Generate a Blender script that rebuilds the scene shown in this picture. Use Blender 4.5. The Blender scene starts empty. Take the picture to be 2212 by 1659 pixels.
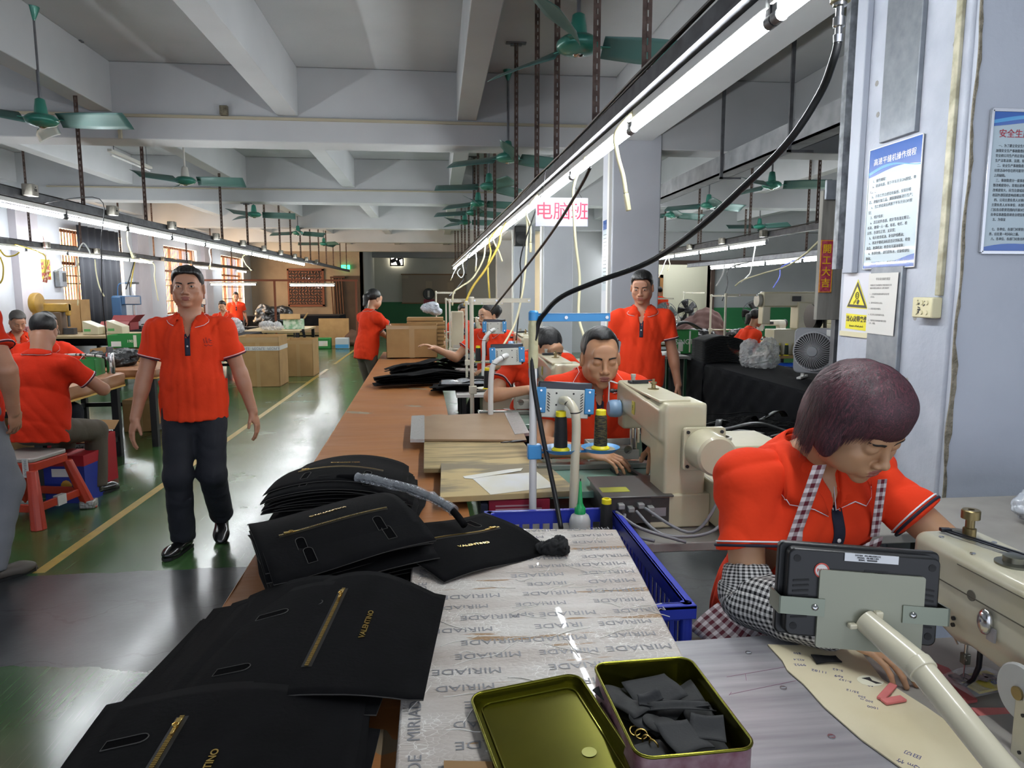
import bpy, bmesh, math, random
import numpy as np
from mathutils import Vector, Matrix, Euler
random.seed(7); np.random.seed(7)
sc = bpy.context.scene
COL = sc.collection
PI = math.pi
# ---------------- camera, world, exposure ----------------
CAMZ = 1.56; FPX = 1534.0
PITCH = math.radians(7.43); YAW = math.radians(5.94)
cd = bpy.data.cameras.new('camera'); cam = bpy.data.objects.new('camera', cd); COL.objects.link(cam)
cam.location = (0, 0, CAMZ); cam.rotation_euler = (PI/2 - PITCH, 0, -YAW)
cd.sensor_width = 36; cd.lens = 36*FPX/2212; cd.clip_start = .02; cd.clip_end = 200
sc.camera = cam
w = bpy.data.worlds.new('world'); sc.world = w; w.use_nodes = True
w.node_tree.nodes['Background'].inputs[0].default_value = (.80, .86, 1, 1)
w.node_tree.nodes['Background'].inputs[1].default_value = .8
vs = sc.view_settings
vs.view_transform = 'Standard'; vs.look = 'None'; vs.gamma = 1; vs.use_curve_mapping = False; vs.exposure = 1.08
cy = sc.cycles
cy.max_bounces = 7; cy.diffuse_bounces = 3; cy.glossy_bounces = 3; cy.transmission_bounces = 5; cy.transparent_max_bounces = 8
cy.sample_clamp_indirect = 3; cy.use_adaptive_sampling = True; cy.adaptive_threshold = .03; cy.caustics_reflective = False; cy.caustics_refractive = False
TUBE_W = 52.0      # emission strength of the fluorescent tubes

def ray(px, py):
    a = (px-1106)/FPX; b = -(py-829.5)/FPX
    s, c = math.sin(YAW), math.cos(YAW); sp, cp = math.sin(PITCH), math.cos(PITCH)
    return Vector((s*cp + a*c + b*s*sp, c*cp - a*s + b*c*sp, -sp + b*cp))
def W(px, py, z=None, Y=None, X=None):
    "point in the room seen at a pixel of the photograph, on a plane z, Y or X"
    d = ray(px, py)
    t = (z-CAMZ)/d.z if z is not None else (Y/d.y if Y is not None else X/d.x)
    return Vector((d.x*t, d.y*t, CAMZ + d.z*t))

# ---------------- materials ----------------
def lin(c):
    if isinstance(c, str):
        c = tuple(int(c[i:i+2], 16)/255 for i in (0, 2, 4))
        return tuple(((x+.055)/1.055)**2.4 if x > .04045 else x/12.92 for x in c)
    return tuple(c)
MATS = {}
def mat(name, col=(.8, .8, .8), rough=.5, metal=0, nz=None, bump=None, trans=0, emis=None, coat=0, sheen=0, alpha=1, ior=None, spec=None, stretch=None, sss=0):
    "nz=(scale, colour2, contrast)  bump=(scale, strength[, distance])"
    if name in MATS: return MATS[name]
    m = bpy.data.materials.new(name); m.use_nodes = True; MATS[name] = m
    nt = m.node_tree; N = nt.nodes; L = nt.links
    p = N['Principled BSDF']; c = lin(col)
    p.inputs['Base Color'].default_value = (*c, 1); p.inputs['Roughness'].default_value = rough
    p.inputs['Metallic'].default_value = metal; p.inputs['Transmission Weight'].default_value = trans
    p.inputs['Alpha'].default_value = alpha; p.inputs['Coat Weight'].default_value = coat
    if sheen: p.inputs['Sheen Weight'].default_value = sheen
    if ior: p.inputs['IOR'].default_value = ior
    if spec is not None: p.inputs['Specular IOR Level'].default_value = spec
    if sss: p.inputs['Subsurface Weight'].default_value = sss; p.inputs['Subsurface Radius'].default_value = (.01, .004, .002)
    if emis: p.inputs['Emission Color'].default_value = (*lin(emis[0]), 1); p.inputs['Emission Strength'].default_value = emis[1]
    tc = None
    if nz or bump:
        tc = N.new('ShaderNodeTexCoord'); mp = N.new('ShaderNodeMapping'); L.new(tc.outputs['Object'], mp.inputs[0])
        if stretch: mp.inputs['Scale'].default_value = stretch
    if nz:
        n = N.new('ShaderNodeTexNoise'); n.inputs['Scale'].default_value = nz[0]; n.inputs['Detail'].default_value = 6
        r = N.new('ShaderNodeValToRGB'); k = nz[2] if len(nz) > 2 else .15
        r.color_ramp.elements[0].position = .5-k; r.color_ramp.elements[1].position = .5+k
        r.color_ramp.elements[0].color = (*c, 1); r.color_ramp.elements[1].color = (*lin(nz[1]), 1)
        L.new(mp.outputs[0], n.inputs['Vector']); L.new(n.outputs['Fac'], r.inputs[0]); L.new(r.outputs[0], p.inputs['Base Color'])
    if bump:
        n = N.new('ShaderNodeTexNoise'); n.inputs['Scale'].default_value = bump[0]; n.inputs['Detail'].default_value = 4
        b = N.new('ShaderNodeBump'); b.inputs['Strength'].default_value = bump[1]; b.inputs['Distance'].default_value = bump[2] if len(bump) > 2 else .01
        L.new(mp.outputs[0], n.inputs['Vector']); L.new(n.outputs['Fac'], b.inputs['Height']); L.new(b.outputs[0], p.inputs['Normal'])
    return m

# ---------------- mesh builder ----------------
class MB:
    def __init__(s): s.v = []; s.f = []; s.M = Matrix.Identity(4)
    def add(s, vs, fs):
        o = len(s.v); s.v += [tuple(s.M @ Vector(v)) for v in vs]; s.f += [tuple(i+o for i in f) for f in fs]; return s
    def box(s, c, d, rz=0, rx=0, ry=0, R=None):
        R = R if R is not None else Euler((rx, ry, rz)).to_matrix(); c = Vector(c); h = [x/2 for x in d]
        vs = [c + R @ Vector((a*h[0], b*h[1], e*h[2])) for a in (-1, 1) for b in (-1, 1) for e in (-1, 1)]
        return s.add(vs, [(0, 1, 3, 2), (4, 6, 7, 5), (0, 4, 5, 1), (2, 3, 7, 6), (0, 2, 6, 4), (1, 5, 7, 3)])
    def bb(s, x0, x1, y0, y1, z0, z1): return s.box(((x0+x1)/2, (y0+y1)/2, (z0+z1)/2), (x1-x0, y1-y0, z1-z0))
    def cyl(s, a, b, r, r2=None, n=16, caps=True):
        a = Vector(a); b = Vector(b); r2 = r if r2 is None else r2
        d = (b-a).normalized(); u = d.orthogonal().normalized(); w_ = d.cross(u)
        vs = [a + (u*math.cos(t)+w_*math.sin(t))*r for t in [2*PI*i/n for i in range(n)]] + [b + (u*math.cos(t)+w_*math.sin(t))*r2 for t in [2*PI*i/n for i in range(n)]]
        fs = [(i, (i+1) % n, n+(i+1) % n, n+i) for i in range(n)]
        if caps: fs += [tuple(range(n))[::-1], tuple(range(n, 2*n))]
        return s.add(vs, fs)
    def bar(s, a, b, w1, w2=None, up=(0, 0, 1)):
        a = Vector(a); b = Vector(b); w2 = w2 or w1; d = b-a; z = d.normalized(); x = z.cross(Vector(up))
        if x.length < 1e-4: x = Vector((1, 0, 0))
        x.normalize(); y = z.cross(x); R = Matrix((x, y, z)).transposed()
        return s.box((a+b)/2, (w1, w2, d.length), R=R)
    def tube(s, pts, r, n=8, closed=False):
        P = [Vector(p) for p in pts]; k = len(P); vs = []; fs = []; u = None
        for i in range(k):
            t = (P[(i+1) % k]-P[i-1]) if closed else (P[min(i+1, k-1)]-P[max(i-1, 0)])
            if t.length < 1e-9: t = Vector((0, 0, 1))
            t.normalize()
            if u is None: u = t.orthogonal().normalized()
            u = (u - t*u.dot(t)); u = u.normalized() if u.length > 1e-6 else t.orthogonal().normalized()
            w_ = t.cross(u); rr = r[i] if isinstance(r, (list, tuple)) else r
            vs += [P[i]+(u*math.cos(a)+w_*math.sin(a))*rr for a in [2*PI*j/n for j in range(n)]]
        for i in range(k if closed else k-1):
            for j in range(n):
                a = i*n+j; b = i*n+(j+1) % n; c = ((i+1) % k)*n+(j+1) % n; d = ((i+1) % k)*n+j
                fs.append((a, b, c, d))
        if not closed: fs += [tuple(range(n))[::-1], tuple(range((k-1)*n, k*n))]
        return s.add(vs, fs)
    def lathe(s, prof, c=(0, 0, 0), n=24, axis='z', cap=True):
        c = Vector(c); vs = []; fs = []
        for r, h in prof:
            for j in range(n):
                a = 2*PI*j/n; p = (r*math.cos(a), r*math.sin(a), h)
                if axis == 'x': p = (p[2], p[0], p[1])
                if axis == 'y': p = (p[1], p[2], p[0])
                vs.append(c+Vector(p))
        for i in range(len(prof)-1):
            for j in range(n): fs.append((i*n+j, i*n+(j+1) % n, (i+1)*n+(j+1) % n, (i+1)*n+j))
        if cap: fs += [tuple(range(n))[::-1], tuple(range((len(prof)-1)*n, len(prof)*n))]
        return s.add(vs, fs)
    def prism(s, out, h0, h1, ax='z'):
        "outline (list of 2D) extruded along ax from h0 to h1"
        f = {'z': lambda a, b, h: (a, b, h), 'y': lambda a, b, h: (a, h, b), 'x': lambda a, b, h: (h, a, b)}[ax]
        n = len(out); vs = [f(a, b, h0) for a, b in out]+[f(a, b, h1) for a, b in out]
        return s.add(vs, [tuple(range(n))[::-1], tuple(range(n, 2*n))]+[(i, (i+1) % n, n+(i+1) % n, n+i) for i in range(n)])
    def grid(s, fn, nu, nv):
        vs = [fn(i/nu, j/nv) for j in range(nv+1) for i in range(nu+1)]
        return s.add(vs, [(j*(nu+1)+i, j*(nu+1)+i+1, (j+1)*(nu+1)+i+1, (j+1)*(nu+1)+i) for j in range(nv) for i in range(nu)])
    def ell(s, c, r, n=16, R=None):
        c = Vector(c); vs = []; m = n//2
        for i in range(1, m):
            for j in range(n):
                a = PI*i/m; b = 2*PI*j/n; p = Vector((r[0]*math.sin(a)*math.cos(b), r[1]*math.sin(a)*math.sin(b), r[2]*math.cos(a)))
                vs.append(c+(R@p if R else p))
        q = Vector((0, 0, r[2])); vs += [c+(R@q if R else q), c-(R@q if R else q)]; T = len(vs)-2; B = T+1
        fs = [(i*n+j, (i+1)*n+j, (i+1)*n+(j+1) % n, i*n+(j+1) % n) for i in range(m-2) for j in range(n)]
        fs += [(T, j, (j+1) % n) for j in range(n)]+[(B, (m-2)*n+(j+1) % n, (m-2)*n+j) for j in range(n)]
        return s.add(vs, fs)
    def build(s, name, m, parent=None, smooth=None, bev=0, solid=0, sub=0, recalc=True):
        me = bpy.data.meshes.new(name); me.from_pydata(s.v, [], s.f)
        if recalc:
            bm = bmesh.new(); bm.from_mesh(me); bmesh.ops.recalc_face_normals(bm, faces=bm.faces); bm.to_mesh(me); bm.free()
        for mm in (m if isinstance(m, (list, tuple)) else [m]): me.materials.append(mm)
        o = bpy.data.objects.new(name, me); COL.objects.link(o)
        if parent is not None: o.parent = parent
        if smooth == 1: me.polygons.foreach_set('use_smooth', [True]*len(me.polygons))
        elif smooth != 0: me.polygons.foreach_set('use_smooth', [True]*len(me.polygons)); me.set_sharp_from_angle(angle=math.radians(smooth or 35))
        if solid: q = o.modifiers.new('s', 'SOLIDIFY'); q.thickness = solid; q.offset = 0
        if sub: q = o.modifiers.new('u', 'SUBSURF'); q.levels = sub; q.render_levels = sub
        if bev: q = o.modifiers.new('b', 'BEVEL'); q.width = bev; q.segments = 2; q.limit_method = 'ANGLE'
        return o
def tag(o, label, cat, group=None, kind=None):
    o['label'] = label; o['category'] = cat
    if group: o['group'] = group
    if kind: o['kind'] = kind
    return o
def thing(name, label, cat, loc=(0, 0, 0), rz=0, group=None):
    o = bpy.data.objects.new(name, None); COL.objects.link(o); o.empty_display_size = .05
    o.location = loc; o.rotation_euler = (0, 0, rz); return tag(o, label, cat, group)
def struct(o): o['kind'] = 'structure'; return o
KIDS = {}
def dup(o, loc=None, rz=None, label=None, group=None, scale=None):
    "copy of a thing with its parts and sub-parts"
    def rec(a, par):
        b = a.copy(); COL.objects.link(b)
        if par is not None: b.parent = par
        for ch in list(a.children): rec(ch, b)
        return b
    b = rec(o, None)
    if loc is not None: b.location = loc
    if rz is not None: b.rotation_euler = (0, 0, rz)
    if label: b['label'] = label
    if group: b['group'] = group
    if scale: b.scale = (scale,)*3 if isinstance(scale, (int, float)) else scale
    return b
def text_mesh(name, s, size, m, parent=None, loc=(0, 0, 0), R=None, ext=.0006, align='CENTER', sx=1, mirror=False, bold=0, sp=1):
    cu = bpy.data.curves.new(name, 'FONT'); cu.body = s; cu.size = size; cu.extrude = ext; cu.align_x = align; cu.align_y = 'CENTER'; cu.offset = bold; cu.space_line = sp
    cu.resolution_u = 3
    t = bpy.data.objects.new(name, cu); COL.objects.link(t)
    dg = bpy.context.evaluated_depsgraph_get(); me = bpy.data.meshes.new_from_object(t.evaluated_get(dg))
    bpy.data.objects.remove(t)
    Mx = Matrix.Translation(Vector(loc)) @ ((R.to_4x4()) if R is not None else Matrix.Identity(4)) @ Matrix.Diagonal((sx*(-1 if mirror else 1), 1, 1, 1))
    me.transform(Mx); me.materials.clear(); me.materials.append(m)
    o = bpy.data.objects.new(name, me); COL.objects.link(o)
    if parent is not None: o.parent = parent
    return o
def frameR(x, y):
    "rotation whose local x,y are the given vectors (z = normal)"
    x = Vector(x).normalized(); y = Vector(y); z = x.cross(y).normalized(); y = z.cross(x)
    return Matrix((x, y, z)).transposed()
def bez(p0, p1, p2, p3, n=16):
    p0, p1, p2, p3 = map(Vector, (p0, p1, p2, p3))
    return [p0*(1-t)**3+p1*3*t*(1-t)**2+p2*3*t*t*(1-t)+p3*t**3 for t in [i/n for i in range(n+1)]]
def smooth_path(P, n=6):
    P = [Vector(p) for p in P]; out = []
    for i in range(len(P)-1):
        a = P[max(i-1, 0)]; b = P[i]; c = P[i+1]; d = P[min(i+2, len(P)-1)]
        for k in range(n):
            t = k/n; out.append(.5*((2*b)+(c-a)*t+(2*a-5*b+4*c-d)*t*t+(3*b-a-3*c+d)*t**3))
    return out+[P[-1]]
# ---------------- shared materials ----------------
WALLW = mat('wall_paint', 'c3c6cc', .75, nz=(1.3, 'b0b3ba', .3), bump=(60, .15, .004))
CEILW = mat('ceiling_paint', 'bdbfc0', .8, nz=(.9, 'a5a7a9', .3), bump=(45, .2, .004))
STEEL_RUST = mat('rusted_steel', '4a3a34', .7, .4, nz=(14, '6d5b52', .12))
STEEL_GREY = mat('grey_steel', '77797c', .5, .6, nz=(9, '5a5b5e', .2))
RAILM = mat('rail_paint', '5d5f63', .55, .3, nz=(12, '3f4044', .2))
CREAM = mat('cream_plastic', 'd9d3b4', .45, nz=(8, 'c5bd98', .2))
WHITEP = mat('white_plastic', 'dcdcd8', .4)
BLACKP = mat('black_plastic', '18191b', .4)
BLACKR = mat('black_rubber', '0e0f10', .45)
CHROME = mat('chrome', 'c8c8c8', .18, 1)
TUBEM = mat('tube_glow', 'ffffff', .5, emis=((.93, .97, 1), TUBE_W))
FANG = mat('fan_green', '3f8f7c', .3, .2, nz=(5, '2f7566', .2), coat=.3)
FANB = mat('fan_blade_green', '4d6f6a', .35, .3)
FANW = mat('fan_white', 'c9c8c0', .4)

# ---------------- floor ----------------
def floor_mat():
    m = bpy.data.materials.new('green_epoxy_floor'); m.use_nodes = True; nt = m.node_tree; N = nt.nodes; L = nt.links; p = N['Principled BSDF']
    tc = N.new('ShaderNodeTexCoord'); sep = N.new('ShaderNodeSeparateXYZ'); L.new(tc.outputs['Object'], sep.inputs[0])
    def noise(s, d=6, st=None):
        n = N.new('ShaderNodeTexNoise'); n.inputs['Scale'].default_value = s; n.inputs['Detail'].default_value = d
        if st:
            mp = N.new('ShaderNodeMapping'); mp.inputs['Scale'].default_value = st; mp.inputs['Rotation'].default_value = (0, 0, .6); L.new(tc.outputs['Object'], mp.inputs[0]); L.new(mp.outputs[0], n.inputs[0])
        else: L.new(tc.outputs['Object'], n.inputs[0])
        return n.outputs['Fac']
    def math_(op, a, b=None, c=None):
        n = N.new('ShaderNodeMath'); n.operation = op
        for i, x in enumerate((a, b, c)):
            if x is None: continue
            if isinstance(x, (int, float)): n.inputs[i].default_value = x
            else: L.new(x, n.inputs[i])
        return n.outputs[0]
    def ramp(f, p0, p1, c0=(0, 0, 0), c1=(1, 1, 1)):
        r = N.new('ShaderNodeValToRGB'); r.color_ramp.elements[0].position = p0; r.color_ramp.elements[1].position = p1
        r.color_ramp.elements[0].color = (*lin(c0), 1); r.color_ramp.elements[1].color = (*lin(c1), 1); L.new(f, r.inputs[0]); return r.outputs[0]
    def mix(f, a, b):
        n = N.new('ShaderNodeMix'); n.data_type = 'RGBA'; L.new(f, n.inputs[0]); L.new(a, n.inputs[6]); L.new(b, n.inputs[7]); return n.outputs[2]
    green = ramp(noise(1.6), .3, .7, '2c4a26', '3b5c33')
    scr = noise(3, 8, (60, 1.2, 1))
    green = mix(ramp(scr, .60, .74), green, ramp(noise(4), .3, .7, '4c6648', '5f7a5a'))
    dark = ramp(noise(2.6, 10), .3, .72, '141618', '3c3f41')
    # dark worn screed: a strip across the aisle, edge broken by noise
    y = math_('ADD', sep.outputs['Y'], math_('MULTIPLY', math_('SUBTRACT', noise(3.5, 8), .5), .14))
    m1 = math_('LESS_THAN', y, 4.02)
    y2 = math_('ADD', sep.outputs['Y'], math_('MULTIPLY', math_('SUBTRACT', noise(2.0, 8), .5), .7))
    m2 = math_('GREATER_THAN', y2, 2.95)
    f = math_('MULTIPLY', m1, m2)
    # two long cracks across the screed
    def crack(y0, ns, th):
        return math_('LESS_THAN', math_('ABSOLUTE', math_('SUBTRACT', math_('ADD', sep.outputs['Y'], math_('MULTIPLY', math_('SUBTRACT', noise(ns, 6), .5), .55)), y0)), th)
    crk = math_('MAXIMUM', crack(3.62, 2.2, .011), math_('MAXIMUM', crack(3.50, 3.0, .008), crack(3.02, 1.7, .004)))
    col = mix(f, green, dark)
    ck = math_('MULTIPLY', crk, m1)
    k = N.new('ShaderNodeRGB'); k.outputs[0].default_value = (.012, .012, .013, 1)
    col = mix(ck, col, k.outputs[0]); L.new(col, p.inputs['Base Color'])
    rr = math_('ADD', math_('MULTIPLY', noise(2.2, 6), .22), .13); rr = math_('ADD', rr, math_('MULTIPLY', f, .10)); L.new(rr, p.inputs['Roughness'])
    p.inputs['Coat Weight'].default_value = .25; p.inputs['Coat Roughness'].default_value = .15
    b = N.new('ShaderNodeBump'); b.inputs['Strength'].default_value = .25; b.inputs['Distance'].default_value = .004
    h = math_('SUBTRACT', math_('ADD', noise(5, 8), math_('MULTIPLY', noise(40, 3), math_('MULTIPLY', f, .3))), math_('MULTIPLY', ck, 2)); L.new(h, b.inputs['Height']); L.new(b.outputs[0], p.inputs['Normal'])
    return m
FX0, FX1, FY0, FY1 = -7.3, 12.0, -3.0, 33.0
struct(MB().bb(FX0, FX1, FY0, FY1+.3, -.1, 0).build('floor', floor_mat()))
YEL = mat('yellow_line_paint', 'a88a34', .35, nz=(12, '8f7a3c', .25))
ym = MB(); ym.bb(-2.27, -2.205, 4.05, 14.6, 0, .0015); ym.bb(-2.27, -2.205, 15.6, 26, 0, .0015); ym.bb(-3.2, -2.27, 12.5, 12.56, 0, .0015)
struct(ym.build('trim_1', YEL))
# ---------------- ceiling ----------------
struct(MB().bb(FX0, FX1, FY0, FY1+.3, 3.75, 3.9).build('ceiling', CEILW))
n = 2
for k in range(-1, 6):
    y0 = 7.5+4.9*k
    struct(MB().bb(FX0, FX1, y0, y0+.38, 3.03, 3.75).build('trim_%d' % n, CEILW, bev=.01)); n += 1
for x in (-6.75, -4.98, -3.2, -1.45, .32, 3.9, 5.7, 7.5, 9.3):
    struct(MB().bb(x-.1, x+.1, FY0, FY1, 3.28, 3.75).build('trim_%d' % n, CEILW, bev=.008)); n += 1
struct(MB().bb(1.86, 2.26, FY0, FY1, 3.12, 3.75).build('trim_%d' % n, CEILW, bev=.01)); n += 1
# ---------------- pillars ----------------
PX = 1.84
CONC = mat('flaking_plaster', 'b4b8c2', .85, nz=(3.5, 'a2a7b2', .12), bump=(25, .5, .01))
for i, (y0, y1, x1) in enumerate([(7.5, 7.95, 2.36), (12.4, 12.85, 2.36), (17.3, 17.75, 2.36), (22.2, 22.65, 2.36)]):
    struct(MB().bb(PX, x1, y0-.012, y1, 0, 3.0 if False else 3.2).build('trim_%d' % n, WALLW, bev=.012)); n += 1
    struct(MB().bb(PX-.03, PX, y0+.02, y0+.10, 0, 3.1).build('trim_%d' % n, mat('trunking_white', 'd2d2cc', .5))); n += 1
# near pillar with the wall going off to the right
struct(MB().bb(PX, PX+.5, 2.4, 3.12, 0, 3.75).build('trim_%d' % n, CONC, bev=.01)); n += 1
WALLG = mat('wall_grey_paint', 'b3b8c2', .7, nz=(2.2, 'a3a8b3', .3), bump=(30, .3, .006))
struct(MB().bb(PX+.012, 6.0, 2.375, 2.55, 0, 3.75).build('wall_right', WALLG)); 
# ---------------- left wall with windows ----------------
wl = MB(); XW = -7.0
wins = [(14.3, 16.95), (19.4, 21.95), (24.3, 26.95)]
ys = [FY0]+[v for w_ in wins for v in w_]+[28.0]
for i in range(0, len(ys), 2): wl.bb(XW-.25, XW, ys[i], ys[i+1], 0, 3.75)
for a, b in wins: wl.bb(XW-.25, XW, a, b, 0, .95); wl.bb(XW-.25, XW, a, b, 2.74, 3.75)
struct(wl.build('wall_left', WALLW))
for i, y in enumerate((12.7, 17.5, 22.3)):
    struct(MB().bb(XW-.01, XW+.12, y, y+.65, 0, 3.1).build('trim_%d' % n, mat('pilaster_paint', 'c4bfc4', .75, nz=(2, 'b3adb3', .3)))); n += 1
WOODB = mat('window_frame_brown', '5b3a28', .6)
IRON = mat('iron_bar', '4d2f22', .6, .3)
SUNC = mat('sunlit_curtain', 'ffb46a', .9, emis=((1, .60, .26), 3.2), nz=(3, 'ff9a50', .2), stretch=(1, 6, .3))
for i, (a, b) in enumerate(wins):
    e = thing('window_%d' % (i+1), '', ''); del e['label']; del e['category']; struct(e)
    MB().bb(XW-.75, XW-.73, a-.5, b+.5, .5, 3).build('curtain', SUNC, e)
    f = MB()
    for yy in (a, (a*2+b)/3, (a+b*2)/3, b): f.bb(XW-.2, XW-.14, yy-.03, yy+.03, .95, 2.74)
    for zz in (.97, 2.1, 2.72): f.bb(XW-.2, XW-.14, a, b, zz-.03, zz+.03)
    f.build('window_frame', WOODB, e)
    g = MB(); q = int((b-a)/.11)
    for j in range(q+1): g.bb(XW-.09, XW-.075, a+j*.11, a+j*.11+.014, .95, 2.74)
    for zz in (1.3, 1.7, 1.85, 2.4): g.bb(XW-.09, XW-.07, a, b, zz, zz+.02)
    g.build('grille', IRON, e)
    MB().bb(XW-.02, XW+.06, a-.05, b+.05, .9, .95).build('window_sill', WALLW, e)
# dark insect net door curtain beside first window
cm = MB(); cm.grid(lambda u, v: (XW+.28+.03*math.sin(u*38), 14.35+u*1.75, .75+v*2.05), 60, 4)
tag(cm.build('net_curtain', mat('dark_net', '2a2c33', .8), smooth=1, solid=.004), 'dark net curtain hanging over left side of the near barred window', 'curtain')
# ---------------- back walls ----------------
RAW = mat('stained_plaster', 'a89a88', .85, nz=(.8, '7d7063', .22), bump=(12, .4, .02))
BACKG = mat('back_wall_paint', 'dcdcd0', .8, nz=(.7, 'c8c8bc', .3))
GREEND = mat('green_dado', '2c7a48', .5)
struct(MB().bb(XW-.25, -2.83, 28.0, 28.25, 0, 3.75).build('wall_back', RAW))
struct(MB().bb(-2.95, -2.83, 28.0, 33.0, 0, 3.75).build('wall_inner', BACKG))
struct(MB().bb(-2.95, 6.0, 33.0, 33.25, 0, 3.75).build('wall_far', BACKG))
struct(MB().bb(-2.83, 6.0, 32.97, 33.0, 0, 1.08).build('trim_%d' % n, GREEND)); n += 1
# right room back wall, with a wide opening to a bright room
WR = 18.0
rb = MB(); rb.bb(2.9, 5.5, WR, WR+.2, 0, 3.75); rb.bb(7.05, 14.5, WR, WR+.2, 0, 3.75); rb.bb(5.5, 7.05, WR, WR+.2, 2.25, 3.75); rb.bb(5.5, 7.05, WR, WR+.2, 0, .9)
struct(rb.build('wall_right_back', mat('right_back_paint', 'b9babb', .8, nz=(1, 'a8a9aa', .3))))
struct(MB().bb(7.05, 12, WR-.02, WR, 0, 1.14).build('trim_%d' % n, GREEND)); n += 1
e = MB(); e.bb(5.40, 5.5, WR-.05, WR+.22, .9, 2.35); e.bb(7.05, 7.15, WR-.05, WR+.22, .9, 2.35); e.bb(5.4, 7.15, WR-.05, WR+.22, 2.25, 2.35)
struct(e.build('window_4', mat('brown_opening_frame', '5e4a42', .6)))
struct(MB().bb(2.9, 3.0, WR, 22, 0, 3.75).bb(2.9, 14, 22, 22.2, 0, 3.75).bb(11.9, 12.1, WR, 22, 0, 3.75).build('wall_bright_room', mat('bright_room_paint', 'e8e4cc', .8)))
dr = MB(); dr.bb(6.15, 6.95, 21.93, 22, 0, 1.98)
d = dr.build('door_1', mat('dark_doorway', '34363a', .7)); struct(d)
MB().bb(6.05, 6.15, 21.9, 22, 0, 2.08).bb(6.95, 7.05, 21.9, 22, 0, 2.08).bb(6.05, 7.05, 21.9, 22, 1.98, 2.08).build('door_frame', mat('oak_frame', '9a6a35', .5), d)
struct(MB().bb(11.9, 12.1, FY0, WR, 0, 3.75).build('wall_far_right', WALLW))

# broken plaster where the wall meets the pillar
rb_ = random.Random(17); L_ = []; R_ = []
for k in range(46):
    z = .75+k*.042; w_ = .002+.007*rb_.random()+(.012 if .95 < z < 1.35 else 0)*rb_.random(); c_ = PX+.006+.004*math.sin(k*.7); L_.append((c_-w_*.2, z)); R_.append((c_+w_+.003, z))
struct(MB().prism(L_+R_[::-1], 2.370, 2.3755, 'y').build('trim_65', mat('bare_mortar', '8d8676', .95, nz=(40, '6a6455', .15), bump=(120, 1, .01))))
for k in range(16):
    y_ = 2.45+rb_.random()*.6; z_ = .95+rb_.random()*1.6; struct(MB().lathe([(0, -.0015), (.006+.008*rb_.random(), -.0012), (.012, 0)], (PX, y_, z_), 7, 'x').build('trim_%d' % (80+k), mat('plaster_scar', '8f8d88', .95)))

# daylight entering through the three barred windows
for a, b in wins:
    ld = bpy.data.lights.new('window_daylight', 'AREA'); ld.shape = 'RECTANGLE'; ld.size = 1.7; ld.size_y = b-a-.2; ld.energy = 150; ld.color = (1, .72, .45)
    lo = bpy.data.objects.new('window_daylight', ld); COL.objects.link(lo); lo.location = (XW-.5, (a+b)/2, 1.85); lo.rotation_euler = (0, -PI/2, 0)
# ---------------- fluorescent rows, rails, hangers ----------------
def make_tube():
    t = thing('fluorescent_lamp', 'x', 'lamp', (0, 0, 0))
    MB().cyl((0, -.575, 0), (0, .575, 0), .014, n=12).build('tube', TUBEM, t, smooth=60)
    MB().bb(-.022, .022, -.60, .60, .028, .062).build('lamp_body', WHITEP, t, bev=.003)
    for s in (-1, 1):
        MB().cyl((0, s*.575, 0), (0, s*.605, 0), .017, n=12).bb(-.012, .012, s*.59-.012, s*.59+.012, 0, .05).build('end_socket', STEEL_GREY, t, smooth=40)
    return t
TP = make_tube()
def lamps(x, z, ys, wh, dx=0, first=[TP], dz=0):
    for i, y in enumerate(ys):
        nm = ['first', 'second', 'third', 'fourth', 'fifth', 'sixth', 'seventh', 'eighth', 'ninth', 'tenth', 'eleventh', 'twelfth', 'thirteenth', 'fourteenth', 'fifteenth', 'sixteenth', 'seventeenth'][min(i, 16)]
        lb = 'lit fluorescent lamp, %s from the near end of %s' % (nm, wh)
        if first: o = first.pop(); o.location = (x+dx*i, y, z+dz*i); o['label'] = lb
        else: o = dup(TP, (x+dx*i, y, z+dz*i), 0, lb)
        o['group'] = 'lamps under '+wh
        if dx: o.rotation_euler.z = -math.atan(dx/1.2)
def rail(x, z, y0, y1, label, dx=0):
    m = MB(); m.bb(-.02, .02, y0, y1, .075, .14); m.bb(-.035, .035, y0, y1, .068, .078)
    r = thing('lighting_rail', label, 'rail', (x, 0, z), 0); r.rotation_euler.z = -math.atan(dx)
    m.build('channel', RAILM, r)
    c = MB()
    for i in range(2): c.tube([(-.028+.01*i, y0+k*(y1-y0)/30, .15+.006*math.sin(k*1.7+i)) for k in range(31)], .006, 6)
    c.build('cable', BLACKR, r); return r
ROWR = 'the row above the machines'
lamps(.84, 2.22, [1.15+1.215*i for i in range(17)], ROWR, dx=-.0215)
rail(.84, 2.22, -1.0, 22.0, 'long dark cable rail carrying the lamp row above the sewing machines', dx=-.0177)
ROW1 = 'the row left of the aisle'
lamps(-3.17, 2.19, [4.73+1.235*i for i in range(11)], ROW1)
rail(-3.17, 2.19, -.5, 26.5, 'dark cable rail of the lamp row left of the aisle')
ROW2 = 'the row by the barred windows'
lamps(-6.3, 2.19, [11.2+1.24*i for i in range(5)]+[20.0, 21.3, 24.0], ROW2)
rail(-6.3, 2.19, 6, 25.5, 'dark cable rail in front of the barred windows')
ROW3 = 'the row right of the pillars'
lamps(4.38, 2.2, [8.6+1.24*i for i in range(1, 8)], ROW3)
rail(4.38, 2.2, 4.5, 17.8, 'cable rail crossing the bay right of the pillars')
ROW4 = 'the low row near the opening'
lamps(5.55, 2.02, [8.6+1.24*i for i in range(5)], ROW4)
rail(5.55, 2.02, 7.5, 15.5, 'low cable rail near the brown framed opening')

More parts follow.
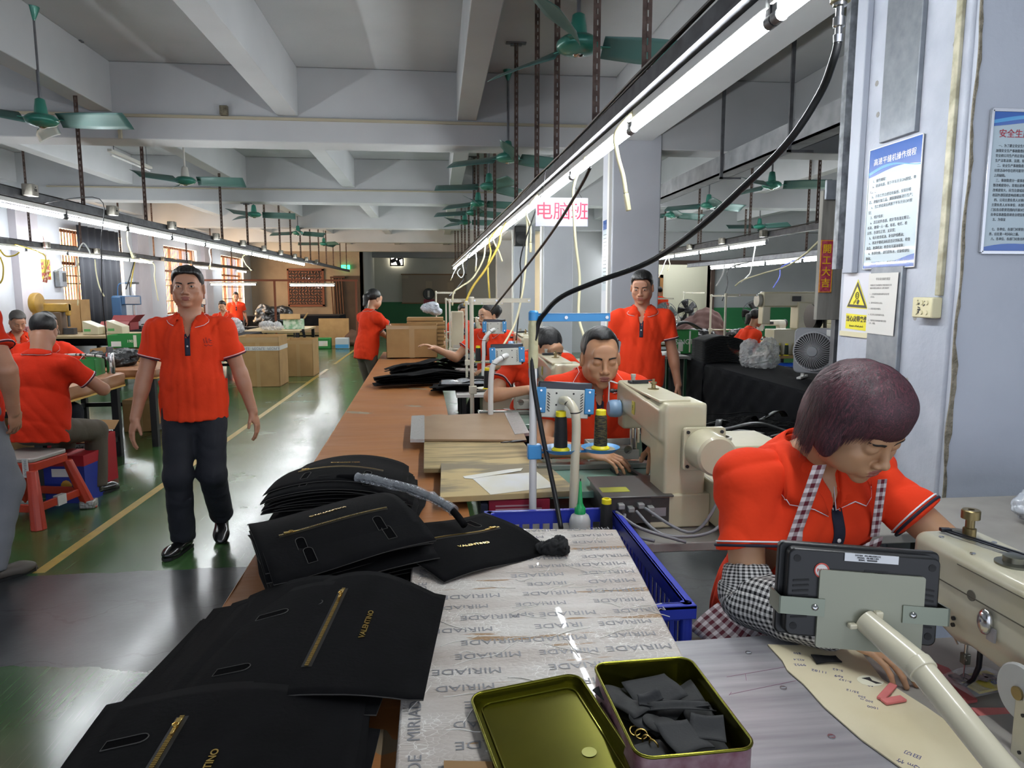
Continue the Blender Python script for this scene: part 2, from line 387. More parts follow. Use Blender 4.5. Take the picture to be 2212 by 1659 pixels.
def make_hanger(h):
    m = MB(); nseg = int(h/.05); w_ = .036
    # perforated angle iron: two flanges, slots left open on the front one
    m.bb(-.003, 0, -w_/2, w_/2, 0, h)
    m.bb(0, .004, 0, .003, 0, h)
    for s in (-1, 1): m.bb(s*w_/2-.011+.0, s*w_/2+.011-.0, .0, .003, 0, h) if False else None
    m.bb(-w_/2, -.006, -w_/2, -w_/2+.003, 0, h); m.bb(.006, w_/2, -w_/2, -w_/2+.003, 0, h)
    for k in range(nseg): m.bb(-.006, .006, -w_/2, -w_/2+.003, k*.05, k*.05+.024)
    return m
HG = {}
def hanger(x, y, z0, label, z1=3.75, foot=True, rz=0):
    h = round(z1-z0, 2)
    if h not in HG:
        t = thing('ceiling_hanger', 'x', 'hanger', (0, 0, 0), 0, 'slotted steel hangers')
        make_hanger(h).build('slotted_bar', STEEL_RUST, t)
        MB().bb(-.09, .09, -.03, .03, h-.012, h).bb(-.05, .05, -.015, .015, h-.03, h-.012).build('ceiling_plate', STEEL_GREY, t, bev=.003)
        HG[h] = t; o = t; o.location = (x, y, z0); o['label'] = label; o.rotation_euler.z = rz
    else: o = dup(HG[h], (x, y, z0), rz, label)
    return o
for i, y in enumerate((5.35, 6.95, 8.35, 11.15, 12.6, 13.85, 15.1, 16.2, 17.3, 18.6, 19.9, 21.2, 22.6, 24.2, 25.8)):
    hanger(-3.17, y, 2.27, 'slotted steel hanger, %s the left aisle rail' % ['nearest on', 'second on', 'third on', 'fourth on', 'fifth on', 'sixth on', 'seventh on', 'eighth on', 'ninth on', 'tenth on', 'eleventh on', 'twelfth on', 'third from far end of', 'second from far end of', 'farthest on'][i], z1=3.75 if abs((y-7.5) % 4.9-.19) > .25 else 3.03)
for i, y in enumerate((2.75, 3.55, 4.6, 5.4, 6.6, 8.6, 9.9, 11.2, 12.0, 13.6, 14.9, 16.2, 17.9, 19.6)):
    hanger(.84-.0177*y, y, 2.3, 'slotted steel hanger %s the rail above the sewing machines' % ['nearest on', 'second on', 'third on', 'fourth on', 'fifth on', 'sixth on', 'seventh on', 'eighth on', 'ninth on', 'tenth on', 'eleventh on', 'twelfth on', 'second from far end of', 'farthest on'][i])
for i, y in enumerate((10.6, 12.0, 13.6, 15.2, 16.9, 19.0, 21.0, 23.0)):
    hanger(-6.3, y, 2.27, 'slotted steel hanger %s the rail along the left windows' % ['nearest on', 'second on', 'third on', 'fourth on', 'fifth on', 'sixth on', 'seventh on', 'farthest on'][i])
for i, y in enumerate((6.6, 8.0, 9.8, 11.8, 13.6)):
    hanger(4.38, y, 2.28, 'slotted steel hanger %s the rail right of the pillars' % ['nearest on', 'second on', 'third on', 'fourth on', 'farthest on'][i])
for i, y in enumerate((8.4, 10.4, 12.6, 14.8)):
    hanger(5.55, y, 2.10, 'slotted steel hanger %s the low rail near the opening' % ['nearest on', 'second on', 'third on', 'farthest on'][i])
# power boxes on the rails
SB = None
def socket_box(x, y, z, label):
    global SB
    if SB is None:
        t = thing('socket_box', label, 'socket', (x, y, z), 0, 'square socket boxes on the lamp rails'); SB = t
        MB().bb(-.04, .04, -.045, .045, -.045, .045).build('box_body', mat('socket_grey', 'a09c90', .5, nz=(20, '77746a', .15)), t, bev=.006)
        MB().bb(.04, .044, -.012, -.006, -.01, .01).bb(.04, .044, .006, .012, -.01, .01).bb(.04, .044, -.004, .004, .018, .026).build('socket_slots', BLACKP, t)
    else: dup(SB, (x, y, z), 0, label)
ordn = ['first', 'second', 'third', 'fourth', 'fifth', 'sixth', 'seventh', 'eighth', 'ninth', 'tenth', 'eleventh', 'twelfth', 'thirteenth']
for i, y in enumerate((5.95, 7.35, 8.9, 10.6, 12.0, 13.4, 14.8, 16.2, 17.6, 19)): socket_box(-3.10, y, 2.33, 'grey socket box on the left aisle rail, %s from the near end' % ordn[i])
for i, y in enumerate((5.15, 6.9, 8.3, 9.7, 11.1)): socket_box(.91-.0177*y, y, 2.33, 'grey socket box on the rail over the machines, %s from near end' % ordn[i])
for i, y in enumerate((12.3, 14, 15.6, 17.2, 19)): socket_box(-6.23, y, 2.30, 'grey socket box on the window side rail, %s from near end' % ordn[i])
for i, y in enumerate((6.2, 7.6, 9.2, 10.6, 12, 13.4)): socket_box(4.31, y, 2.32, 'grey socket box on the rail right of pillars, %s from near end' % ordn[i])

# ---------------- ceiling fans ----------------
def make_fan(rodlen, white=False):
    t = thing('ceiling_fan', 'x', 'fan', (0, 0, 0))
    MB().cyl((0, 0, .10), (0, 0, rodlen), .012, n=8).build('down_rod', STEEL_GREY if not white else FANW, t)
    MB().lathe([(.012, rodlen-.10), (.045, rodlen-.02), (.05, rodlen)], n=16).build('ceiling_cup', FANW if white else FANG, t, smooth=60)
    MB().lathe([(.02, .17), (.035, .16), (.045, .10), (.05, .05)], n=16).build('canopy', FANW if white else FANG, t, smooth=60)
    MB().lathe([(.03, .05), (.09, .042), (.118, .02), (.122, .005), (.12, -.012), (.10, -.03), (.05, -.045), (.03, -.048), (.0, -.05)], n=32, cap=False).build('motor_housing', FANG, t, smooth=50)
    MB().lathe([(.001, -.046), (.03, -.048), (.026, -.056), (.0, -.06)], n=16, cap=False).build('centre_cap', CHROME, t, smooth=60)
    for k in range(3):
        a = 2*PI*k/3
        m = MB(); m.M = Matrix.Rotation(a, 4, 'Z')
        def bl(u, v):
            r = .14+u*.56; ww = .045+.035*min(1, u*2.5); return (r, (v-.5)*2*ww, .0-.045*(v-.5)*2+.008*math.sin(v*PI)-.01*u)
        m.grid(bl, 10, 5)
        b = m.build('blade', FANB, t, smooth=1, solid=.002)
        m2 = MB(); m2.M = m.M; m2.box((.14, 0, .0), (.08, .03, .006)); m2.build('blade_bracket', FANG, b)
    return t
FANS = {}
def fan(x, y, z, a, label, white=False):
    k = (round(3.75-z, 2), white)
    if k not in FANS: FANS[k] = make_fan(k[0], white); o = FANS[k]; o.location = (x, y, z); o.rotation_euler.z = a; o['label'] = label
    else: o = dup(FANS[k], (x, y, z), a, label)
    return o
fan(-3.1, 6.2, 2.9, math.radians(-8), 'green ceiling fan nearest on the left, one blade raised toward the viewer')
fan(-3.05, 9.3, 2.9, math.radians(0), 'ceiling fan with white rod above the left aisle, second on left', True)
fan(-3.2, 13.2, 2.9, math.radians(10), 'small green ceiling fan, third along the left aisle')
fan(-3.2, 17.2, 2.9, math.radians(40), 'far green ceiling fan, fourth along the left aisle')
fan(-3.2, 21.0, 2.9, math.radians(70), 'farthest ceiling fan over the left aisle, almost at the back wall')
fan(.79, 4.06, 2.9, math.radians(5), 'large green ceiling fan nearest the camera above the sewing machines')
fan(.73, 7.4, 2.9, math.radians(25), 'green ceiling fan second in the line over the machines')
fan(.68, 9.4, 2.9, math.radians(50), 'green ceiling fan third in the line over the machines')
fan(.64, 11.2, 2.9, math.radians(15), 'green ceiling fan fourth in the line over the machines')
fan(.62, 12.3, 2.88, math.radians(35), 'green ceiling fan fifth in the line over the machines')
fan(.55, 14.2, 2.9, math.radians(0), 'green ceiling fan farthest in the line over the machines')
fan(4.25, 8.9, 2.9, math.radians(100), 'green ceiling fan right of the pillars, nearest in its bay')
fan(4.2, 10.9, 2.88, math.radians(20), 'dark ceiling fan right of the pillars, second in its bay')
fan(4.15, 12.5, 2.9, math.radians(140), 'green ceiling fan right of the pillars beside the second pillar')
fan(6.7, 14.5, 2.9, math.radians(60), 'green ceiling fan farthest right, above the lower lamp row')
# ---------------- materials of the work area ----------------
SUEDE = mat('black_suede', '040405', .95, nz=(14, '0a0a0c', .2), bump=(120, .35, .002), spec=.12)
SUEDE_E = mat('black_suede_edge', '3a3835', .8)
GOLD = mat('gold_metal', 'd8b76a', .25, 1)
BROWNL = mat('brown_leatherette', 'a8703f', .45, nz=(3, '9a6236', .25), bump=(6, .35, .012), stretch=(.6, 3, 1))
CARD = mat('cardboard', 'a98555', .8, nz=(5, '98754a', .2)); CARDI = mat('cardboard_inside', '8d6c45', .85); TAPE = mat('clear_brown_tape', 'a8885c', .3, coat=.5)
BLUEC = mat('blue_crate_plastic', '2b3bb0', .38); WIRE = mat('black_cable', '0b0b0c', .4); TABG = mat('grey_laminate', '9c9891', .5, nz=(7, '8a867f', .2)); LEGM = mat('dark_steel_leg', '2b2a2b', .5, .5)
ALU = mat('brushed_plate', 'b4b3b6', .38, .45, nz=(3, '8f8e92', .25), bump=(30, .25, .001), stretch=(1, 14, 1))
PAPER = mat('cream_paper', 'd6ccae', .7, nz=(6, 'cbbf9c', .2)); PAPW = mat('white_paper', 'd9dadb', .7, nz=(4, 'd5d0b8', .15)); INK = mat('blue_ink', '2c3270', .6)
MCRM = mat('machine_cream', 'c9c2a6', .35, nz=(4, 'b3ab8d', .25), coat=.3); MGRY = mat('machine_light_grey', 'bcb9ac', .4, nz=(5, 'aaa79a', .2)); MDARK = mat('machine_dark', '3a3a3b', .45, .3)
GLASSG = mat('green_glass_plate', '7fa494', .12, coat=.6, nz=(3, '6d9384', .3))
SKYB = mat('sky_blue_plastic', '3f8fc9', .35); YELP = mat('yellow_plastic', 'e6d620', .4)
# ---------------- implicit surfaces for bodies and clothes ----------------
def npv(v): return np.array(v, dtype=np.float32)
class SDF:
    "a list of soft-blended primitives, sampled on a grid and meshed; d(P) is negative inside"
    def __init__(s, k=.03): s.p = []; s.k = k
    def _a(s, fn, lo, hi, k, op): s.p.append((fn, npv(lo), npv(hi), s.k if k is None else k, op)); return s
    def cone(s, a, b, ra, rb=None, k=None, op='u', flat=None):
        "flat=(direction, ratio): squash the section along a direction"
        a = npv(a); b = npv(b); rb = ra if rb is None else rb; ab = b-a; L2 = float(ab@ab)+1e-12; m = max(ra, rb)
        if flat: fd = npv(flat[0]); fd = fd/np.linalg.norm(fd); fr = flat[1]
        def fn(P):
            q = P-a; t = np.clip((q@ab)/L2, 0, 1); e = q-t[:, None]*ab
            if flat: c = e@fd; e = e+np.outer(c*(1/fr-1), fd)
            return (np.sqrt((e*e).sum(1))-(ra+t*(rb-ra)))*(1 if not flat else min(1, fr)**.5)
        return s._a(fn, np.minimum(a, b)-m, np.maximum(a, b)+m, k, op)
    def ell(s, c, r, R=None, k=None, op='u'):
        c = npv(c); r = npv(r); M = None if R is None else np.array(R, dtype=np.float32); m = float(r.max())
        def fn(P):
            q = P-c
            if M is not None: q = q@M
            k0 = np.sqrt(((q/r)**2).sum(1))+1e-9; k1 = np.sqrt(((q/(r*r))**2).sum(1))+1e-9
            return k0*(k0-1)/k1
        return s._a(fn, c-m, c+m, k, op)
    def box(s, c, h, R=None, rr=.005, k=None, op='u'):
        c = npv(c); h = npv(h)-rr; M = None if R is None else np.array(R, dtype=np.float32); m = float(np.linalg.norm(h))+rr
        def fn(P):
            q = P-c
            if M is not None: q = q@M
            q = np.abs(q)-h; return np.sqrt((np.maximum(q, 0)**2).sum(1))+np.minimum(q.max(1), 0)-rr
        return s._a(fn, c-m, c+m, k, op)
    def plane(s, p, n, k=.002, lo=None, hi=None):
        "cut away everything on the side n points to (optionally only within a box)"
        p = npv(p); n = npv(n)/np.linalg.norm(n)
        def fn(P): return (P-p)@n
        return s._a(fn, lo if lo is not None else (-9, -9, -9), hi if hi is not None else (9, 9, 9), k, 'i')
    def sub(s, o, k=.004):
        "subtract another SDF"
        lo = np.min([q[1] for q in o.p], 0); hi = np.max([q[2] for q in o.p], 0)
        return s._a(lambda P: -o.d(P), lo, hi, k, 'i')
    def warp(s, fn): s.w = fn; return s
    def d(s, P):
        P = np.asarray(P, dtype=np.float32); D = np.full(len(P), .3, np.float32)
        for fn, lo, hi, k, op in s.p:
            mg = k+.02
            I = np.nonzero(((P > lo-mg) & (P < hi+mg)).all(1))[0]
            if len(I) == 0: continue
            v = fn(P[I]); D[I] = s.mix(D[I], v, k, op)
        if hasattr(s, 'w'): D = D+s.w(P)
        return D
    @staticmethod
    def mix(a, b, k, op):
        k = max(k, 1e-5)
        if op == 'u': h = np.maximum(k-np.abs(a-b), 0)/k; return np.minimum(a, b)-h*h*k*.25
        if op == 's': b = -b
        h = np.maximum(k-np.abs(a-b), 0)/k; return np.maximum(a, b)+h*h*k*.25
    def mesh(s, vox, lo=None, hi=None):
        if lo is None:
            U = [q for q in s.p if q[4] == 'u']; lo = np.min([q[1] for q in U], 0)-vox*3; hi = np.max([q[2] for q in U], 0)+vox*3
        lo = npv(lo); hi = npv(hi); n = np.ceil((hi-lo)/vox).astype(int)+1
        ax = [lo[i]+vox*np.arange(n[i], dtype=np.float32) for i in range(3)]
        G = np.full(n, .3, np.float32)
        for fn, l, h, k, op in s.p:
            mg = k+vox*2
            i0 = [int(max(0, math.floor((l[i]-mg-lo[i])/vox))) for i in range(3)]; i1 = [int(min(n[i], math.ceil((h[i]+mg-lo[i])/vox)+1)) for i in range(3)]
            if any(i1[i] <= i0[i] for i in range(3)): continue
            X, Y, Z = np.meshgrid(*[ax[i][i0[i]:i1[i]] for i in range(3)], indexing='ij')
            P = np.stack([X.ravel(), Y.ravel(), Z.ravel()], 1); v = fn(P).reshape(X.shape)
            sl = tuple(slice(i0[i], i1[i]) for i in range(3)); G[sl] = s.mix(G[sl], v, k, op)
        if hasattr(s, 'w'):
            I = np.nonzero((np.abs(G) < vox*4).ravel())[0]; ii = np.unravel_index(I, G.shape)
            P = np.stack([ax[i][ii[i]] for i in range(3)], 1); g = G.ravel(); g[I] += s.w(P); G = g.reshape(n)
        G[0] = G[-1] = .1; G[:, 0] = G[:, -1] = .1; G[:, :, 0] = G[:, :, -1] = .1
        return surfnets(G, lo, vox)
def surfnets(G, lo, vox):
    ins = G < 0; n = G.shape
    c = np.zeros([q-1 for q in n], np.int8)
    for a in (0, 1):
        for b in (0, 1):
            for e in (0, 1): c += ins[a:n[0]-1+a, b:n[1]-1+b, e:n[2]-1+e]
    cells = np.argwhere((c > 0) & (c < 8)); idx = np.full(c.shape, -1, np.int64); idx[tuple(cells.T)] = np.arange(len(cells))
    S = np.zeros((len(cells), 3)); C = np.zeros(len(cells)); x, y, z = cells.T
    cor = [(a, b, e) for a in (0, 1) for b in (0, 1) for e in (0, 1)]
    V = {q: G[x+q[0], y+q[1], z+q[2]] for q in cor}
    for q in cor:
        for axn in range(3):
            if q[axn]: continue
            r = list(q); r[axn] = 1; r = tuple(r); a, b = V[q], V[r]; m = (a < 0) != (b < 0)
            t = np.where(m, a/np.where(m, a-b, 1), 0); p = np.array(q, float)[None]+np.zeros((len(a), 3)); p[:, axn] += t
            S[m] += p[m]; C[m] += 1
    P = lo+(cells+S/np.maximum(C, 1)[:, None])*vox
    F = []
    for axn in range(3):
        sl0 = [slice(1, n[i]-1) for i in range(3)]; sl1 = list(sl0); sl0[axn] = slice(0, n[axn]-1); sl1[axn] = slice(1, n[axn])
        A = ins[tuple(sl0)]; B = ins[tuple(sl1)]
        e = np.argwhere(A != B)
        off = np.array([1, 1, 1]); off[axn] = 0; e2 = e+off; fl = A[tuple(e.T)]
        u, v = [(1, 2), (2, 0), (0, 1)][axn]
        du = np.zeros(3, int); du[u] = 1; dv = np.zeros(3, int); dv[v] = 1
        q = np.stack([idx[tuple((e2-du-dv).T)], idx[tuple((e2-dv).T)], idx[tuple(e2.T)], idx[tuple((e2-du).T)]], 1)
        q[~fl] = q[~fl][:, ::-1]; F.append(q)
    return P, np.concatenate(F)
def mesh_obj(name, parts, mats, parent=None, mi=None):
    "parts: list of (P, F); mi(centres)->material index"
    P = np.concatenate([p for p, f in parts]); F = []; o = 0
    for p, f in parts: F.append(f+o); o += len(p)
    F = np.concatenate(F); me = bpy.data.meshes.new(name)
    me.vertices.add(len(P)); me.vertices.foreach_set('co', P.astype(np.float32).ravel())
    me.loops.add(len(F)*4); me.loops.foreach_set('vertex_index', F.astype(np.int32).ravel())
    me.polygons.add(len(F)); me.polygons.foreach_set('loop_start', np.arange(0, len(F)*4, 4, dtype=np.int32)); me.polygons.foreach_set('loop_total', np.full(len(F), 4, np.int32))
    for m in (mats if isinstance(mats, (list, tuple)) else [mats]): me.materials.append(m)
    if mi is not None: me.polygons.foreach_set('material_index', mi(P[F].mean(1)).astype(np.int32))
    me.polygons.foreach_set('use_smooth', [True]*len(F)); me.update(calc_edges=True); me.validate()
    ob = bpy.data.objects.new(name, me); COL.objects.link(ob)
    if parent is not None: ob.parent = parent
    return ob
def cast(sd, P, dirn, maxd=.25, step=.004):
    "march points P along dirn to the surface of sd"
    P = np.array(P, np.float32); dn = npv(dirn)/np.linalg.norm(dirn); t = np.zeros(len(P), np.float32)
    for _ in range(40):
        D = sd.d(P+t[:, None]*dn); t = np.minimum(t+np.clip(D, -.01, .03)*.8, maxd)
    return P+t[:, None]*dn
def patch(name, sd, fn, nu, nv, dirn, off, m, parent, R=None, solid=.0):
    "a grid of points laid on the surface of sd"
    P = np.array([fn(i/nu, j/nv) for j in range(nv+1) for i in range(nu+1)], np.float32)
    Q = cast(sd, P, dirn)-npv(dirn)/np.linalg.norm(dirn)*off
    mb = MB(); mb.add([tuple(map(float, q)) for q in Q], [(j*(nu+1)+i, j*(nu+1)+i+1, (j+1)*(nu+1)+i+1, (j+1)*(nu+1)+i) for j in range(nv) for i in range(nu)])
    return mb.build(name, m, parent, smooth=1, solid=solid)

SKINS = {}
def skin(name='skin', c='b5866a', c2='a8775c'):
    return mat(name, c, .5, nz=(9, c2, .25), bump=(220, .12, .001), sss=.12)
LIP = mat('lip_skin', '8f5247', .45)
RED = mat('red_pique', 'dc3c18', .9, bump=(8, .5, .022), spec=.25, nz=(5, 'd23616', .2))
REDD = mat('red_pique_deep', 'c82c10', .9, bump=(8, .5, .022), spec=.25)
NAVY = mat('navy_cloth', '11162a', .8); PIPW = mat('white_piping', 'd8d5d8', .7)
TROUS = mat('dark_trousers', '10131c', .85, bump=(60, .3, .004)); TROUSG = mat('grey_trousers', '6d6f74', .85, bump=(60, .3, .004)); TROUSB = mat('brown_trousers', '4b4438', .85, bump=(60, .3, .004))
HAIRK = mat('black_hair', '0b0a0a', .45, bump=(70, .6, .004), stretch=(6, 6, 1))
HAIRG = mat('grey_hair', '4c4845', .55, bump=(70, .6, .004), stretch=(6, 6, 1))
SHOEM = mat('black_shoe_leather', '0d0d0e', .25, coat=.4); SHOEG = mat('grey_brown_shoe', '4a443e', .6)
EYEW = mat('eye_white', 'bdb4aa', .25); EYEK = mat('iris_dark', '140c08', .15)
BTN = mat('shell_button', 'd8d4d0', .25)

def Rm(yaw=0, pitch=0, roll=0):
    "facing -Y: yaw turns towards the person's left (+X), pitch looks down"
    return Matrix.Rotation(yaw, 3, 'Z') @ Matrix.Rotation(pitch, 3, 'X') @ Matrix.Rotation(roll, 3, 'Y')
def head_sdf(sd, c, R, s=1.0, fem=False, wide=1.0, eyes='open'):
    c = Vector(c)
    def T(x, y, z): return tuple(c+R@Vector((x*wide*s, y*s, z*s)))
    def e(p, r, k=.012, op='u', Q=None): sd.ell(T(*p), (r[0]*wide*s, r[1]*s, r[2]*s), (R@Q if Q else R), k=k*s, op=op)
    e((0, .022, .038), (.076, .096, .082), .02)
    e((0, -.022, -.028), (.062, .068, .084), .035)
    for q in (-1, 1):
        e((q*.046, .002, -.052), (.022, .03, .03), .04)
        e((q*.040, -.064, -.022), (.023, .020, .020), .02)
        e((q*.030, -.060, -.052), (.02, .018, .02), .02)
    if fem:
        for q in (-1, 1): e((q*.042, -.046, -.050), (.026, .030, .032), .03)
    e((0, -.072, -.098), (.021, .017, .016), .025)
    e((0, -.078, .045), (.048, .012, .030), .03)
    sd.cone(T(-.034, -.080, .026), T(.034, -.080, .026), .010*s, k=.014*s)
    for q in (-1, 1): e((q*.032, -.096, .006), (.019, .012, .012), .012, 's')
    sd.cone(T(0, -.086, .020), T(0, -.106, -.026), .0065*s, .0105*s, k=.012*s)
    e((0, -.109, -.030), (.0115, .010, .009), .008)
    for q in (-1, 1): e((q*.0135, -.100, -.034), (.0085, .010, .0075), .006)
    for q in (-1, 1): e((q*.007, -.106, -.0415), (.004, .005, .003), .003, 's')
    e((0, -.084, -.062), (.030, .013, .020), .02)
    e((0, -.0950, -.0585), (.0225, .0062, .0042), .006)
    e((0, -.0940, -.0680), (.0175, .0066, .0052), .006)
    sd.cone(T(-.022, -.093, -.0632), T(0, -.102, -.0632), .0013*s, k=.002*s, op='s'); sd.cone(T(.022, -.093, -.0632), T(0, -.102, -.0632), .0013*s, k=.002*s, op='s')
    for q in (-1, 1):
        e((q*.0315, -.0775, .006), (.0175, .0158, .0145), .008)
        if eyes == 'open': e((q*.0315, -.094, .0060), (.0150, .009, .0037), .002, 's')
        else: sd.cone(T(q*.0315-.013, -.0935, .0015), T(q*.0315+.013, -.0925, .0015), .0011*s, k=.002*s, op='s')
        Q = Matrix.Rotation(q*.35, 3, 'Z') @ Matrix.Rotation(-.15, 3, 'X')
        e((q*.079, .012, -.008), (.009, .019, .031), .008, 'u', Q)
        e((q*.087, .006, -.005), (.006, .010, .018), .004, 's', Q)
    return T
def hand_sdf(sd, wr, d, nrm, side, s=1.0, curl=.35, spread=.08, thumb=.6):
    "wr wrist, d direction of the palm, nrm back-of-hand normal, side +1 when the thumb is on the +(nrm x d) side"
    wr = Vector(wr); d = Vector(d).normalized(); n = Vector(nrm); n = (n-d*n.dot(d)).normalized(); t = n.cross(d)*side
    R = Matrix((t, d, n)).transposed(); k = .006*s
    sd.ell(wr+d*.048*s, (.040*s, .052*s, .015*s), R, k=.015*s)
    sd.ell(wr+d*.030*s+t*.020*s-n*.006*s, (.020*s, .034*s, .015*s), R, k=.012*s)
    L = [(.040, .026, .022, .0083), (.045, .029, .023, .0086), (.041, .027, .022, .0082), (.032, .020, .019, .0072)]
    for i, (a, b, c, r) in enumerate(L):
        off = (.027-.018*i)*s; p = wr+d*(.090-.004*abs(i-1))*s+t*off; dd = d+t*spread*(1.5-i)*.8; dd.normalize(); ang = 0
        for j, l in enumerate((a, b, c)):
            ang += curl*(.7, 1.0, .8)[j]*(1+.12*i); q = p+(dd*math.cos(ang)-n*math.sin(ang))*l*s
            sd.cone(p, q, r*(1-.07*j)*s, r*(.93-.07*j)*s, k=.003*s if j else .008*s); p = q
    p = wr+d*.022*s+t*.026*s-n*.008*s; q = p+(t*thumb+d*.75-n*.25).normalized()*.042*s; sd.cone(p, q, .0125*s, .0105*s, k=.008*s)
    r_ = q+(t*thumb*.35+d*.9-n*.35).normalized()*.032*s; sd.cone(q, r_, .0102*s, .0085*s, k=.003*s)
def ik(a, c, l1, l2, hint):
    a = Vector(a); c = Vector(c); v = c-a; D = min(v.length, (l1+l2)*.999); v.normalize(); c = a+v*D
    x = (l1*l1-l2*l2+D*D)/(2*D); h = math.sqrt(max(l1*l1-x*x, 0)); u = Vector(hint); u = (u-v*u.dot(v)); u.normalize(); return a+v*x+u*h, c
def folds(seed, amp=.004, f=(14, 14, 7)):
    rs = np.random.RandomState(seed); K = []
    for i in range(6):
        kk = rs.randn(3)*npv(f); K.append((kk.astype(np.float32), rs.rand()*6.28))
    def w(P):
        D = np.zeros(len(P), np.float32)
        for i in range(0, 6, 2): D += np.abs(np.sin(P@K[i][0]+K[i][1]+1.3*np.sin(P@K[i+1][0]+K[i+1][1])))
        return -(D/3-.6)*amp*2
    return w
def person(label, loc, rz, H=1.70, hipz=None, lean=0, side=0, twist=0, head=(0, 0, 0), arms=None, legs=None, fat=1.0, vox=.008, hvox=.0045, hair='short', hairm=None, skinm=None, shirt=None, trousers=None, shoes=None, eyes='open', fem=False, group=None, hands=None, legs_on=True, feet_on=True, extras=None, seed=1, apron=False, headfwd=0, collar=True, wide=1.0, shdrop=0, headdrop=0, cw=1.15, foldamp=1.6):
    """local frame: person faces -Y, +X is the person's left. arms={-1:(wrist,elbow hint),1:...}; legs={side:(ankle,knee hint)}"""
    s = H/1.70; sk = skinm or skin(); sh = shirt or RED; tr = trousers or TROUS; hm = hairm or HAIRK
    root = thing('person', label, 'person', loc, rz, group)
    hz = hipz if hipz is not None else .90*s
    pel = Vector((0, 0, hz)); A = Matrix.Rotation(lean, 3, 'X') @ Matrix.Rotation(side, 3, 'Y')
    B = A @ Matrix.Rotation(twist, 3, 'Z')
    def up(x, y, z, M=A): return pel+M@Vector((x*s, y*s, z*s))
    wf = (fat-1)
    neck = up(0, .012, .53, B); shl = {q: up(q*(.178+.03*wf), .005, .434-shdrop, B) for q in (-1, 1)}
    HR = Rm(*head); hb = neck+Vector((0, 0, 0)); hc = neck+(A@Vector((0, -.012*s-headfwd, .055*s-headdrop)))+HR@Vector((0, -.015*s, .095*s))
    body = SDF(.05)
    tw = .92 if fem else 1.0
    def torso(sd, o, full=True):
        sd.ell(up(0, .0, .02), ((.158+.03*wf)*s+o, (.112+.05*wf)*s+o, .12*s+o), A, k=.05)
        sd.ell(up(0, -.012*fat, .16), ((.142*tw+.07*wf)*s+o, (.102+.12*wf)*s+o, .15*s+o), A, k=.06)
        sd.ell(up(0, -.004, .34, B), ((.158*tw+.045*wf)*s+o, (.112+.05*wf)*s+o, .17*s+o), B, k=.06)
        if fem: 
            for q in (-1, 1): sd.ell(up(q*.07, -.085, .33, B), (.062*s+o, .052*s+o, .06*s+o), B, k=.04)
        for q in (-1, 1): sd.cone(up(q*.045, .015, .462, B), shl[q], (.050)*s+o, (.047+.012*wf)*s+o, k=.05)
        sd.cone(up(0, .02, .38, B), up(0, .018, .475, B), .085*s+o, .052*s+o, k=.04)
    torso(body, -.004)
    body.cone(up(0, .018, .47, B), hc+HR@Vector((0, .02*s, -.05*s)), .056*s*(.88 if fem else 1)+.04*wf, .051*s*(.9 if fem else 1)+.05*wf, k=.025)
    head_sdf(body, hc, HR, s*(.98 if fem else 1), fem, wide, eyes)
    arms = arms or {}; la1, la2 = .285*s, .25*s; wr = {}; el = {}; sh2 = {}
    shirt_s = SDF(.05)
    torso(shirt_s, .014*s)
    shirt_s.cone(up(0, 0, .12), up(0, -.006*fat, -.075), (.150+.06*wf)*s+.014, (.156+.05*wf)*s+.016, k=.05, flat=(A@Vector((0, 1, 0)), .76+.25*wf))
    hboxes = []
    for q in (-1, 1):
        if arms.get(q, 1) is None: continue
        tgt, hint = arms.get(q, ((q*.27*s, -.03, hz-.02), (0, 1, 0)))
        e_, w_ = ik(shl[q], tgt, la1, la2, hint); el[q] = e_; wr[q] = w_
        r0 = (.050+.012*wf)*s
        body.cone(shl[q], e_, r0*.98, .040*s+.006*wf, k=.03); body.cone(e_, w_, .041*s+.006*wf, .028*s+.004*wf, k=.02)
        ud = (e_-shl[q]).normalized(); fd = (w_-e_).normalized(); body.ell(e_+fd*.06*s, (.040*s+.006*wf, .040*s+.006*wf, .075*s), frameR(fd.orthogonal(), fd.cross(fd.orthogonal())), k=.02)
        hd = (hands or {}).get(q, {}); n_ = Vector(hd.get('n', (q*1.0, -.15, .1) if fd.z < -.6 else (0, -.2, 1))); dd = Vector(hd.get('d', tuple(fd)))
        nn = (n_-dd.normalized()*n_.dot(dd.normalized())).normalized()
        # thumb side: for a left hand (q=1) seen from the back the thumb lies at d x n
        hand_sdf(body, w_, dd, nn, hd.get('t', -q if True else 1), s*(.9 if fem else 1), hd.get('curl', .35), hd.get('spread', .08), hd.get('thumb', .6))
        hboxes.append((w_, dd.normalized()))
        ln = .60 if not fem else .58
        end = shl[q]+ud*la1*ln; sl = SDF(.03)
        shirt_s.cone(shl[q]+Vector((0, 0, -.006)), end+ud*.02, (.054+.010*wf)*s, (.068+.014*wf)*s, k=.06)
        m_ = .085*s; 
        shirt_s.plane(end, ud, k=.003, lo=tuple(end+ud*.03-Vector((m_,)*3)), hi=tuple(end+ud*.03+Vector((m_,)*3))) if False else None
        sh2[q] = (end, ud, (.068+.014*wf)*s)
    legs = legs or {}; ll1, ll2 = .425*s, .40*s; trs = SDF(.05); kn = {}; an = {}
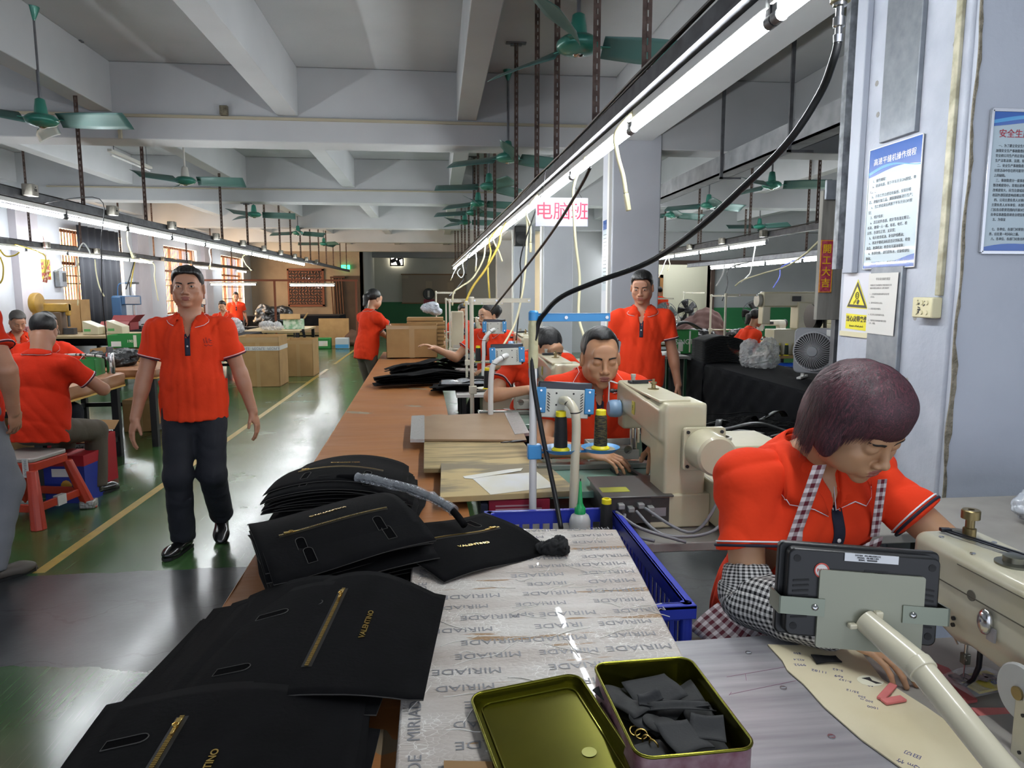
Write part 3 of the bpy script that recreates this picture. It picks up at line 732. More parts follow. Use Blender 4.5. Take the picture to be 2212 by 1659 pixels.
    if legs_on:
        trs.ell(up(0, .0, .0), ((.158+.03*wf)*s+.006, (.112+.04*wf)*s+.008, .125*s), A, k=.05)
        for q in (-1, 1):
            hp = pel+Vector((q*.085*s, 0, -.02*s)); tgt, hint = legs.get(q, ((q*.10*s, .01, .085*s), (0, -1, 0)))[:2]
            k_, a_ = ik(hp, tgt, ll1, ll2, hint); kn[q] = k_; an[q] = a_
            body.cone(hp, k_, .078*s, .052*s, k=.03); body.cone(k_, a_, .05*s, .036*s, k=.02)
            trs.cone(hp, k_, (.088+.05*wf)*s, (.068+.035*wf)*s, k=.04); trs.cone(k_, a_, (.068+.035*wf)*s, (.064+.03*wf)*s, k=.03)
    trs.warp(folds(seed+5, .004*s, (10, 10, 16)))
    # sleeves end flat: carve with a capsule just beyond the sleeve end
    for q, (end, ud, r) in sh2.items():
        shirt_s.cone(end+ud*(r*1.15), end+ud*(r*1.15+.16*s), r*1.15, r*1.3, k=.003, op='s') if False else None
        R_ = frameR(ud.orthogonal(), ud.cross(ud.orthogonal()))
        shirt_s.box(end+ud*.06*s, (.095*s, .095*s, .06*s), R_, rr=.003, k=.004, op='s') if False else None
    shirt_s.warp(folds(seed, .0050*s*foldamp, (20, 20, 12)))
    hem = up(0, 0, -.10); shirt_s.plane(hem, tuple(-(A@Vector((0, 0, 1)))), k=.004)
    # V opening and neck hole
    nk = SDF(.01); nk.cone(up(0, .01, .525, B), up(0, -.02, .66, B), .058*s+.01*wf, .095*s, k=.01); nk.cone(up(0, -.055, .505, B), up(0, -.120-.04*wf, .40, B), .036*s, .009*s, k=.03)
    shirt_s.sub(nk, .004)
    lo = None
    # meshes: body in one object, finer boxes for head and hands
    parts = [body.mesh(vox)]
    hs = .135*s; hl = hc-Vector((hs*wide, hs, hs*1.02)); hh = hc+Vector((hs*wide, hs, hs))
    parts.append(body.mesh(hvox, tuple(hl), tuple(hh)))
    # coarse part loses what the fine box covers
    P, F = parts[0]; cN = P[F].mean(1); ins = ((cN > npv(hl)+vox*1.8) & (cN < npv(hh)-vox*1.8)).all(1)
    for w_, dd in hboxes:
        c0 = w_+dd*.085*s; b0 = npv(c0)-.115*s; b1 = npv(c0)+.115*s; parts.append(body.mesh(hvox*.8 if hvox > .003 else hvox, b0, b1)); ins |= ((cN > b0+vox*1.8) & (cN < b1-vox*1.8)).all(1)
    parts[0] = (P, F[~ins])
    iR = np.array(HR.inverted(), np.float32); c_ = npv(hc); sw = s*(.98 if fem else 1)
    def mi(C):
        q = (C-c_)@iR.T/sw; q[:, 0] /= wide
        lip = (np.abs(q[:, 0]) < .0215) & (q[:, 1] < -.089) & (((q[:, 2]+.0585)/.0062)**2+(q[:, 0]/.0215)**2 < 1) | (((q[:, 2]+.069)/.0072)**2+(q[:, 0]/.018)**2 < 1) & (q[:, 1] < -.089)
        return lip.astype(int)
    bo = mesh_obj('body', parts, [sk, LIP], root, mi)
    def HT(x, y, z): return tuple(hc+HR@Vector((x*wide*sw, y*sw, z*sw)))
    if hvox < .008:
        for q in (-1, 1):
            if eyes == 'open':
                ey = MB().ell(HT(q*.0315, -.0775, .0065), (.0150*sw,)*3, 16).build('eye', EYEW, root, smooth=1)
                MB().ell(HT(q*.0315, -.0900, .0060), (.0062*sw, .0035*sw, .0060*sw), 12).build('iris', EYEK, ey, smooth=1)
            fwd_ = HR@Vector((0, 1, 0))
            patch('eyebrow', body, lambda u, v, q=q: HT(q*(.014+.034*u), -.14, .0245+.006*math.sin(u*2.3)-.003+(v-.5)*.0075*(1.15-u*.6)), 8, 2, tuple(fwd_), .0009, hm, root, solid=.001)
    # hair
    if hair:
        h = SDF(.02)
        def he(p, r, k=.02, op='u', Q=None): h.ell(HT(*p), (r[0]*wide*sw, r[1]*sw, r[2]*sw), (HR@Q if Q else HR), k=k, op=op)
        if hair == 'short':
            he((0, .026, .044), (.0805, .101, .087)); he((0, -.008, .076), (.068, .078, .050), .03)
            h.box(HT(0, -.115, -.036), (.075*sw, .085*sw, .115*sw), HR, rr=.035, k=.02, op='s')
            h.box(HT(0, .02, -.12), (.12*sw, .14*sw, .075*sw), HR, rr=.01, k=.01, op='s')
            for q in (-1, 1): he((q*.085, -.0, -.03), (.02, .028, .036), .008, 's')
        elif hair == 'receding':
            he((0, .03, .044), (.081, .099, .086)); he((0, -.008, .085), (.045, .065, .046), .03)
            h.box(HT(0, -.115, -.02), (.10*sw, .085*sw, .115*sw), HR, rr=.03, k=.02, op='s'); h.box(HT(0, .02, -.12), (.12*sw, .14*sw, .075*sw), HR, rr=.01, k=.01, op='s')
            for q in (-1, 1): he((q*.052, -.07, .075), (.026, .045, .04), .02, 's'); he((q*.085, -.0, -.03), (.02, .028, .036), .008, 's')
        elif hair in ('pony', 'bun'):
            he((0, .028, .042), (.084, .102, .088)); h.box(HT(0, -.105, -.045), (.10*sw, .085*sw, .10*sw), HR, rr=.03, k=.02, op='s')
            h.box(HT(0, -.02, -.135), (.12*sw, .12*sw, .075*sw), HR, rr=.01, k=.01, op='s')
            if hair == 'pony': h.cone(HT(0, .115, .0), HT(0, .135, -.02), .03*sw, .04*sw, k=.015); h.cone(HT(0, .135, -.02), HT(.0, .135, -.13), .042*sw, .022*sw, k=.02)
            else: he((0, .11, .04), (.042, .038, .042), .01)
        elif hair == 'black_cap': he((0, .015, .05), (.088, .108, .088)); h.box(HT(0, -.04, -.055), (.12*sw, .2*sw, .07*sw), HR, rr=.01, k=.01, op='s')
        h.warp(folds(seed+9, .002, (60, 60, 20)))
        mesh_obj('hair', [h.mesh(max(hvox, .003))], hm, root)
    # clothes
    so = mesh_obj('polo_shirt', [cut_sleeves(shirt_s, sh2, s).mesh(vox)], sh, root)
    for q, (end, ud, r) in sh2.items():
        u_ = ud.orthogonal().normalized(); v_ = ud.cross(u_)
        for rr, dz, mm, nm in ((.0022, -.012, PIPW, 'sleeve_piping'), (.0035, -.003, NAVY, 'sleeve_trim')):
            ring = cast(shirt_s, [end+ud*dz+(u_*math.cos(a)+v_*math.sin(a))*r*1.6 for a in [2*PI*i/28 for i in range(28)]], (0, 0, 1), 0) if False else [end+ud*dz+(u_*math.cos(a)+v_*math.sin(a))*ring_r(shirt_s, end+ud*dz, u_*math.cos(a)+v_*math.sin(a), r) for a in [2*PI*i/28 for i in range(28)]]
            MB().tube(ring, rr, 6, closed=True).build(nm, mm, so, smooth=1)
    if collar:
        def cr(m, r0, h0, dh, nm, tilt, mtl):
            def f(u, v):
                an_ = math.radians(-160+320*u); th = an_+PI/2; fr = (1-math.cos(an_))*.5; g = fr**1.6
                if dh > 0: r_ = .070-.007*v; z = .492-.045*g+v*(.050-.012*g)
                else: r_ = .0645+.023*cw*v**.7; z = .543-.056*g-v*(.040+.026*g*cw)*(.5+.5*cw)
                r_ = (r_+.012*wf)*s
                return up(r_/s*math.cos(th), .012+(r_*.95+.01*s*g)/s*math.sin(th), z, B)
            g_ = MB().grid(f, 36, 4); g_.v = push_out(shirt_s, g_.v, .0035 if dh > 0 else .006)
            return g_.build(nm, mtl, so, smooth=1, solid=.003)
        c1 = cr(None, 0, .500, .040, 'collar_stand', -.003, NAVY if not fem else sh)
        c2 = cr(None, 0, .545, -.052, 'collar', .020, sh)
        ed = [c2.data.vertices[4*37+i].co for i in range(37)]; e0 = ed[0]+(c2.data.vertices[0].co-ed[0])*.55; e1 = ed[-1]+(c2.data.vertices[36].co-ed[-1])*.55
        MB().tube([e0]+ed+[e1], .0017, 6).build('collar_piping', PIPW, c2, smooth=1)
    back = (A@Vector((0, 1, 0)))
    pk = patch('placket', shirt_s, lambda u, v: up(.001+(u-.5)*.028, -.30, .415-.125*v, B), 4, 14, tuple(B@Vector((0, 1, 0))), .0022, NAVY, so, solid=.002)
    for z in (.405, .345):
        b = cast(shirt_s, [up(.001, -.3, z, B)], tuple(B@Vector((0, 1, 0))))[0]; MB().ell(tuple(map(float, b-npv(B@Vector((0, 1, 0)))*.004)), (.0055, .003, .0055), 10).build('button', BTN, pk, smooth=1)
    if legs_on:
        if feet_on:
            for q in (-1, 1): d = (an[q]-kn[q]).normalized(); trs.plane(an[q]+d*.02, tuple(d), k=.004, lo=tuple(an[q]-Vector((.12, .12, .10))), hi=tuple(an[q]+Vector((.12, .12, .12))))
        mesh_obj('trousers', [trs.mesh(max(vox, .008))], tr, root)
        if feet_on:
            for q in (-1, 1):
                f = SDF(.02); ft = (legs.get(q) or (0, 0, {}))[2] if len(legs.get(q, (0, 0))) > 2 else {}
                fy = ft.get('yaw', q*.12); fp = ft.get('pitch', 0); FR = Matrix.Rotation(fy, 3, 'Z') @ Matrix.Rotation(fp, 3, 'X')
                def FT(x, y, z): return tuple(an[q]+FR@Vector((x*s, y*s, z*s)))
                f.cone(FT(0, .015, .03), FT(0, .02, -.03), .044*s, .042*s, k=.02); f.cone(FT(0, .03, -.045), FT(0, -.12, -.052), .036*s, .043*s, k=.03, flat=(FR@Vector((0, 0, 1)), .8)); f.ell(FT(0, -.145, -.055), (.044*s, .06*s, .028*s), FR, k=.03)
                f.plane(FT(0, 0, -.082), tuple(-(FR@Vector((0, 0, 1)))), k=.004)
                so_ = mesh_obj('shoe', [f.mesh(max(vox*.7, .004))], shoes or SHOEM, root)
                MB().prism([(x*s, y*s) for x, y in ((-.042, -.12), (-.03, -.19), (0, -.212), (.03, -.19), (.045, -.12), (.038, 0), (.038, .05), (0, .075), (-.038, .05), (-.036, 0))], -.086*s, -.068*s).build('sole', BLACKR, so_)
                sol = [c for c in so_.children][0]; sol.location = an[q]; sol.rotation_euler = (fp, 0, fy)
    info = dict(root=root, body=body, shirt=shirt_s, hc=hc, HR=HR, HT=HT, up=up, A=A, B=B, el=el, wr=wr, shl=shl, kn=kn, so=so, s=s)
    return info
def push_out(sd, V, off):
    P = np.array(V, np.float32); e = .004
    for _ in range(6):
        D = sd.d(P); I = D < off
        if not I.any(): break
        Q = P[I]; G = np.stack([sd.d(Q+npv(v)*e)-sd.d(Q-npv(v)*e) for v in ((1, 0, 0), (0, 1, 0), (0, 0, 1))], 1); n = np.linalg.norm(G, axis=1, keepdims=True)+1e-6
        P[I] = Q+G/n*(off-D[I])[:, None]
    return [tuple(map(float, p)) for p in P]
def ring_r(sd, c, d, r):
    ts = np.linspace(r*.4, r*2.0, 40); D = sd.d(np.array([c+d*float(t) for t in ts], np.float32)); i = np.nonzero(D > 0)[0]
    return float(ts[i[0]])+.001 if len(i) else r
def cut_sleeves(sd, ends, s):
    out = SDF(sd.k); out.p = list(sd.p)
    if hasattr(sd, 'w'): out.w = sd.w
    for q, (end, ud, r) in ends.items():
        e = npv(end); u = npv(ud); R2 = (r*1.5)
        def fn(P, e=e, u=u, R2=R2):
            # inside a short cylinder just past the sleeve end
            q_ = P-e; t = q_@u; rad = np.sqrt(np.maximum((q_*q_).sum(1)-t*t, 0)); return np.maximum(np.maximum(-t, t-.12), rad-R2)
        c = end+ud*.06; m = .06+r*1.5
        out._a(fn, npv(c)-m, npv(c)+m, .003, 's')
    return out
# ---------------- the people ----------------
TAN = skin('skin_tan', 'b3846a', 'a67459'); FAIR = skin('skin_fair', 'c09474', 'b28466'); WARM = skin('skin_warm', 'b98a68', 'a97a58')
FAR = dict(vox=.013, hvox=.008)
SEAT = lambda q, y=-.42, z=.09, x=.13: ((q*x, y, z), (0, -1, 1))
def sit(): return {-1: SEAT(-1), 1: SEAT(1)}
# man walking down the aisle towards the viewer
p = person('man in red polo and black trousers walking down the green aisle', (-1.47, 4.42, 0), math.radians(10), H=1.70, fat=1.26, vox=.007, hvox=.0028, skinm=TAN, wide=1.1,
    arms={-1: ((-.325, -.05, .80), (-.3, .8, 0)), 1: ((.34, .01, .78), (.3, .8, 0))},
    hands={-1: dict(n=(-.8, -.5, 0), curl=.3), 1: dict(n=(.85, -.3, 0), curl=.35)},
    legs={-1: ((-.10, -.06, .09), (0, -1, 0), dict(yaw=-.35)), 1: ((.10, .12, .16), (0, -1, 0), dict(yaw=.05, pitch=.55))}, head=(0, -.02, 0), seed=3)
o = MB()
def stroke(sd, up, A, pts, r=.0016):
    P = cast(sd, [up(a, -.35, b, A) for a, b in pts], tuple(A@Vector((0, 1, 0)))); o.tube([tuple(map(float, q)) for q in P], r, 5)
for a in ([(.085, .385), (.09, .36), (.10, .375), (.108, .36), (.112, .385)], [(.098, .392), (.102, .36)], [(.118, .385), (.118, .36), (.128, .36)], [(.118, .373), (.127, .373)], [(.09, .35), (.1, .342), (.11, .35), (.12, .342), (.13, .345)]): stroke(p['shirt'], p['up'], p['B'], a)
o.build('embroidered_logo', NAVY, p['so'])
# seated machinist in the middle
p = person('man in red polo bent over the cream pattern sewing machine', (.72, 3.22, 0), math.radians(-4), H=1.76, hipz=.665, headdrop=.085, headfwd=.06, lean=.12, vox=.006, hvox=.0024, skinm=WARM, hair='receding', eyes='shut', head=(.06, .20, 0), fat=1.05,
    arms={-1: ((-.08, -.40, .90), (-1, .1, -.8)), 1: ((.20, -.42, .93), (1, .1, -.6))}, legs=sit(), feet_on=True, seed=4,
    hands={-1: dict(d=(.9, -.45, -.12), n=(-.1, -.2, 1), curl=.35, spread=.1), 1: dict(d=(-.2, -.9, -.2), n=(0, -.2, 1), curl=.4)})
# woman at the next machine
person('woman in red polo with tied black hair looking down behind thread stand', (.62, 4.55, 0), math.radians(10), H=1.66, hipz=.69, headdrop=.09, headfwd=.04, lean=.28, vox=.009, hvox=.0035, skinm=FAIR, hair='bun', eyes='shut', head=(.3, .55, 0), fem=True,
    arms={-1: ((-.16, -.38, .98), (-1, .2, -.5)), 1: ((.30, -.36, .90), (1, .2, -.6))}, legs=sit(), seed=5)
# woman further back reaching left across the table
person('woman in red polo stretching her bare arm to the carton', (.52, 6.45, 0), math.radians(-35), H=1.62, hipz=.74, headdrop=.04, lean=.15, vox=.011, hvox=.005, skinm=FAIR, hair='bun', eyes='open', head=(-.5, .1, 0), fem=True,
    arms={-1: ((-.40, -.40, 1.06), (0, .2, -1)), 1: ((.15, -.40, .90), (1, .2, -.5))}, legs=sit(), seed=6)
# supervisor standing by the pillar
person('man in red polo standing by a pillar with hands down, looking at the machines', (1.62, 5.55, 0), math.radians(-18), H=1.72, fat=1.12, vox=.009, hvox=.0035, skinm=TAN, wide=1.05,
    arms={1: ((.30, .0, .80), (.3, .8, 0)), -1: ((-.30, 0, .80), (-.3, .8, 0))}, head=(-.10, .28, 0), seed=7)
# woman with ponytail packing the carton
person('woman with a ponytail in long red polo leaning over the carton', (-.86, 8.6, 0), math.radians(128), H=1.60, lean=.18, vox=.011, hvox=.005, skinm=FAIR, hair='pony', eyes='shut', head=(.15, .35, 0), fem=True, trousers=TROUSB,
    arms={-1: ((-.02, -.52, .98), (-1, 0, -.5)), 1: ((.16, -.48, .95), (1, 0, -.5))}, seed=8)
# people at the left tables
person('standing person in red polo and grey jeans cut by the left picture edge', (-2.50, 4.0, 0), math.radians(150), H=1.82, lean=.05, fat=1.15, vox=.009, hvox=.006, skinm=TAN, trousers=TROUSG, shoes=SHOEG, shirt=REDD, seed=9,
    arms={-1: ((-.24, -.10, .93), (-1, .3, 0)), 1: ((.24, -.12, .93), (1, .3, 0))})
person('man in red polo seen from behind, sitting on the red plastic stool', (-2.83, 5.30, 0), math.radians(170), H=1.74, hipz=.60, lean=.15, twist=0, fat=1.28, vox=.008, hvox=.004, skinm=TAN, trousers=TROUSB, head=(.45, .55, 0), hair='short', shirt=REDD, seed=10,
    arms={-1: ((-.14, -.36, .90), (-1, .3, -.5)), 1: ((.16, -.34, .90), (1, .3, -.5))}, legs={-1: ((-.14, -.36, .09), (0, -1, 1)), 1: ((.14, -.30, .09), (0, -1, 1))})
gm = person('man wearing glasses bending over his work behind the stool', (-3.66, 6.9, 0), math.radians(48), H=1.70, hipz=.62, lean=.35, fat=1.05, vox=.010, hvox=.004, skinm=TAN, head=(.1, .5, 0), hair='receding', eyes='shut', shirt=REDD, seed=11, legs=sit(),
    arms={-1: ((-.14, -.42, .90), (-1, .2, -.5)), 1: ((.18, -.42, .90), (1, .2, -.5))})
g = MB()
for q in (-1, 1): g.tube([gm['HT'](q*.032+.024*math.cos(a), -.108, -.004+.015*math.sin(a)) for a in [2*PI*i/16 for i in range(16)]], .0015, 6, closed=True); g.tube([gm['HT'](q*.056, -.106, 0), gm['HT'](q*.082, -.01, .004)], .0015, 6)
g.tube([gm['HT'](-.008, -.11, 0), gm['HT'](.008, -.11, 0)], .0015, 6)
tag(g.build('reading_glasses', CHROME, None), 'thin metal reading glasses on the bending man at left', 'glasses')
bpy.data.objects['reading_glasses'].matrix_world = gm['root'].matrix_basis
person('grey haired person almost hidden behind the man with glasses', (-4.75, 8.6, 0), math.radians(30), H=1.62, hipz=.62, lean=.3, skinm=TAN, head=(.2, .5, 0), hair='short', hairm=HAIRG, eyes='shut', legs=sit(), vox=.012, hvox=.006, seed=12)
person('woman in red bent over black bags in the far left area', (-4.62, 14.3, 0), math.radians(30), H=1.60, hipz=.62, lean=.3, skinm=FAIR, head=(.2, .45, 0), hair='bun', eyes='shut', fem=True, legs=sit(), seed=13, **FAR)
person('woman in red with short black hair beside the white plastic bundles', (-4.6, 16.0, 0), math.radians(5), H=1.60, hipz=.62, lean=.2, skinm=FAIR, head=(0, .3, 0), hair='short', eyes='open', fem=True, legs=sit(), seed=14, **FAR)
person('farthest man in red sitting before the stained back wall', (-5.7, 21.0, 0), math.radians(15), H=1.68, hipz=.75, lean=.1, skinm=TAN, head=(0, .2, 0), hair='short', eyes='open', legs=sit(), seed=15, **FAR)
person('person in red far down the machine line beside white thread stands', (.35, 11.6, 0), math.radians(20), H=1.60, hipz=.62, lean=.2, skinm=FAIR, head=(0, .3, 0), hair='short', eyes='open', fem=True, legs=sit(), seed=16, **FAR)
# right bay
person('person in red seen from behind inside the bright far room', (6.15, 19.4, 0), math.radians(180), H=1.68, skinm=TAN, head=(0, .1, 0), seed=17, **FAR)
person('woman in red with black ponytail working beyond the big table fan', (4.05, 9.15, 0), math.radians(95), H=1.60, hipz=.60, lean=.3, skinm=FAIR, head=(.1, .35, 0), hair='pony', eyes='shut', fem=True, legs=sit(), seed=18, **FAR)
person('worker in red behind the tall cream machines in the right bay', (6.35, 10.6, 0), math.radians(-20), H=1.66, hipz=.70, lean=.2, skinm=TAN, head=(0, .4, 0), hair='short', eyes='shut', legs=sit(), seed=19, **FAR)
# ---------------- the seated woman in front ----------------
def uvgrid(o, nu, nv, su, sv):
    me = o.data; uv = me.uv_layers.new(name='uv'); co = np.zeros(len(me.loops)*2, np.float32); vi = np.zeros(len(me.loops), np.int32); me.loops.foreach_get('vertex_index', vi)
    co[0::2] = (vi % (nu+1))/nu*su; co[1::2] = (vi//(nu+1))/nv*sv; uv.data.foreach_set('uv', co); return o
def gingham(name, dark, light='d9d4d0', mid=None):
    m = bpy.data.materials.new(name); m.use_nodes = True; nt = m.node_tree; N = nt.nodes; L = nt.links; p = N['Principled BSDF']; p.inputs['Roughness'].default_value = .85
    uv = N.new('ShaderNodeUVMap'); sp = N.new('ShaderNodeSeparateXYZ'); L.new(uv.outputs[0], sp.inputs[0]); fs = []
    for ax in ('X', 'Y'):
        f = N.new('ShaderNodeMath'); f.operation = 'FRACT'; L.new(sp.outputs[ax], f.inputs[0]); g = N.new('ShaderNodeMath'); g.operation = 'GREATER_THAN'; g.inputs[1].default_value = .5; L.new(f.outputs[0], g.inputs[0]); fs.append(g)
    a = N.new('ShaderNodeMath'); a.operation = 'ADD'; L.new(fs[0].outputs[0], a.inputs[0]); L.new(fs[1].outputs[0], a.inputs[1]); h = N.new('ShaderNodeMath'); h.operation = 'MULTIPLY'; h.inputs[1].default_value = .5; L.new(a.outputs[0], h.inputs[0])
    r = N.new('ShaderNodeValToRGB'); r.color_ramp.interpolation = 'CONSTANT'; e = r.color_ramp.elements; e[0].position = 0; e[0].color = (*lin(light), 1); e[1].position = .4; c0 = lin(dark); c1 = lin(light)
    e[1].color = (*[(x*.6+y*.4) for x, y in zip(c0, c1)], 1); e2 = e.new(.9); e2.color = (*c0, 1); L.new(h.outputs[0], r.inputs[0]); L.new(r.outputs[0], p.inputs['Base Color'])
    return m
GBK = gingham('black_gingham', '0d0d10', 'cfcdca'); GRD = gingham('red_gingham', '5e1626', 'd8cfd0')
HAIRM = mat('burgundy_hair', '40222a', .58, bump=(90, .5, .003), stretch=(5, 5, 1)); HAIRM2 = mat('burgundy_hair_light', '5a2c36', .55); HAIRM3 = mat('dark_brown_hair', '2c1a20', .55)
wp_ = person('woman with short burgundy hair and checked apron sewing in the foreground', (.895, 1.73, 0), math.radians(8), H=1.64, hipz=.69, headdrop=.037, shdrop=-.006, cw=1.7, foldamp=2.6, lean=.22, fat=1.12, vox=.005, hvox=.0018, skinm=skin('skin_woman', 'b58c6a', 'a87f5e'), fem=True, hair=None, eyes='shut', head=(.20, .54, -.06), headfwd=.075, wide=1.10, collar=True,
    arms={-1: ((-.13, -.405, .865), (-.25, .15, -1)), 1: ((.22, -.50, .86), (1, .2, -.4))}, legs={-1: ((-.15, -.42, .09), (-.3, -1, 1)), 1: ((.15, -.40, .09), (.3, -1, 1))}, seed=21,
    hands={-1: dict(d=(.5, -.80, -.22), n=(0, -.2, 1), curl=.30, spread=.12), 1: dict(d=(-.30, -.92, -.2), n=(0, -.3, 1), curl=.45, spread=.08)})
P_ = wp_; HR = P_['HR']; HT = P_['HT']; hc = P_['hc']
h = SDF(.02)
def he(p, r, k=.02, op='u'): h.ell(HT(*p), r, HR, k=k, op=op)
he((0, .022, .042), (.101, .113, .100)); he((0, .0, .085), (.080, .09, .062), .03); he((0, .07, -.03), (.082, .06, .07), .04)
for q in (-1, 1): he((q*.080, -.004, -.012), (.020, .045, .050), .02)
h.box(HT(0, -.135, -.078), (.092, .10, .105), HR, rr=.03, k=.014, op='s'); h.box(HT(0, .02, -.185), (.14, .16, .10), HR, rr=.01, k=.01, op='s')
h.box(HT(0, -.03, -.12), (.060, .09, .10), HR, rr=.03, k=.01, op='s')
h.warp(folds(33, .0025, (50, 50, 20)))
ho = mesh_obj('hair', [h.mesh(.0025)], HAIRM, P_['root'])
rs = np.random.RandomState(5); cr = Vector((.012, .050, .138)); st = [MB(), MB(), MB()]
for k in range(5200):
    ph = rs.rand()*2*PI; fr = (1-math.cos(ph))/2  # ph=0 is the back, pi the front
    x = math.sin(ph); y = math.cos(ph)
    zend = (.038 if abs(x) < .78 else -.030) if y < -.15 else (-.075 if y < .5 else -.085)
    if y < -.15 and .6 < abs(x) < .85: zend = .038-(abs(x)-.6)/.25*.06
    zend += rs.randn()*.011
    s0 = rs.rand()*.5; pts = []
    for i in range(9):
        t = s0+(1-s0)*i/8; z = cr.z-(cr.z-zend)*t**1.7
        zz = max(-1, min(1, (z-.045)/.100)); rad = math.sqrt(max(0, 1-zz*zz)) if z > .045 else 1-.10*((.045-z)/.12)
        tw = ph+.10*math.sin(3*ph+t*2)+rs.randn()*.004
        c = Vector((.100*rad*math.sin(tw), .022+.112*rad*math.cos(tw), z)); c = c*(1.018+rs.rand()*.022)
        if t < .3: c = cr.lerp(c, t/.3)+Vector((0, 0, .004))
        pts.append(Vector(HT(*c)))
    # keep on the outside of the cap
    m = st[0 if rs.rand() < .6 else (1 if rs.rand() < .45 else 2)]; w0 = .0009+.0006*rs.rand(); vs_ = []
    side = (pts[-1]-pts[0]).cross(pts[4]-hc).normalized()
    for i, p in enumerate(pts): ww = w0*(1-.85*(i/8)**3); vs_ += [p-side*ww, p+side*ww]
    m.add(vs_, [(2*i, 2*i+1, 2*i+3, 2*i+2) for i in range(8)])
allp = []
for m, mm in zip(st, (HAIRM, HAIRM2, HAIRM3)):
    V = push_out(h, m.v, .0012); m.v = V
    m.build('hair_strands', mm, ho, smooth=1, recalc=False)
# eyelid line and brows are thin and pale
# checked sleeve cover on the bent arm
up = P_['up']; B_ = P_['B']; A_ = P_['A']; root = P_['root']; so = P_['so']
for q, lo_t in ((-1, .72),):
    sh_, el_, wr_ = P_['shl'][q], P_['el'][q], P_['wr'][q]
    path = smooth_path([sh_.lerp(el_, lo_t), sh_.lerp(el_, .88), el_+(el_-sh_.lerp(wr_, .5)).normalized()*.0, el_.lerp(wr_, .3), el_.lerp(wr_, .65), el_.lerp(wr_, .98)], 8)
    n_ = len(path)
    def prof(t): return .040+.026*math.sin(min(1, t*1.02)*PI)**.55
    nu = 48; V = []; u0 = None
    for i, p in enumerate(path):
        tn = (path[min(i+1, n_-1)]-path[max(i-1, 0)]).normalized(); u0 = tn.orthogonal().normalized() if u0 is None else (u0-tn*u0.dot(tn)).normalized(); v0 = tn.cross(u0); t = i/(n_-1)
        for j in range(nu+1):
            a = 2*PI*j/nu; r = prof(t)*(1+.05*math.sin(5*a+3*math.sin(t*9))+.04*math.sin(9*a+t*14)*(math.exp(-((t)/.12)**2)*1.6+math.exp(-((1-t)/.15)**2)+.25)); V.append(p+(u0*math.cos(a)+v0*math.sin(a))*r)
    mb = MB(); mb.add(V, [(i*(nu+1)+j, i*(nu+1)+j+1, (i+1)*(nu+1)+j+1, (i+1)*(nu+1)+j) for i in range(n_-1) for j in range(nu)])
    sc_ = mb.build('sleeve_cover', GBK, root, smooth=1, solid=.001, recalc=False); uvgrid(sc_, nu, n_-1, 28, 34); sc_['label'] = 'black and white checked sleeve cover'
# apron: bib, straps, lap
ydir = tuple(B_@Vector((0, 1, 0)))
def apr(nm, fn, nu, nv, su, sv, off=.006, dirn=ydir):
    o = patch(nm, P_['shirt'], fn, nu, nv, dirn, off, GRD, root, solid=.0012); uvgrid(o, nu, nv, su, sv); return o
bz = .335
ap = apr('apron_bib', lambda u, v: up(-.150+.285*u, -.40, bz-.030*math.sin(u*PI)-(v)*.34, B_), 28, 26, 12, 14)
apr('apron_strap', lambda u, v: up(-.140+.028*(v*0+u)+.030*v+.008*u, -.40, bz+.004+v*.21, B_), 3, 18, 1.5, 9, .005); apr('apron_strap', lambda u, v: up(.100+.026*u-.020*v, -.40, bz+.004+v*.16, B_), 3, 14, 1.4, 7, .005)
# collar side strap going over the shoulder
apr('apron_hem', lambda u, v: up(-.150+.285*u, -.40, bz+.004-.030*math.sin(u*PI)-(v)*.022, B_), 28, 2, 12, 1, .008)
mb = MB(); nu, nv = 30, 20
def lap(u, v):
    x = -.27+.54*u; y = -.02-.40*v; leg = .030*math.cos((x)/.13*PI); return (x*(1-.15*v), y, .765-.02*v-.5*max(0, abs(x)-.19)**1.2*2+leg*.6*-1+.006*math.sin(u*30+v*6))
mb.grid(lap, nu, nv); lp = mb.build('apron_lap', GRD, root, smooth=1, solid=.0015, recalc=False); uvgrid(lp, nu, nv, 24, 18)
# hand details: nails
# chair under her with woven seat
WEAVE = mat('woven_rattan', '7d5a42', .6, nz=(70, '3c2a22', .12), bump=(90, .8, .006), stretch=(1, 1, 1))
t = thing('woven_chair', 'chair with brown woven seat under the foreground woman', 'chair', (.895, 1.78, 0), math.radians(8))
m = MB(); m.M = Matrix.Translation((-.08, .0, 0))
for r_ in range(14):
    for c_ in range(22):
        x = -.30+.026*c_; y = -.19+.028*r_; a = .5 if (r_+c_) % 2 else -.5; m.box((x, y, .515+.002*((r_+c_) % 2)), (.030, .011, .006), rz=a)
m.build('woven_seat', WEAVE, t)
MB().bb(-.40, .24, -.205, -.19, .50, .52).bb(-.40, .24, .19, .205, .50, .52).bb(-.40, -.385, -.2, .2, .50, .52).bb(.225, .24, -.2, .2, .50, .52).bb(-.39, .23, -.195, .195, .497, .508).build('seat_frame', mat('seat_frame_dark', '3a2c26', .5), t, bev=.004)
MB().bb(-.39, .22, .02, .035, .518, .526).build('seat_rail', ALU, t)
for x in (-.37, .21):
    for y in (-.18, .18): MB().bb(x-.014, x+.014, y-.014, y+.014, 0, .50).build('leg', LEGM, t)
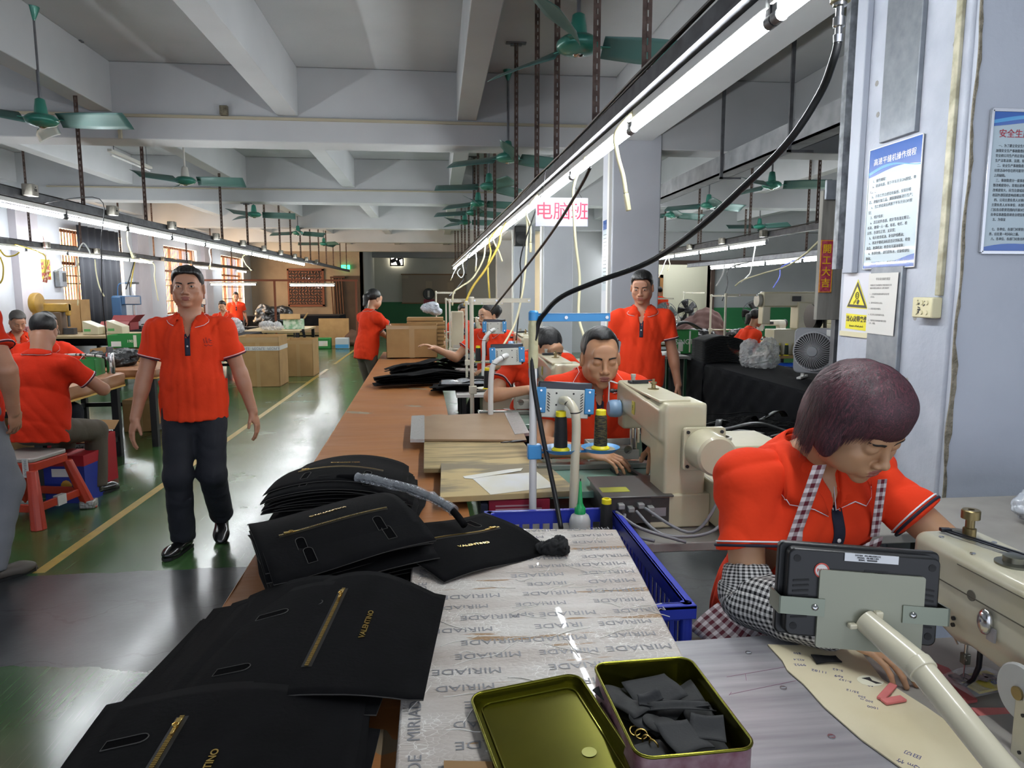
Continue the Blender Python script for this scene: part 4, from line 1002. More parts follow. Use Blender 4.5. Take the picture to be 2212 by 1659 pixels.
# ---------------- long cutting table with brown cover ----------------
sl = -.022
t = thing('long_worktable', 'long table under a brown leatherette cover, running down the machine line', 'table', (0, 0, 0))
t.rotation_euler.z = -sl
m = MB(); rs = random.Random(3)
def cov(u, v): return (-.505+.66*u, .35+9.0*v, .78+.0025*math.sin(v*160+u*4)*math.sin(v*23)+.0015*math.sin(u*9+v*60))
m.grid(cov, 14, 200); m.build('brown_cover', BROWNL, t, smooth=1)
m = MB(); m.grid(lambda u, v: (-.505-.012*math.sin(u*PI*.5)*0-.006*math.sin(v*90)*u, .35+9.0*v, .78-.14*u), 4, 160); m.build('cover_drop', BROWNL, t, smooth=1, solid=.002)
MB().bb(-.50, .15, .35, 9.35, .745, .777).build('tabletop', mat('table_board', '8c7a60', .7), t)
for y in (.6, 3.0, 5.4, 7.8, 9.2):
    for x in (-.42, .08): MB().bb(x-.02, x+.02, y-.02, y+.02, 0, .745).build('leg', LEGM, t)
# ---------------- leather panels ----------------
def panel_mesh(bend, wu=.34, wv=.48, full=False, name='leather_sheet'):
    nu, nv = 14, 20
    def f(u, v):
        # rounded corners on the far side
        x = u*wu; y = (v-.5)*wv*(1-.10*max(0, u-.55)*2); return (x, y, bend(u, v))
    return MB().grid(f, nu, nv)
PANELS = 0
def pstack(n, at, ang, bendf, where, group, wu=.34, wv=.48, spread=.10, z0=.785, dz=.0055, fan_dir=(-1, 0), order_names=True, jit=.03):
    out = []; R = Matrix.Rotation(ang, 4, 'Z'); ordi = ['topmost', 'second', 'third', 'fourth', 'fifth', 'sixth', 'seventh', 'eighth', 'ninth', 'tenth', 'eleventh', 'twelfth', 'thirteenth', 'fourteenth']
    for i in range(n):
        k = n-1-i; q = k/max(n-1, 1)
        bend = (lambda u, v, q=q, i=i: bendf(u, v, 1-q)+.002*math.sin(7*u+i)*math.sin(5*v+i*2))
        top = (k == 0)
        lb = 'black suede bag panel, %s of %s' % ('topmost' if top else ordi[k]+' from top', where)
        o = panel_mesh(bend, wu, wv).build('leather_sheet', [SUEDE, SUEDE_E], None, smooth=1, solid=.0026); o.modifiers['s'].material_offset_rim = 1
        rs_ = random.Random(i*7+int(at[0]*100)); qq = q**.5; fx = fan_dir[0]*spread*qq+rs_.uniform(-jit, jit)*.5; fy = fan_dir[1]*spread*qq+rs_.uniform(-jit, jit)
        if top: fx = fy = 0
        o.location = (at[0]+fx, at[1]+fy, z0+i*dz); o.rotation_euler.z = ang+rs_.uniform(-.07, .07)*(0 if top else 1)
        tag(o, lb, 'leather panel', group); out.append(o)
        if k <= 1: dress(o, bend, wu, wv, full=top)
    return out
def dress(o, bend, wu, wv, full=True):
    def P(x, y, dz=.0022):
        u = x/wu; v = y/(wv*(1-.10*max(0, u-.55)*2))+.5; return (x, y, bend(u, v)+dz)
    for s in (-1, 1):
        out = [(.045, s*.105-.012), (.100, s*.105-.012)]+[(.100+.013*math.sin(t), s*.105-.012*math.cos(t)) for t in [PI*i/8 for i in range(1, 8)]]+[(.100, s*.105+.012), (.045, s*.105+.012)]
        pts = [P(x, y, .0020) for x, y in out]; c0 = P(.075, s*.105, .0020); n_ = len(pts); MB().add(pts+[c0], [(i, (i+1) % n_, n_) for i in range(n_)]).build('handle_slot', mat('slot_shadow_leather', '010102', .98, spec=.05), o)
        MB().tube(pts, .0010, 5, closed=True).build('slot_edge', SUEDE_E, o)
    if not full: return
    m = MB(); m.grid(lambda a, b: P(.150+(b-.5)*.020, -.15+.30*a, .0019), 24, 2); m.build('zip_tape', mat('zip_tape_black', '050506', .6), o)
    m = MB()
    for k in range(74): y = -.148+.296*k/73; p = Vector(P(.150, y, .0036)); m.box(p, (.0075, .0024, .0016))
    z_ = m.build('zipper', GOLD, o, smooth=0)
    p = Vector(P(.150, .128, .006)); MB().box(p, (.009, .018, .004)).box(p+Vector((.001, -.018, .001)), (.005, .026, .0016)).tube([p+Vector((.0045*math.cos(a), -.010+.006*math.sin(a), .003)) for a in [2*PI*i/12 for i in range(12)]], .0011, 5, closed=True).build('zip_pull', GOLD, z_, bev=.0008)
    p = Vector(P(.232, 0, .003)); d1 = Vector(P(.232, .03, .003))-p
    nx = Vector(P(.262, 0, .003))-p
    text_mesh('gold_lettering', 'VALENTINO', .0155, GOLD, o, p, frameR(d1, -nx), ext=.0008, sx=1.25, bold=.0004)
G1 = 'black suede bag panels stacked on the brown table'
hump = lambda u, v, q: .030*q*math.sin(min(1, u*1.15)*PI)*(.5+.8*v)+.012*q*(v)-.0*u
pstack(11, (-.575, .985), 0, lambda u, v, q: .03*q*math.sin(u*PI)+.01*q, 'the stack at the lower picture edge', G1+', nearest', spread=.0, fan_dir=(0, 0), jit=.03, dz=.0045, wu=.44)
pstack(12, (-.385, 1.435), math.radians(-6), lambda u, v, q: .050*q*math.sin(min(1.0, u*1.05)*PI*.95)*(.55+.6*v)+.004, 'the stack beside the taped board', G1+', second', spread=.20, dz=.0045, wu=.375, wv=.47, jit=.03, fan_dir=(-1, 0))
pstack(13, (-.235, 1.80), math.radians(112), lambda u, v, q: .055*q*math.sin(u*PI*.9+.3)+.02*q*math.cos(v*3), 'the curled stack', G1+', third', spread=.09, fan_dir=(.4, -.5), wu=.46, wv=.42, jit=.045, dz=.0075)
pstack(14, (-.36, 2.36), math.radians(86), lambda u, v, q: .05*q*math.sin(v*PI)**.7+.01*math.sin(u*5), 'the farthest stack under the wrapped handle', G1+', fourth', spread=.10, fan_dir=(.2, -.6), wu=.42, wv=.46, jit=.06, dz=.0075)
# loose panel with its wrapped handle
bl = lambda u, v: .022*math.sin(u*PI)*.5+.030*(1-u)*(1-v*.4)+.006*math.sin(v*6)
lo_ = panel_mesh(bl, .36, .40).build('leather_sheet', [SUEDE, SUEDE_E], None, smooth=1, solid=.0026); lo_.modifiers['s'].material_offset_rim = 1
lo_.location = (-.03, 2.12, .832); lo_.rotation_euler.z = math.radians(-58); tag(lo_, 'single black suede bag panel with attached handle lying across the taped board', 'leather panel', G1)
dress(lo_, bl, .36, .40)
hp = smooth_path([(.07, 2.03, .875), (.03, 2.10, .905), (-.04, 2.18, .925), (-.14, 2.27, .935), (-.26, 2.36, .94), (-.345, 2.40, .935)], 6)
hd = MB().tube(hp, [.011]*len(hp), 10).build('rolled_strap', SUEDE, None, smooth=1); tag(hd, 'long rolled black bag handle arching over the stacks, half wrapped in clear film', 'bag handle')
FILM = mat('clear_wrinkled_film', 'd8dde2', .12, alpha=.32, coat=1, bump=(90, 1.0, .01))
rr = random.Random(5); wp = hp[5:26]
fm = MB(); fm.tube([p+Vector((rr.uniform(-.002, .002), rr.uniform(-.002, .002), rr.uniform(-.002, .002))) for p in wp], [.0145+.004*rr.random() for _ in wp], 12); fm.build('film_wrap', FILM, hd, smooth=0)
CR = MB()
for k in range(60):
    i = rr.randrange(len(wp)-1); c = wp[i]; a = rr.uniform(0, 6.28); CR.tube([c+Vector((.014*math.cos(a+j*.5)*.4+.003*j*(rr.random()-.5), .014*math.sin(a+j*.5)*.6, .014*math.sin(a+j*.5))) for j in range(5)], .0006, 4)
CR.build('film_creases', mat('film_highlight', 'e8ecf0', .2), hd)
MB().ell(hp[-1]+Vector((-.03, .012, -.002)), (.045, .02, .006), 14).build('handle_tab', SUEDE, hd, smooth=1)
# strap with buckle under the loose panel
sb = MB(); sb.grid(lambda u, v: (-.16+.12*u+(v-.5)*.05, 1.62+.24*u, .802+.012*math.sin(u*3)), 8, 3); sb = sb.build('leather_strap', SUEDE, None, smooth=1, solid=.004); tag(sb, 'short black leather strap with gold ring between stack and board', 'strap')
MB().tube([(-.075, 1.83, .822), (-.035, 1.82, .825), (-.03, 1.84, .824), (-.07, 1.85, .822)], .003, 6, closed=True).build('ring', GOLD, sb); MB().box((-.10, 1.745, .824), (.014, .05, .006), rz=-.45).build('buckle', mat('black_gloss', '050505', .12), sb, bev=.002)
# ---------------- board wrapped in printed tape ----------------
def tape_mat():
    m = bpy.data.materials.new('printed_packing_tape'); m.use_nodes = True; nt = m.node_tree; N = nt.nodes; L = nt.links; p = N['Principled BSDF']
    tc = N.new('ShaderNodeTexCoord'); mp = N.new('ShaderNodeMapping'); mp.inputs['Scale'].default_value = (.6, 1, 1); L.new(tc.outputs['Object'], mp.inputs[0])
    def noise(s, st, d=6):
        q = N.new('ShaderNodeMapping'); q.inputs['Scale'].default_value = st; L.new(tc.outputs['Object'], q.inputs[0]); n_ = N.new('ShaderNodeTexNoise'); n_.inputs['Scale'].default_value = s; n_.inputs['Detail'].default_value = d; L.new(q.outputs[0], n_.inputs[0]); return n_.outputs['Fac']
    def ramp(f, a, b, c0, c1):
        r = N.new('ShaderNodeValToRGB'); r.color_ramp.elements[0].position = a; r.color_ramp.elements[1].position = b; r.color_ramp.elements[0].color = (*lin(c0), 1); r.color_ramp.elements[1].color = (*lin(c1), 1); L.new(f, r.inputs[0]); return r.outputs[0]
    base = ramp(noise(5, (.5, 3, 1)), .35, .65, 'a59a90', 'c4bfb8')
    tear = ramp(noise(2.3, (1.2, 12, 1), 3), .655, .665, '000000', 'ffffff')
    br = N.new('ShaderNodeRGB'); br.outputs[0].default_value = (*lin('8f6f48'), 1)
    mx = N.new('ShaderNodeMix'); mx.data_type = 'RGBA'; L.new(tear, mx.inputs[0]); L.new(base, mx.inputs[6]); L.new(br.outputs[0], mx.inputs[7])
    v = N.new('ShaderNodeTexVoronoi'); v.feature = 'DISTANCE_TO_EDGE'; v.inputs['Scale'].default_value = 64; q = N.new('ShaderNodeMapping'); q.inputs['Scale'].default_value = (1, 1.6, 1); L.new(tc.outputs['Object'], q.inputs[0]); L.new(q.outputs[0], v.inputs['Vector'])
    cr = ramp(v.outputs['Distance'], .0, .05, 'ffffff', '000000'); g = ramp(noise(6, (1, 1, 1)), .48, .6, '000000', 'ffffff')
    mu = N.new('ShaderNodeMath'); mu.operation = 'MULTIPLY'; L.new(cr, mu.inputs[0]); L.new(g, mu.inputs[1])
    m2 = N.new('ShaderNodeMix'); m2.data_type = 'RGBA'; wc = N.new('ShaderNodeRGB'); wc.outputs[0].default_value = (*lin('e6e4de'), 1); L.new(mu.outputs[0], m2.inputs[0]); L.new(mx.outputs[2], m2.inputs[6]); L.new(wc.outputs[0], m2.inputs[7])
    L.new(m2.outputs[2], p.inputs['Base Color']); p.inputs['Roughness'].default_value = .45; p.inputs['Coat Weight'].default_value = .12
    b = N.new('ShaderNodeBump'); b.inputs['Strength'].default_value = .5; b.inputs['Distance'].default_value = .003; L.new(v.outputs['Distance'], b.inputs['Height']); b2 = N.new('ShaderNodeBump'); b2.inputs['Strength'].default_value = .5; b2.inputs['Distance'].default_value = .006; L.new(noise(9, (.6, 4, 1)), b2.inputs['Height']); L.new(b2.outputs[0], b.inputs['Normal']); L.new(b.outputs[0], p.inputs['Normal'])
    return m
TPM = tape_mat(); TXT = mat('tape_print_grey', '7b7b7e', .4)
bd = thing('taped_board', 'wide board wrapped in creased packing tape printed with grey lettering', 'board', (0, 0, 0))
bm_ = MB(); pts = [(-.075, .92), (-.078, 1.5), (-.082, 2.12), (.10, 2.145), (.545, 2.09), (.52, 1.72), (.495, 1.42), (.46, .92)]
bm_.prism(pts, .808, .826); bm_.build('wrapped_body', TPM, bd, bev=.005)
MB().prism([(.0, .92), (.075, .92), (.075, 1.02), (.0, 1.03)], .828, .833).build('torn_corner', mat('bare_wood', '8a6a40', .7), bd)
rr = random.Random(11)
for k in range(21):
    y = .96+k*.057
    for j in range(3):
        x = -.0+j*.19+rr.uniform(-.02, .05)
        w_ = .50-.02 if y < 1.5 else .53
        if x > w_-.14: x = w_-.135
        if (-.10 < x < .25 and 1.70 < y) and j < 1: continue
        s = 'MIRIADE' if rr.random() < .8 else rr.choice(['MIRIADE SpA', 'IRIADE', 'MIRIAD'])
        text_mesh('printed_lettering', s, .0285+rr.uniform(-.002, .003), TXT, bd, (x+.062, y, .8268), Matrix.Rotation(PI+rr.uniform(-.02, .02), 3, 'Z'), ext=.00008, sx=1.22, mirror=rr.random() < .0)
for k in range(6):
    text_mesh('printed_lettering', 'MIRIADE', .031, TXT, bd, (-.048+rr.uniform(-.004, .004), .99+k*.17, .8268), Matrix.Rotation(PI/2, 3, 'Z'), ext=.00008, sx=1.15)
wr_ = MB()
for k in range(70):
    x = rr.uniform(-.07, .46); y = rr.uniform(.95, 2.08); L_ = rr.uniform(.02, .12); a = rr.gauss(0, .5)
    wr_.tube([(x+L_*q*math.cos(a), y+L_*q*math.sin(a)+.003*math.sin(q*7+k), .8265+.0006*math.sin(q*3.1)) for q in [i/6 for i in range(7)]], .0009, 4)
wr_.build('tape_creases', mat('tape_crease_white', 'dedbd4', .35), bd)
rag = SDF(.02)
rr = random.Random(4)
for k in range(9): rag.ell((rr.uniform(-.03, .03), rr.uniform(-.02, .02), .012+rr.uniform(0, .026)), (rr.uniform(.014, .03), rr.uniform(.012, .022), rr.uniform(.008, .016)), Matrix.Rotation(rr.uniform(0, 3), 3, 'Z') @ Matrix.Rotation(rr.uniform(-.6, .6), 3, 'X'), k=.010)
rag.ell((0, 0, .012), (.045, .030, .014), k=.012); rag.plane((0, 0, 0), (0, 0, -1)); rag.warp(folds(2, .0035, (90, 90, 90)))
o = mesh_obj('crumpled_cloth', [rag.mesh(.002)], mat('black_cloth', '08090b', .9)); o.location = (.315, 1.905, .827); tag(o, 'crumpled black cloth scrap on the far end of the taped board', 'cloth')
# ---------------- blue crate under the board ----------------
def crate(x0, x1, y0, y1, z0, z1, m, label, th=.006, rim=.02):
    t = thing('plastic_crate', label, 'crate', (0, 0, 0))
    b = MB(); b.bb(x0, x1, y0, y1, z0, z0+th)
    def wall(a, b_, fixed, axis):
        L_ = b_-a; n_ = max(3, int(L_/.035)); zz = [z0, z0+.05, z0+.05+(z1-z0-.11)/2, z1-.06]
        def put(p, q, r, s):
            if axis == 'x': b.bb(p, q, fixed-th/2, fixed+th/2, r, s)
            else: b.bb(fixed-th/2, fixed+th/2, p, q, r, s)
        put(a, b_, z0, z0+.05); put(a, b_, z1-.045, z1); put(a, b_, zz[2]-.006, zz[2]+.006)
        for k in range(n_+1): c = a+L_*k/n_; put(c-.0055, c+.0055, z0+.05, z1-.045)
    wall(x0, x1, y0, 'x'); wall(x0, x1, y1, 'x'); wall(y0, y1, x0, 'y'); wall(y0, y1, x1, 'y')
    b.build('crate_body', m, t)
    r = MB(); r.bb(x0-rim, x1+rim, y1-.003, y1+rim, z1-.01, z1); r.bb(x0-rim, x1+rim, y0-rim, y0+.003, z1-.01, z1); r.bb(x0-rim, x0+.003, y0, y1, z1-.01, z1); r.bb(x1-.003, x1+rim, y0, y1, z1-.01, z1)
    for a in (x0, x1):
        for c in (y0, y1): r.cyl((a, c, z0), (a, c, z1), .016, n=12)
    r.bb(x1+rim-.004, x1+rim, y0-rim, y1+rim, z1-.035, z1); r.bb(x0-rim, x1+rim, y1+rim-.004, y1+rim, z1-.035, z1); r.bb(x0-rim, x1+rim, y0-rim, y0-rim+.004, z1-.035, z1)
    r.build('rim', m, t, bev=.004); return t
crate(.17, .595, 1.60, 2.36, .50, .806, BLUEC, 'large blue plastic crate standing under the end of the taped board')
MB_st = MB().bb(.16, .60, 1.62, 2.1, .46, .498)
t = thing('low_bench', 'low wooden bench carrying the blue crate', 'bench', (0, 0, 0)); MB_st.build('bench_top', CARD, t)
for x in (.18, .58):
    for y in (1.65, 2.06): MB().bb(x-.015, x+.015, y-.015, y+.015, 0, .46).build('leg', LEGM, t)
# ---------------- biscuit tins ----------------
TIN = mat('gold_lacquered_tin', '7d7a28', .22, .9, nz=(5, '6a6822', .2), bump=(60, .12, .001)); TINO = mat('tin_outside_print', 'b89aa2', .35, .5, nz=(30, '7d4a5a', .2))
def rrect(w_, h, r, n_=6):
    out = []
    for cx, cyy, a0 in ((w_/2-r, h/2-r, 0), (-w_/2+r, h/2-r, PI/2), (-w_/2+r, -h/2+r, PI), (w_/2-r, -h/2+r, 1.5*PI)):
        for k in range(n_+1): a = a0+PI/2*k/n_; out.append((cx+r*math.cos(a), cyy+r*math.sin(a)))
    return out
def tray(w_, h, r, z1, z0, parent, mi_, mo, lip=.004, nm='tin'):
    o_ = rrect(w_, h, r); i_ = rrect(w_-.004, h-.004, r-.002); n_ = len(o_)
    MB().add([(*p, z0) for p in o_]+[(*p, z1) for p in o_], [(k, (k+1) % n_, n_+(k+1) % n_, n_+k) for k in range(n_)]).build(nm+'_outside', mo, parent, smooth=40)
    MB().add([(*p, z0+.002) for p in i_]+[(*p, z1) for p in i_], [(k, (k+1) % n_, n_+(k+1) % n_, n_+k) for k in range(n_)]+[tuple(range(n_))]).build(nm+'_inside', mi_, parent, smooth=40)
    MB().tube([(*p, z1) for p in o_], .0028, 8, closed=True).build('rolled_rim', mi_, parent, smooth=1)
t = thing('tin_box', 'open rectangular gold tin filled with black leather scraps', 'tin', (.372, 1.075, .828), math.radians(2))
tray(.185, .27, .025, .052, 0, t, TIN, TINO)
rr = random.Random(8)
TBX = t
scr = mat('scrap_leather', '121314', .75, nz=(40, '2a2b2c', .2), bump=(60, .4, .002)); scrg = mat('scrap_lining', '2c2d2e', .85, bump=(200, .5, .001))
def scrap(i, x, y, z, w_, h, a, tx, ty, gm, lb, rnd=False):
    m = MB(); c0 = rr.uniform(-.008, .008)
    if rnd: m.lathe([(0, 0), (w_, 0), (w_, .0018), (0, .0018)], n=20, cap=False)
    else: m.grid(lambda u, v: ((u-.5)*w_*(1-.15*v), (v-.5)*h*(1+.1*math.sin(u*4+i)), c0*math.sin(u*PI)+.003*math.sin(v*5+i)), 8, 8)
    o = m.build('leather_scrap', gm, None, smooth=1, solid=.0018 if not rnd else 0); o.rotation_euler = (tx, ty, a); o.location = Vector((.372, 1.075, .832))+Matrix.Rotation(math.radians(2), 3, 'Z')@Vector((x, y, z)); tag(o, lb, 'leather scrap', 'black leather scraps in the tin')
nm_ = ['big grey lined scrap at the back inside the tin', 'wide dark scrap at the left wall inside the tin', 'long curved black strip across the tin', 'second curved black strip just below the first in the tin', 'short folded tab standing over strips in the tin', 'black round disc at middle left in the tin', 'second black disc below the first in the tin', 'third black disc lowest of the discs in the tin', 'pale grey folded lining at the front of the tin', 'second grey lining piece right of the front in tin', 'dark flat scrap along the right wall of tin', 'dark scrap in the front corner of the tin', 'large bottom layer scrap covering the tin floor', 'second bottom layer scrap beside the left wall of tin']
ps = [(-.0, .07, .030, .10, .075, .2, .1, -.05, scrg, 0), (-.055, .05, .022, .07, .10, .5, 0, .2, scr, 0), (.02, .02, .034, .12, .022, -.15, .1, 0, scr, 0), (.025, .008, .031, .12, .02, -.1, 0, 0, scr, 0), (-.02, .03, .042, .05, .018, .35, .5, 0, scrg, 0), (-.045, -.012, .026, .024, 0, 0, .1, .2, scr, 1), (-.025, -.022, .024, .024, 0, 0, .05, .3, scr, 1), (-.01, -.03, .022, .024, 0, 0, .1, .1, scr, 1), (.0, -.075, .034, .07, .07, .3, .15, .1, scrg, 0), (.045, -.06, .036, .06, .05, -.4, .25, -.1, scrg, 0), (.06, .03, .018, .05, .13, 0, 0, -.15, scr, 0), (-.055, -.09, .018, .06, .06, .1, .1, 0, scr, 0), (.0, -.02, .006, .16, .2, 0, 0, 0, scr, 0), (-.02, .05, .010, .12, .12, .7, 0, 0, scr, 0)]
for i, (x, y, z, w_, h, a, tx, ty, gm_, rnd) in enumerate(ps): scrap(i, x, y, z, w_, h, a, tx, ty, gm_, nm_[i], rnd)
for k in range(4): o = MB().tube([(.009*math.cos(a), .009*math.sin(a)*.8, .004*math.sin(a+k)) for a in [2*PI*i/14 for i in range(14)]], .0016, 6, closed=True).build('gold_ring', GOLD, None, smooth=1); o.location = (.310+.006*k, 1.045-.014*k, .852+.003*(k % 2)); o.rotation_euler = (k, .4*k, 0); tag(o, 'small gold metal ring lying among leather scraps at the left tin wall', 'ring', 'gold rings in the tin')
t = thing('tin_cover', 'gold tin lid lying upside down beside its tin', 'lid', (.172, 1.062, .832), math.radians(9)); t.rotation_euler = (0, math.radians(-3), math.radians(9))
tray(.205, .29, .026, .018, 0, t, TIN, TIN, nm='lid')
MB().tube([(*p, .004) for p in rrect(.175, .26, .02)], .0015, 6, closed=True).build('pressed_line', TIN, t)
MB().lathe([(0, .0025), (.012, .0027), (.012, .0025)], n=20).build('stamped_emblem', mat('pale_emblem', '8f8f4a', .4, .6), t).location = (.05, -.05, .0005)
# ---------------- woman's sewing table ----------------
t = thing('sewing_table', "foreground sewing table with grey top under the woman's machine", 'table', (0, 0, 0))
MB().bb(.495, 1.75, .45, 1.40, .765, .790).build('tabletop', TABG, t, bev=.004)
for x in (.56, 1.7):
    for y in (.5, 1.35): MB().bb(x-.02, x+.02, y-.02, y+.02, 0, .765).build('leg', LEGM, t)
t = thing('metal_plate', 'scratched bare metal plate screwed along the edge of the sewing table', 'plate', (0, 0, 0))
m = MB(); out = [(.485, .8), (.488, 1.405), (.492, 1.425), (.505, 1.432), (.775, 1.438), (.76, .8)]
m.prism(out, .790, .7965); m.build('plate', ALU, t, bev=.0015)
for px, py in ((1617, 1411), (1692, 1487), (1796, 1592)):
    c = W(px, py, z=.7965); MB().cyl((c.x, c.y, .7965), (c.x, c.y, .7985), .0065, n=16).box((c.x, c.y, .799), (.009, .0016, .001)).build('screw', CHROME, t, smooth=40)
ink = mat('purple_felt_marks', '8a5a72', .5)
mk = MB()
for (a, b) in (((1570, 1462), (1700, 1440)), ((1575, 1500), (1720, 1470)), ((1580, 1495), (1575, 1502)), ((1610, 1455), (1612, 1470))): p = W(*a, z=.797); q = W(*b, z=.797); mk.bar(p, q, .0008, .0003)
mk.build('felt_marks', ink, t)
pc = [W(x, y, z=.797) for x, y in ((1658, 1395), (1720, 1397), (1790, 1392), (1850, 1398), (1905, 1470), (2000, 1530), (2100, 1600), (2240, 1700), (2000, 1700), (1860, 1600), (1780, 1530), (1735, 1480), (1700, 1450), (1690, 1430))]
t = thing('paper_sheet', 'cream paper sheet with handwritten figures on the sewing table', 'paper', (0, 0, 0))
MB().prism([(p.x, p.y) for p in pc], .798, .8005).build('sheet', PAPER, t)
rr = random.Random(3)
for s, x, y, sz, a in (('$50', 1722, 1411, .010, 2.9), ('422,4', 1726, 1425, .010, 2.9), ('9952', 1728, 1436, .012, 3.0), ('11182', 1770, 1450, .012, 2.6), ('5-62', 1810, 1447, .011, 2.6), ('6p9', 1812, 1461, .011, 2.6), ('5-157', 1826, 1470, .010, 2.5), ('25/12', 1842, 1493, .010, 2.5), ('50', 1880, 1481, .010, 2.8), ('250', 1862, 1505, .009, 2.5), ('200 m', 1872, 1513, .009, 2.5), ('1000', 1886, 1528, .010, 2.6), ('田切', 1972, 1630, .013, 2.3), ('Qm 竹', 1962, 1650, .012, 2.3)):
    c = W(x, y, z=.8006); text_mesh('handwriting', s, sz, INK, t, (c.x, c.y, .8007), Matrix.Rotation(a, 3, 'Z'), ext=.0001)
c = W(1880, 1470, z=.801); MB().ell((c.x, c.y, .8007), (.026, .02, .0004), 14).build('pale_patch', mat('scraped_paper', 'e2dfc8', .8), t); MB().prism([(c.x-.012, c.y+.010), (c.x+.006, c.y+.012), (c.x+.004, c.y), (c.x+.016, c.y-.012), (c.x+.004, c.y-.012), (c.x-.004, c.y+.002)], .8008, .8012).build('worn_hole', MDARK, t)
c = W(1783, 1425, z=.803); o = MB().grid(lambda u, v: (c.x+(u-.5)*.055+.004*v, c.y+(v-.5)*.03, .804+.003*math.sin(u*3+v*2)), 8, 6).build('fabric_scrap', mat('black_cloth', '08090b', .9), None, smooth=1, solid=.003); tag(o, 'small black fabric piece on the handwritten paper sheet', 'fabric scrap')
PINK = mat('pink_leather', 'd87c78', .6, nz=(20, 'c96d6a', .2))
for i, (x, y, a, w_, h, lb) in enumerate(((1880, 1390, -.7, .012, .09, 'thin pink leather strip touching the black controller'), (1916, 1497, -.9, .014, .07, 'pink leather strip beside the steel arm, upper of two'), (1930, 1515, .15, .045, .016, 'short pink leather strip under the cream pole, lower of two'), (2155, 1533, -.1, .075, .034, 'pink leather offcut at the right beside the machine foot'))):
    c = W(x, y, z=.802); o = MB().box((0, 0, 0), (w_, h, .005)).build('leather_strip', PINK, None, bev=.001); o.location = (c.x, c.y, .8045 if i < 3 else .7935); o.rotation_euler.z = a; tag(o, lb, 'leather strip', 'pink leather offcuts')
q = [W(x, y, z=.80) for x, y in ((1960, 1405), (2050, 1440), (2112, 1508), (2040, 1520), (1985, 1470))]
o = MB().prism([(p.x, p.y) for p in q], .7915, .797).build('pink_workpiece', mat('rose_leather', 'b05a58', .6, nz=(12, 'a04c4c', .2)), None); tag(o, 'dark pink leather piece being sewn under the needle', 'leather piece')
c = W(2115, 1475, z=.80); t = thing('clear_bag', 'small clear plastic bag of printed yellow labels by the needle', 'bag', (c.x, c.y, .7975), .2)
MB().grid(lambda u, v: ((u-.5)*.13, (v-.5)*.085, .008+.004*math.sin(u*9)*math.sin(v*4)), 14, 8).build('plastic_film', FILM, t, smooth=1); MB().box((.01, .0, .003), (.085, .055, .005)).build('yellow_card', mat('yellow_card', 'b7a83c', .6), t)
for k in range(4): MB().box((-.035+.022*k, .018-.006*k, .009), (.018, .026, .003), rz=.3*k).build('printed_tag', mat('mixed_tags', '8a7a78', .6, nz=(60, '4a4448', .1)), t)
text_mesh('card_print', '100', .016, INK, t, (.03, -.012, .0062), Matrix.Rotation(PI, 3, 'Z'))
# ---------------- black controller on its pole ----------------
cpos = W(1856, 1285, Y=.985)
t = thing('machine_controller', 'black controller box seen from behind on a thick cream pole', 'controller', tuple(cpos), math.radians(-11)); t.rotation_euler = (math.radians(-7), math.radians(3.0), math.radians(-10)); t.scale = (.93, .93, .95)
# local: -Y faces the camera (its back)
b = MB(); prof = [(-.013, .055), (.018, .066), (.018, -.062), (-.013, -.055)]
b.prism(rrect(.243, .142, .012), -.012, .010, 'y'); b.prism(rrect(.262, .152, .010), .010, .026, 'y'); b.build('housing', mat('black_housing', '0f1011', .38, bump=(300, .1, .0005)), t, bev=.003)
bp = MB(); bp.prism(rrect(.168, .125, .004), -.018, -.0125, 'y'); bp.build('back_plate', mat('grey_green_plate', '8f9180', .4, .3), t).location = (.012, 0, -.022)
for s in (-1, 1):
    k = MB().bb(min(s*.062, s*.136), max(s*.062, s*.136), -.0205, -.018, -.034, -.006).bb(min(s*.133, s*.136), max(s*.133, s*.136), -.0205, .03, -.034, -.006); k.build('side_bracket', mat('zinc_bracket', '7f8577', .35, .8), t); MB().lathe([(0, -.024), (.005, -.0235), (.0055, -.0205)], n=12, axis='y').build('bracket_screw', CHROME, t, smooth=1).location = (s*.078, 0, -.02)
for x, z in ((-.108, .055), (.108, .055), (-.108, -.055), (.108, -.055)): MB().lathe([(0, -.0125), (.006, -.0128), (.006, -.0118)], n=14, axis='y').build('screw_hole', mat('hole_black', '020202', .6), t).location = (x, 0, z)
v = MB()
for s in (-1, 1):
    for k in range(8): v.box((s*.100, -.0125, .020-k*.0085), (.026, .0015, .003), ry=s*.12)
v.build('vent_slots', mat('hole_black', '020202', .6), t)
MB().lathe([(0, -.0131), (.0118, -.0131), (.0118, -.012)], n=24, axis='y').build('pass_sticker', mat('sticker_white', 'dcdad4', .6), t).location = (-.068, 0, .038)
MB().tube([(.0112*math.cos(a), 0, .0112*math.sin(a)) for a in [2*PI*i/24 for i in range(24)]], .0012, 6, closed=True).build('sticker_ring', mat('sticker_red', 'c25045', .6), t).location = (-.068, -.0132, .038)
FR = frameR((1, 0, 0), (0, 0, 1))
text_mesh('pass_lettering', 'PASS', .0075, mat('sticker_red', 'c25045', .6), t, (-.068, -.0136, .038), FR)
lb_ = MB().box((.010, -.0135, .0632), (.086, .001, .013)); lb_.build('rating_label', mat('label_white', 'd6d8da', .5), t)
text_mesh('label_print', 'SYSTEM   PM-300-E/2M-CC\nMODEL   PB-400-1-EN\nSERIAL   000000000', .0036, MDARK, t, (.004, -.0143, .0632), FR)
gr = MB(); gr.prism([(.0, .0), (.038, 0), (.034, -.011), (.004, -.011)], -.0128, -.0122, 'y'); gr.build('speaker_recess', mat('recess_black', '070708', .5), t).location = (.0, 0, .044)
gd = MB()
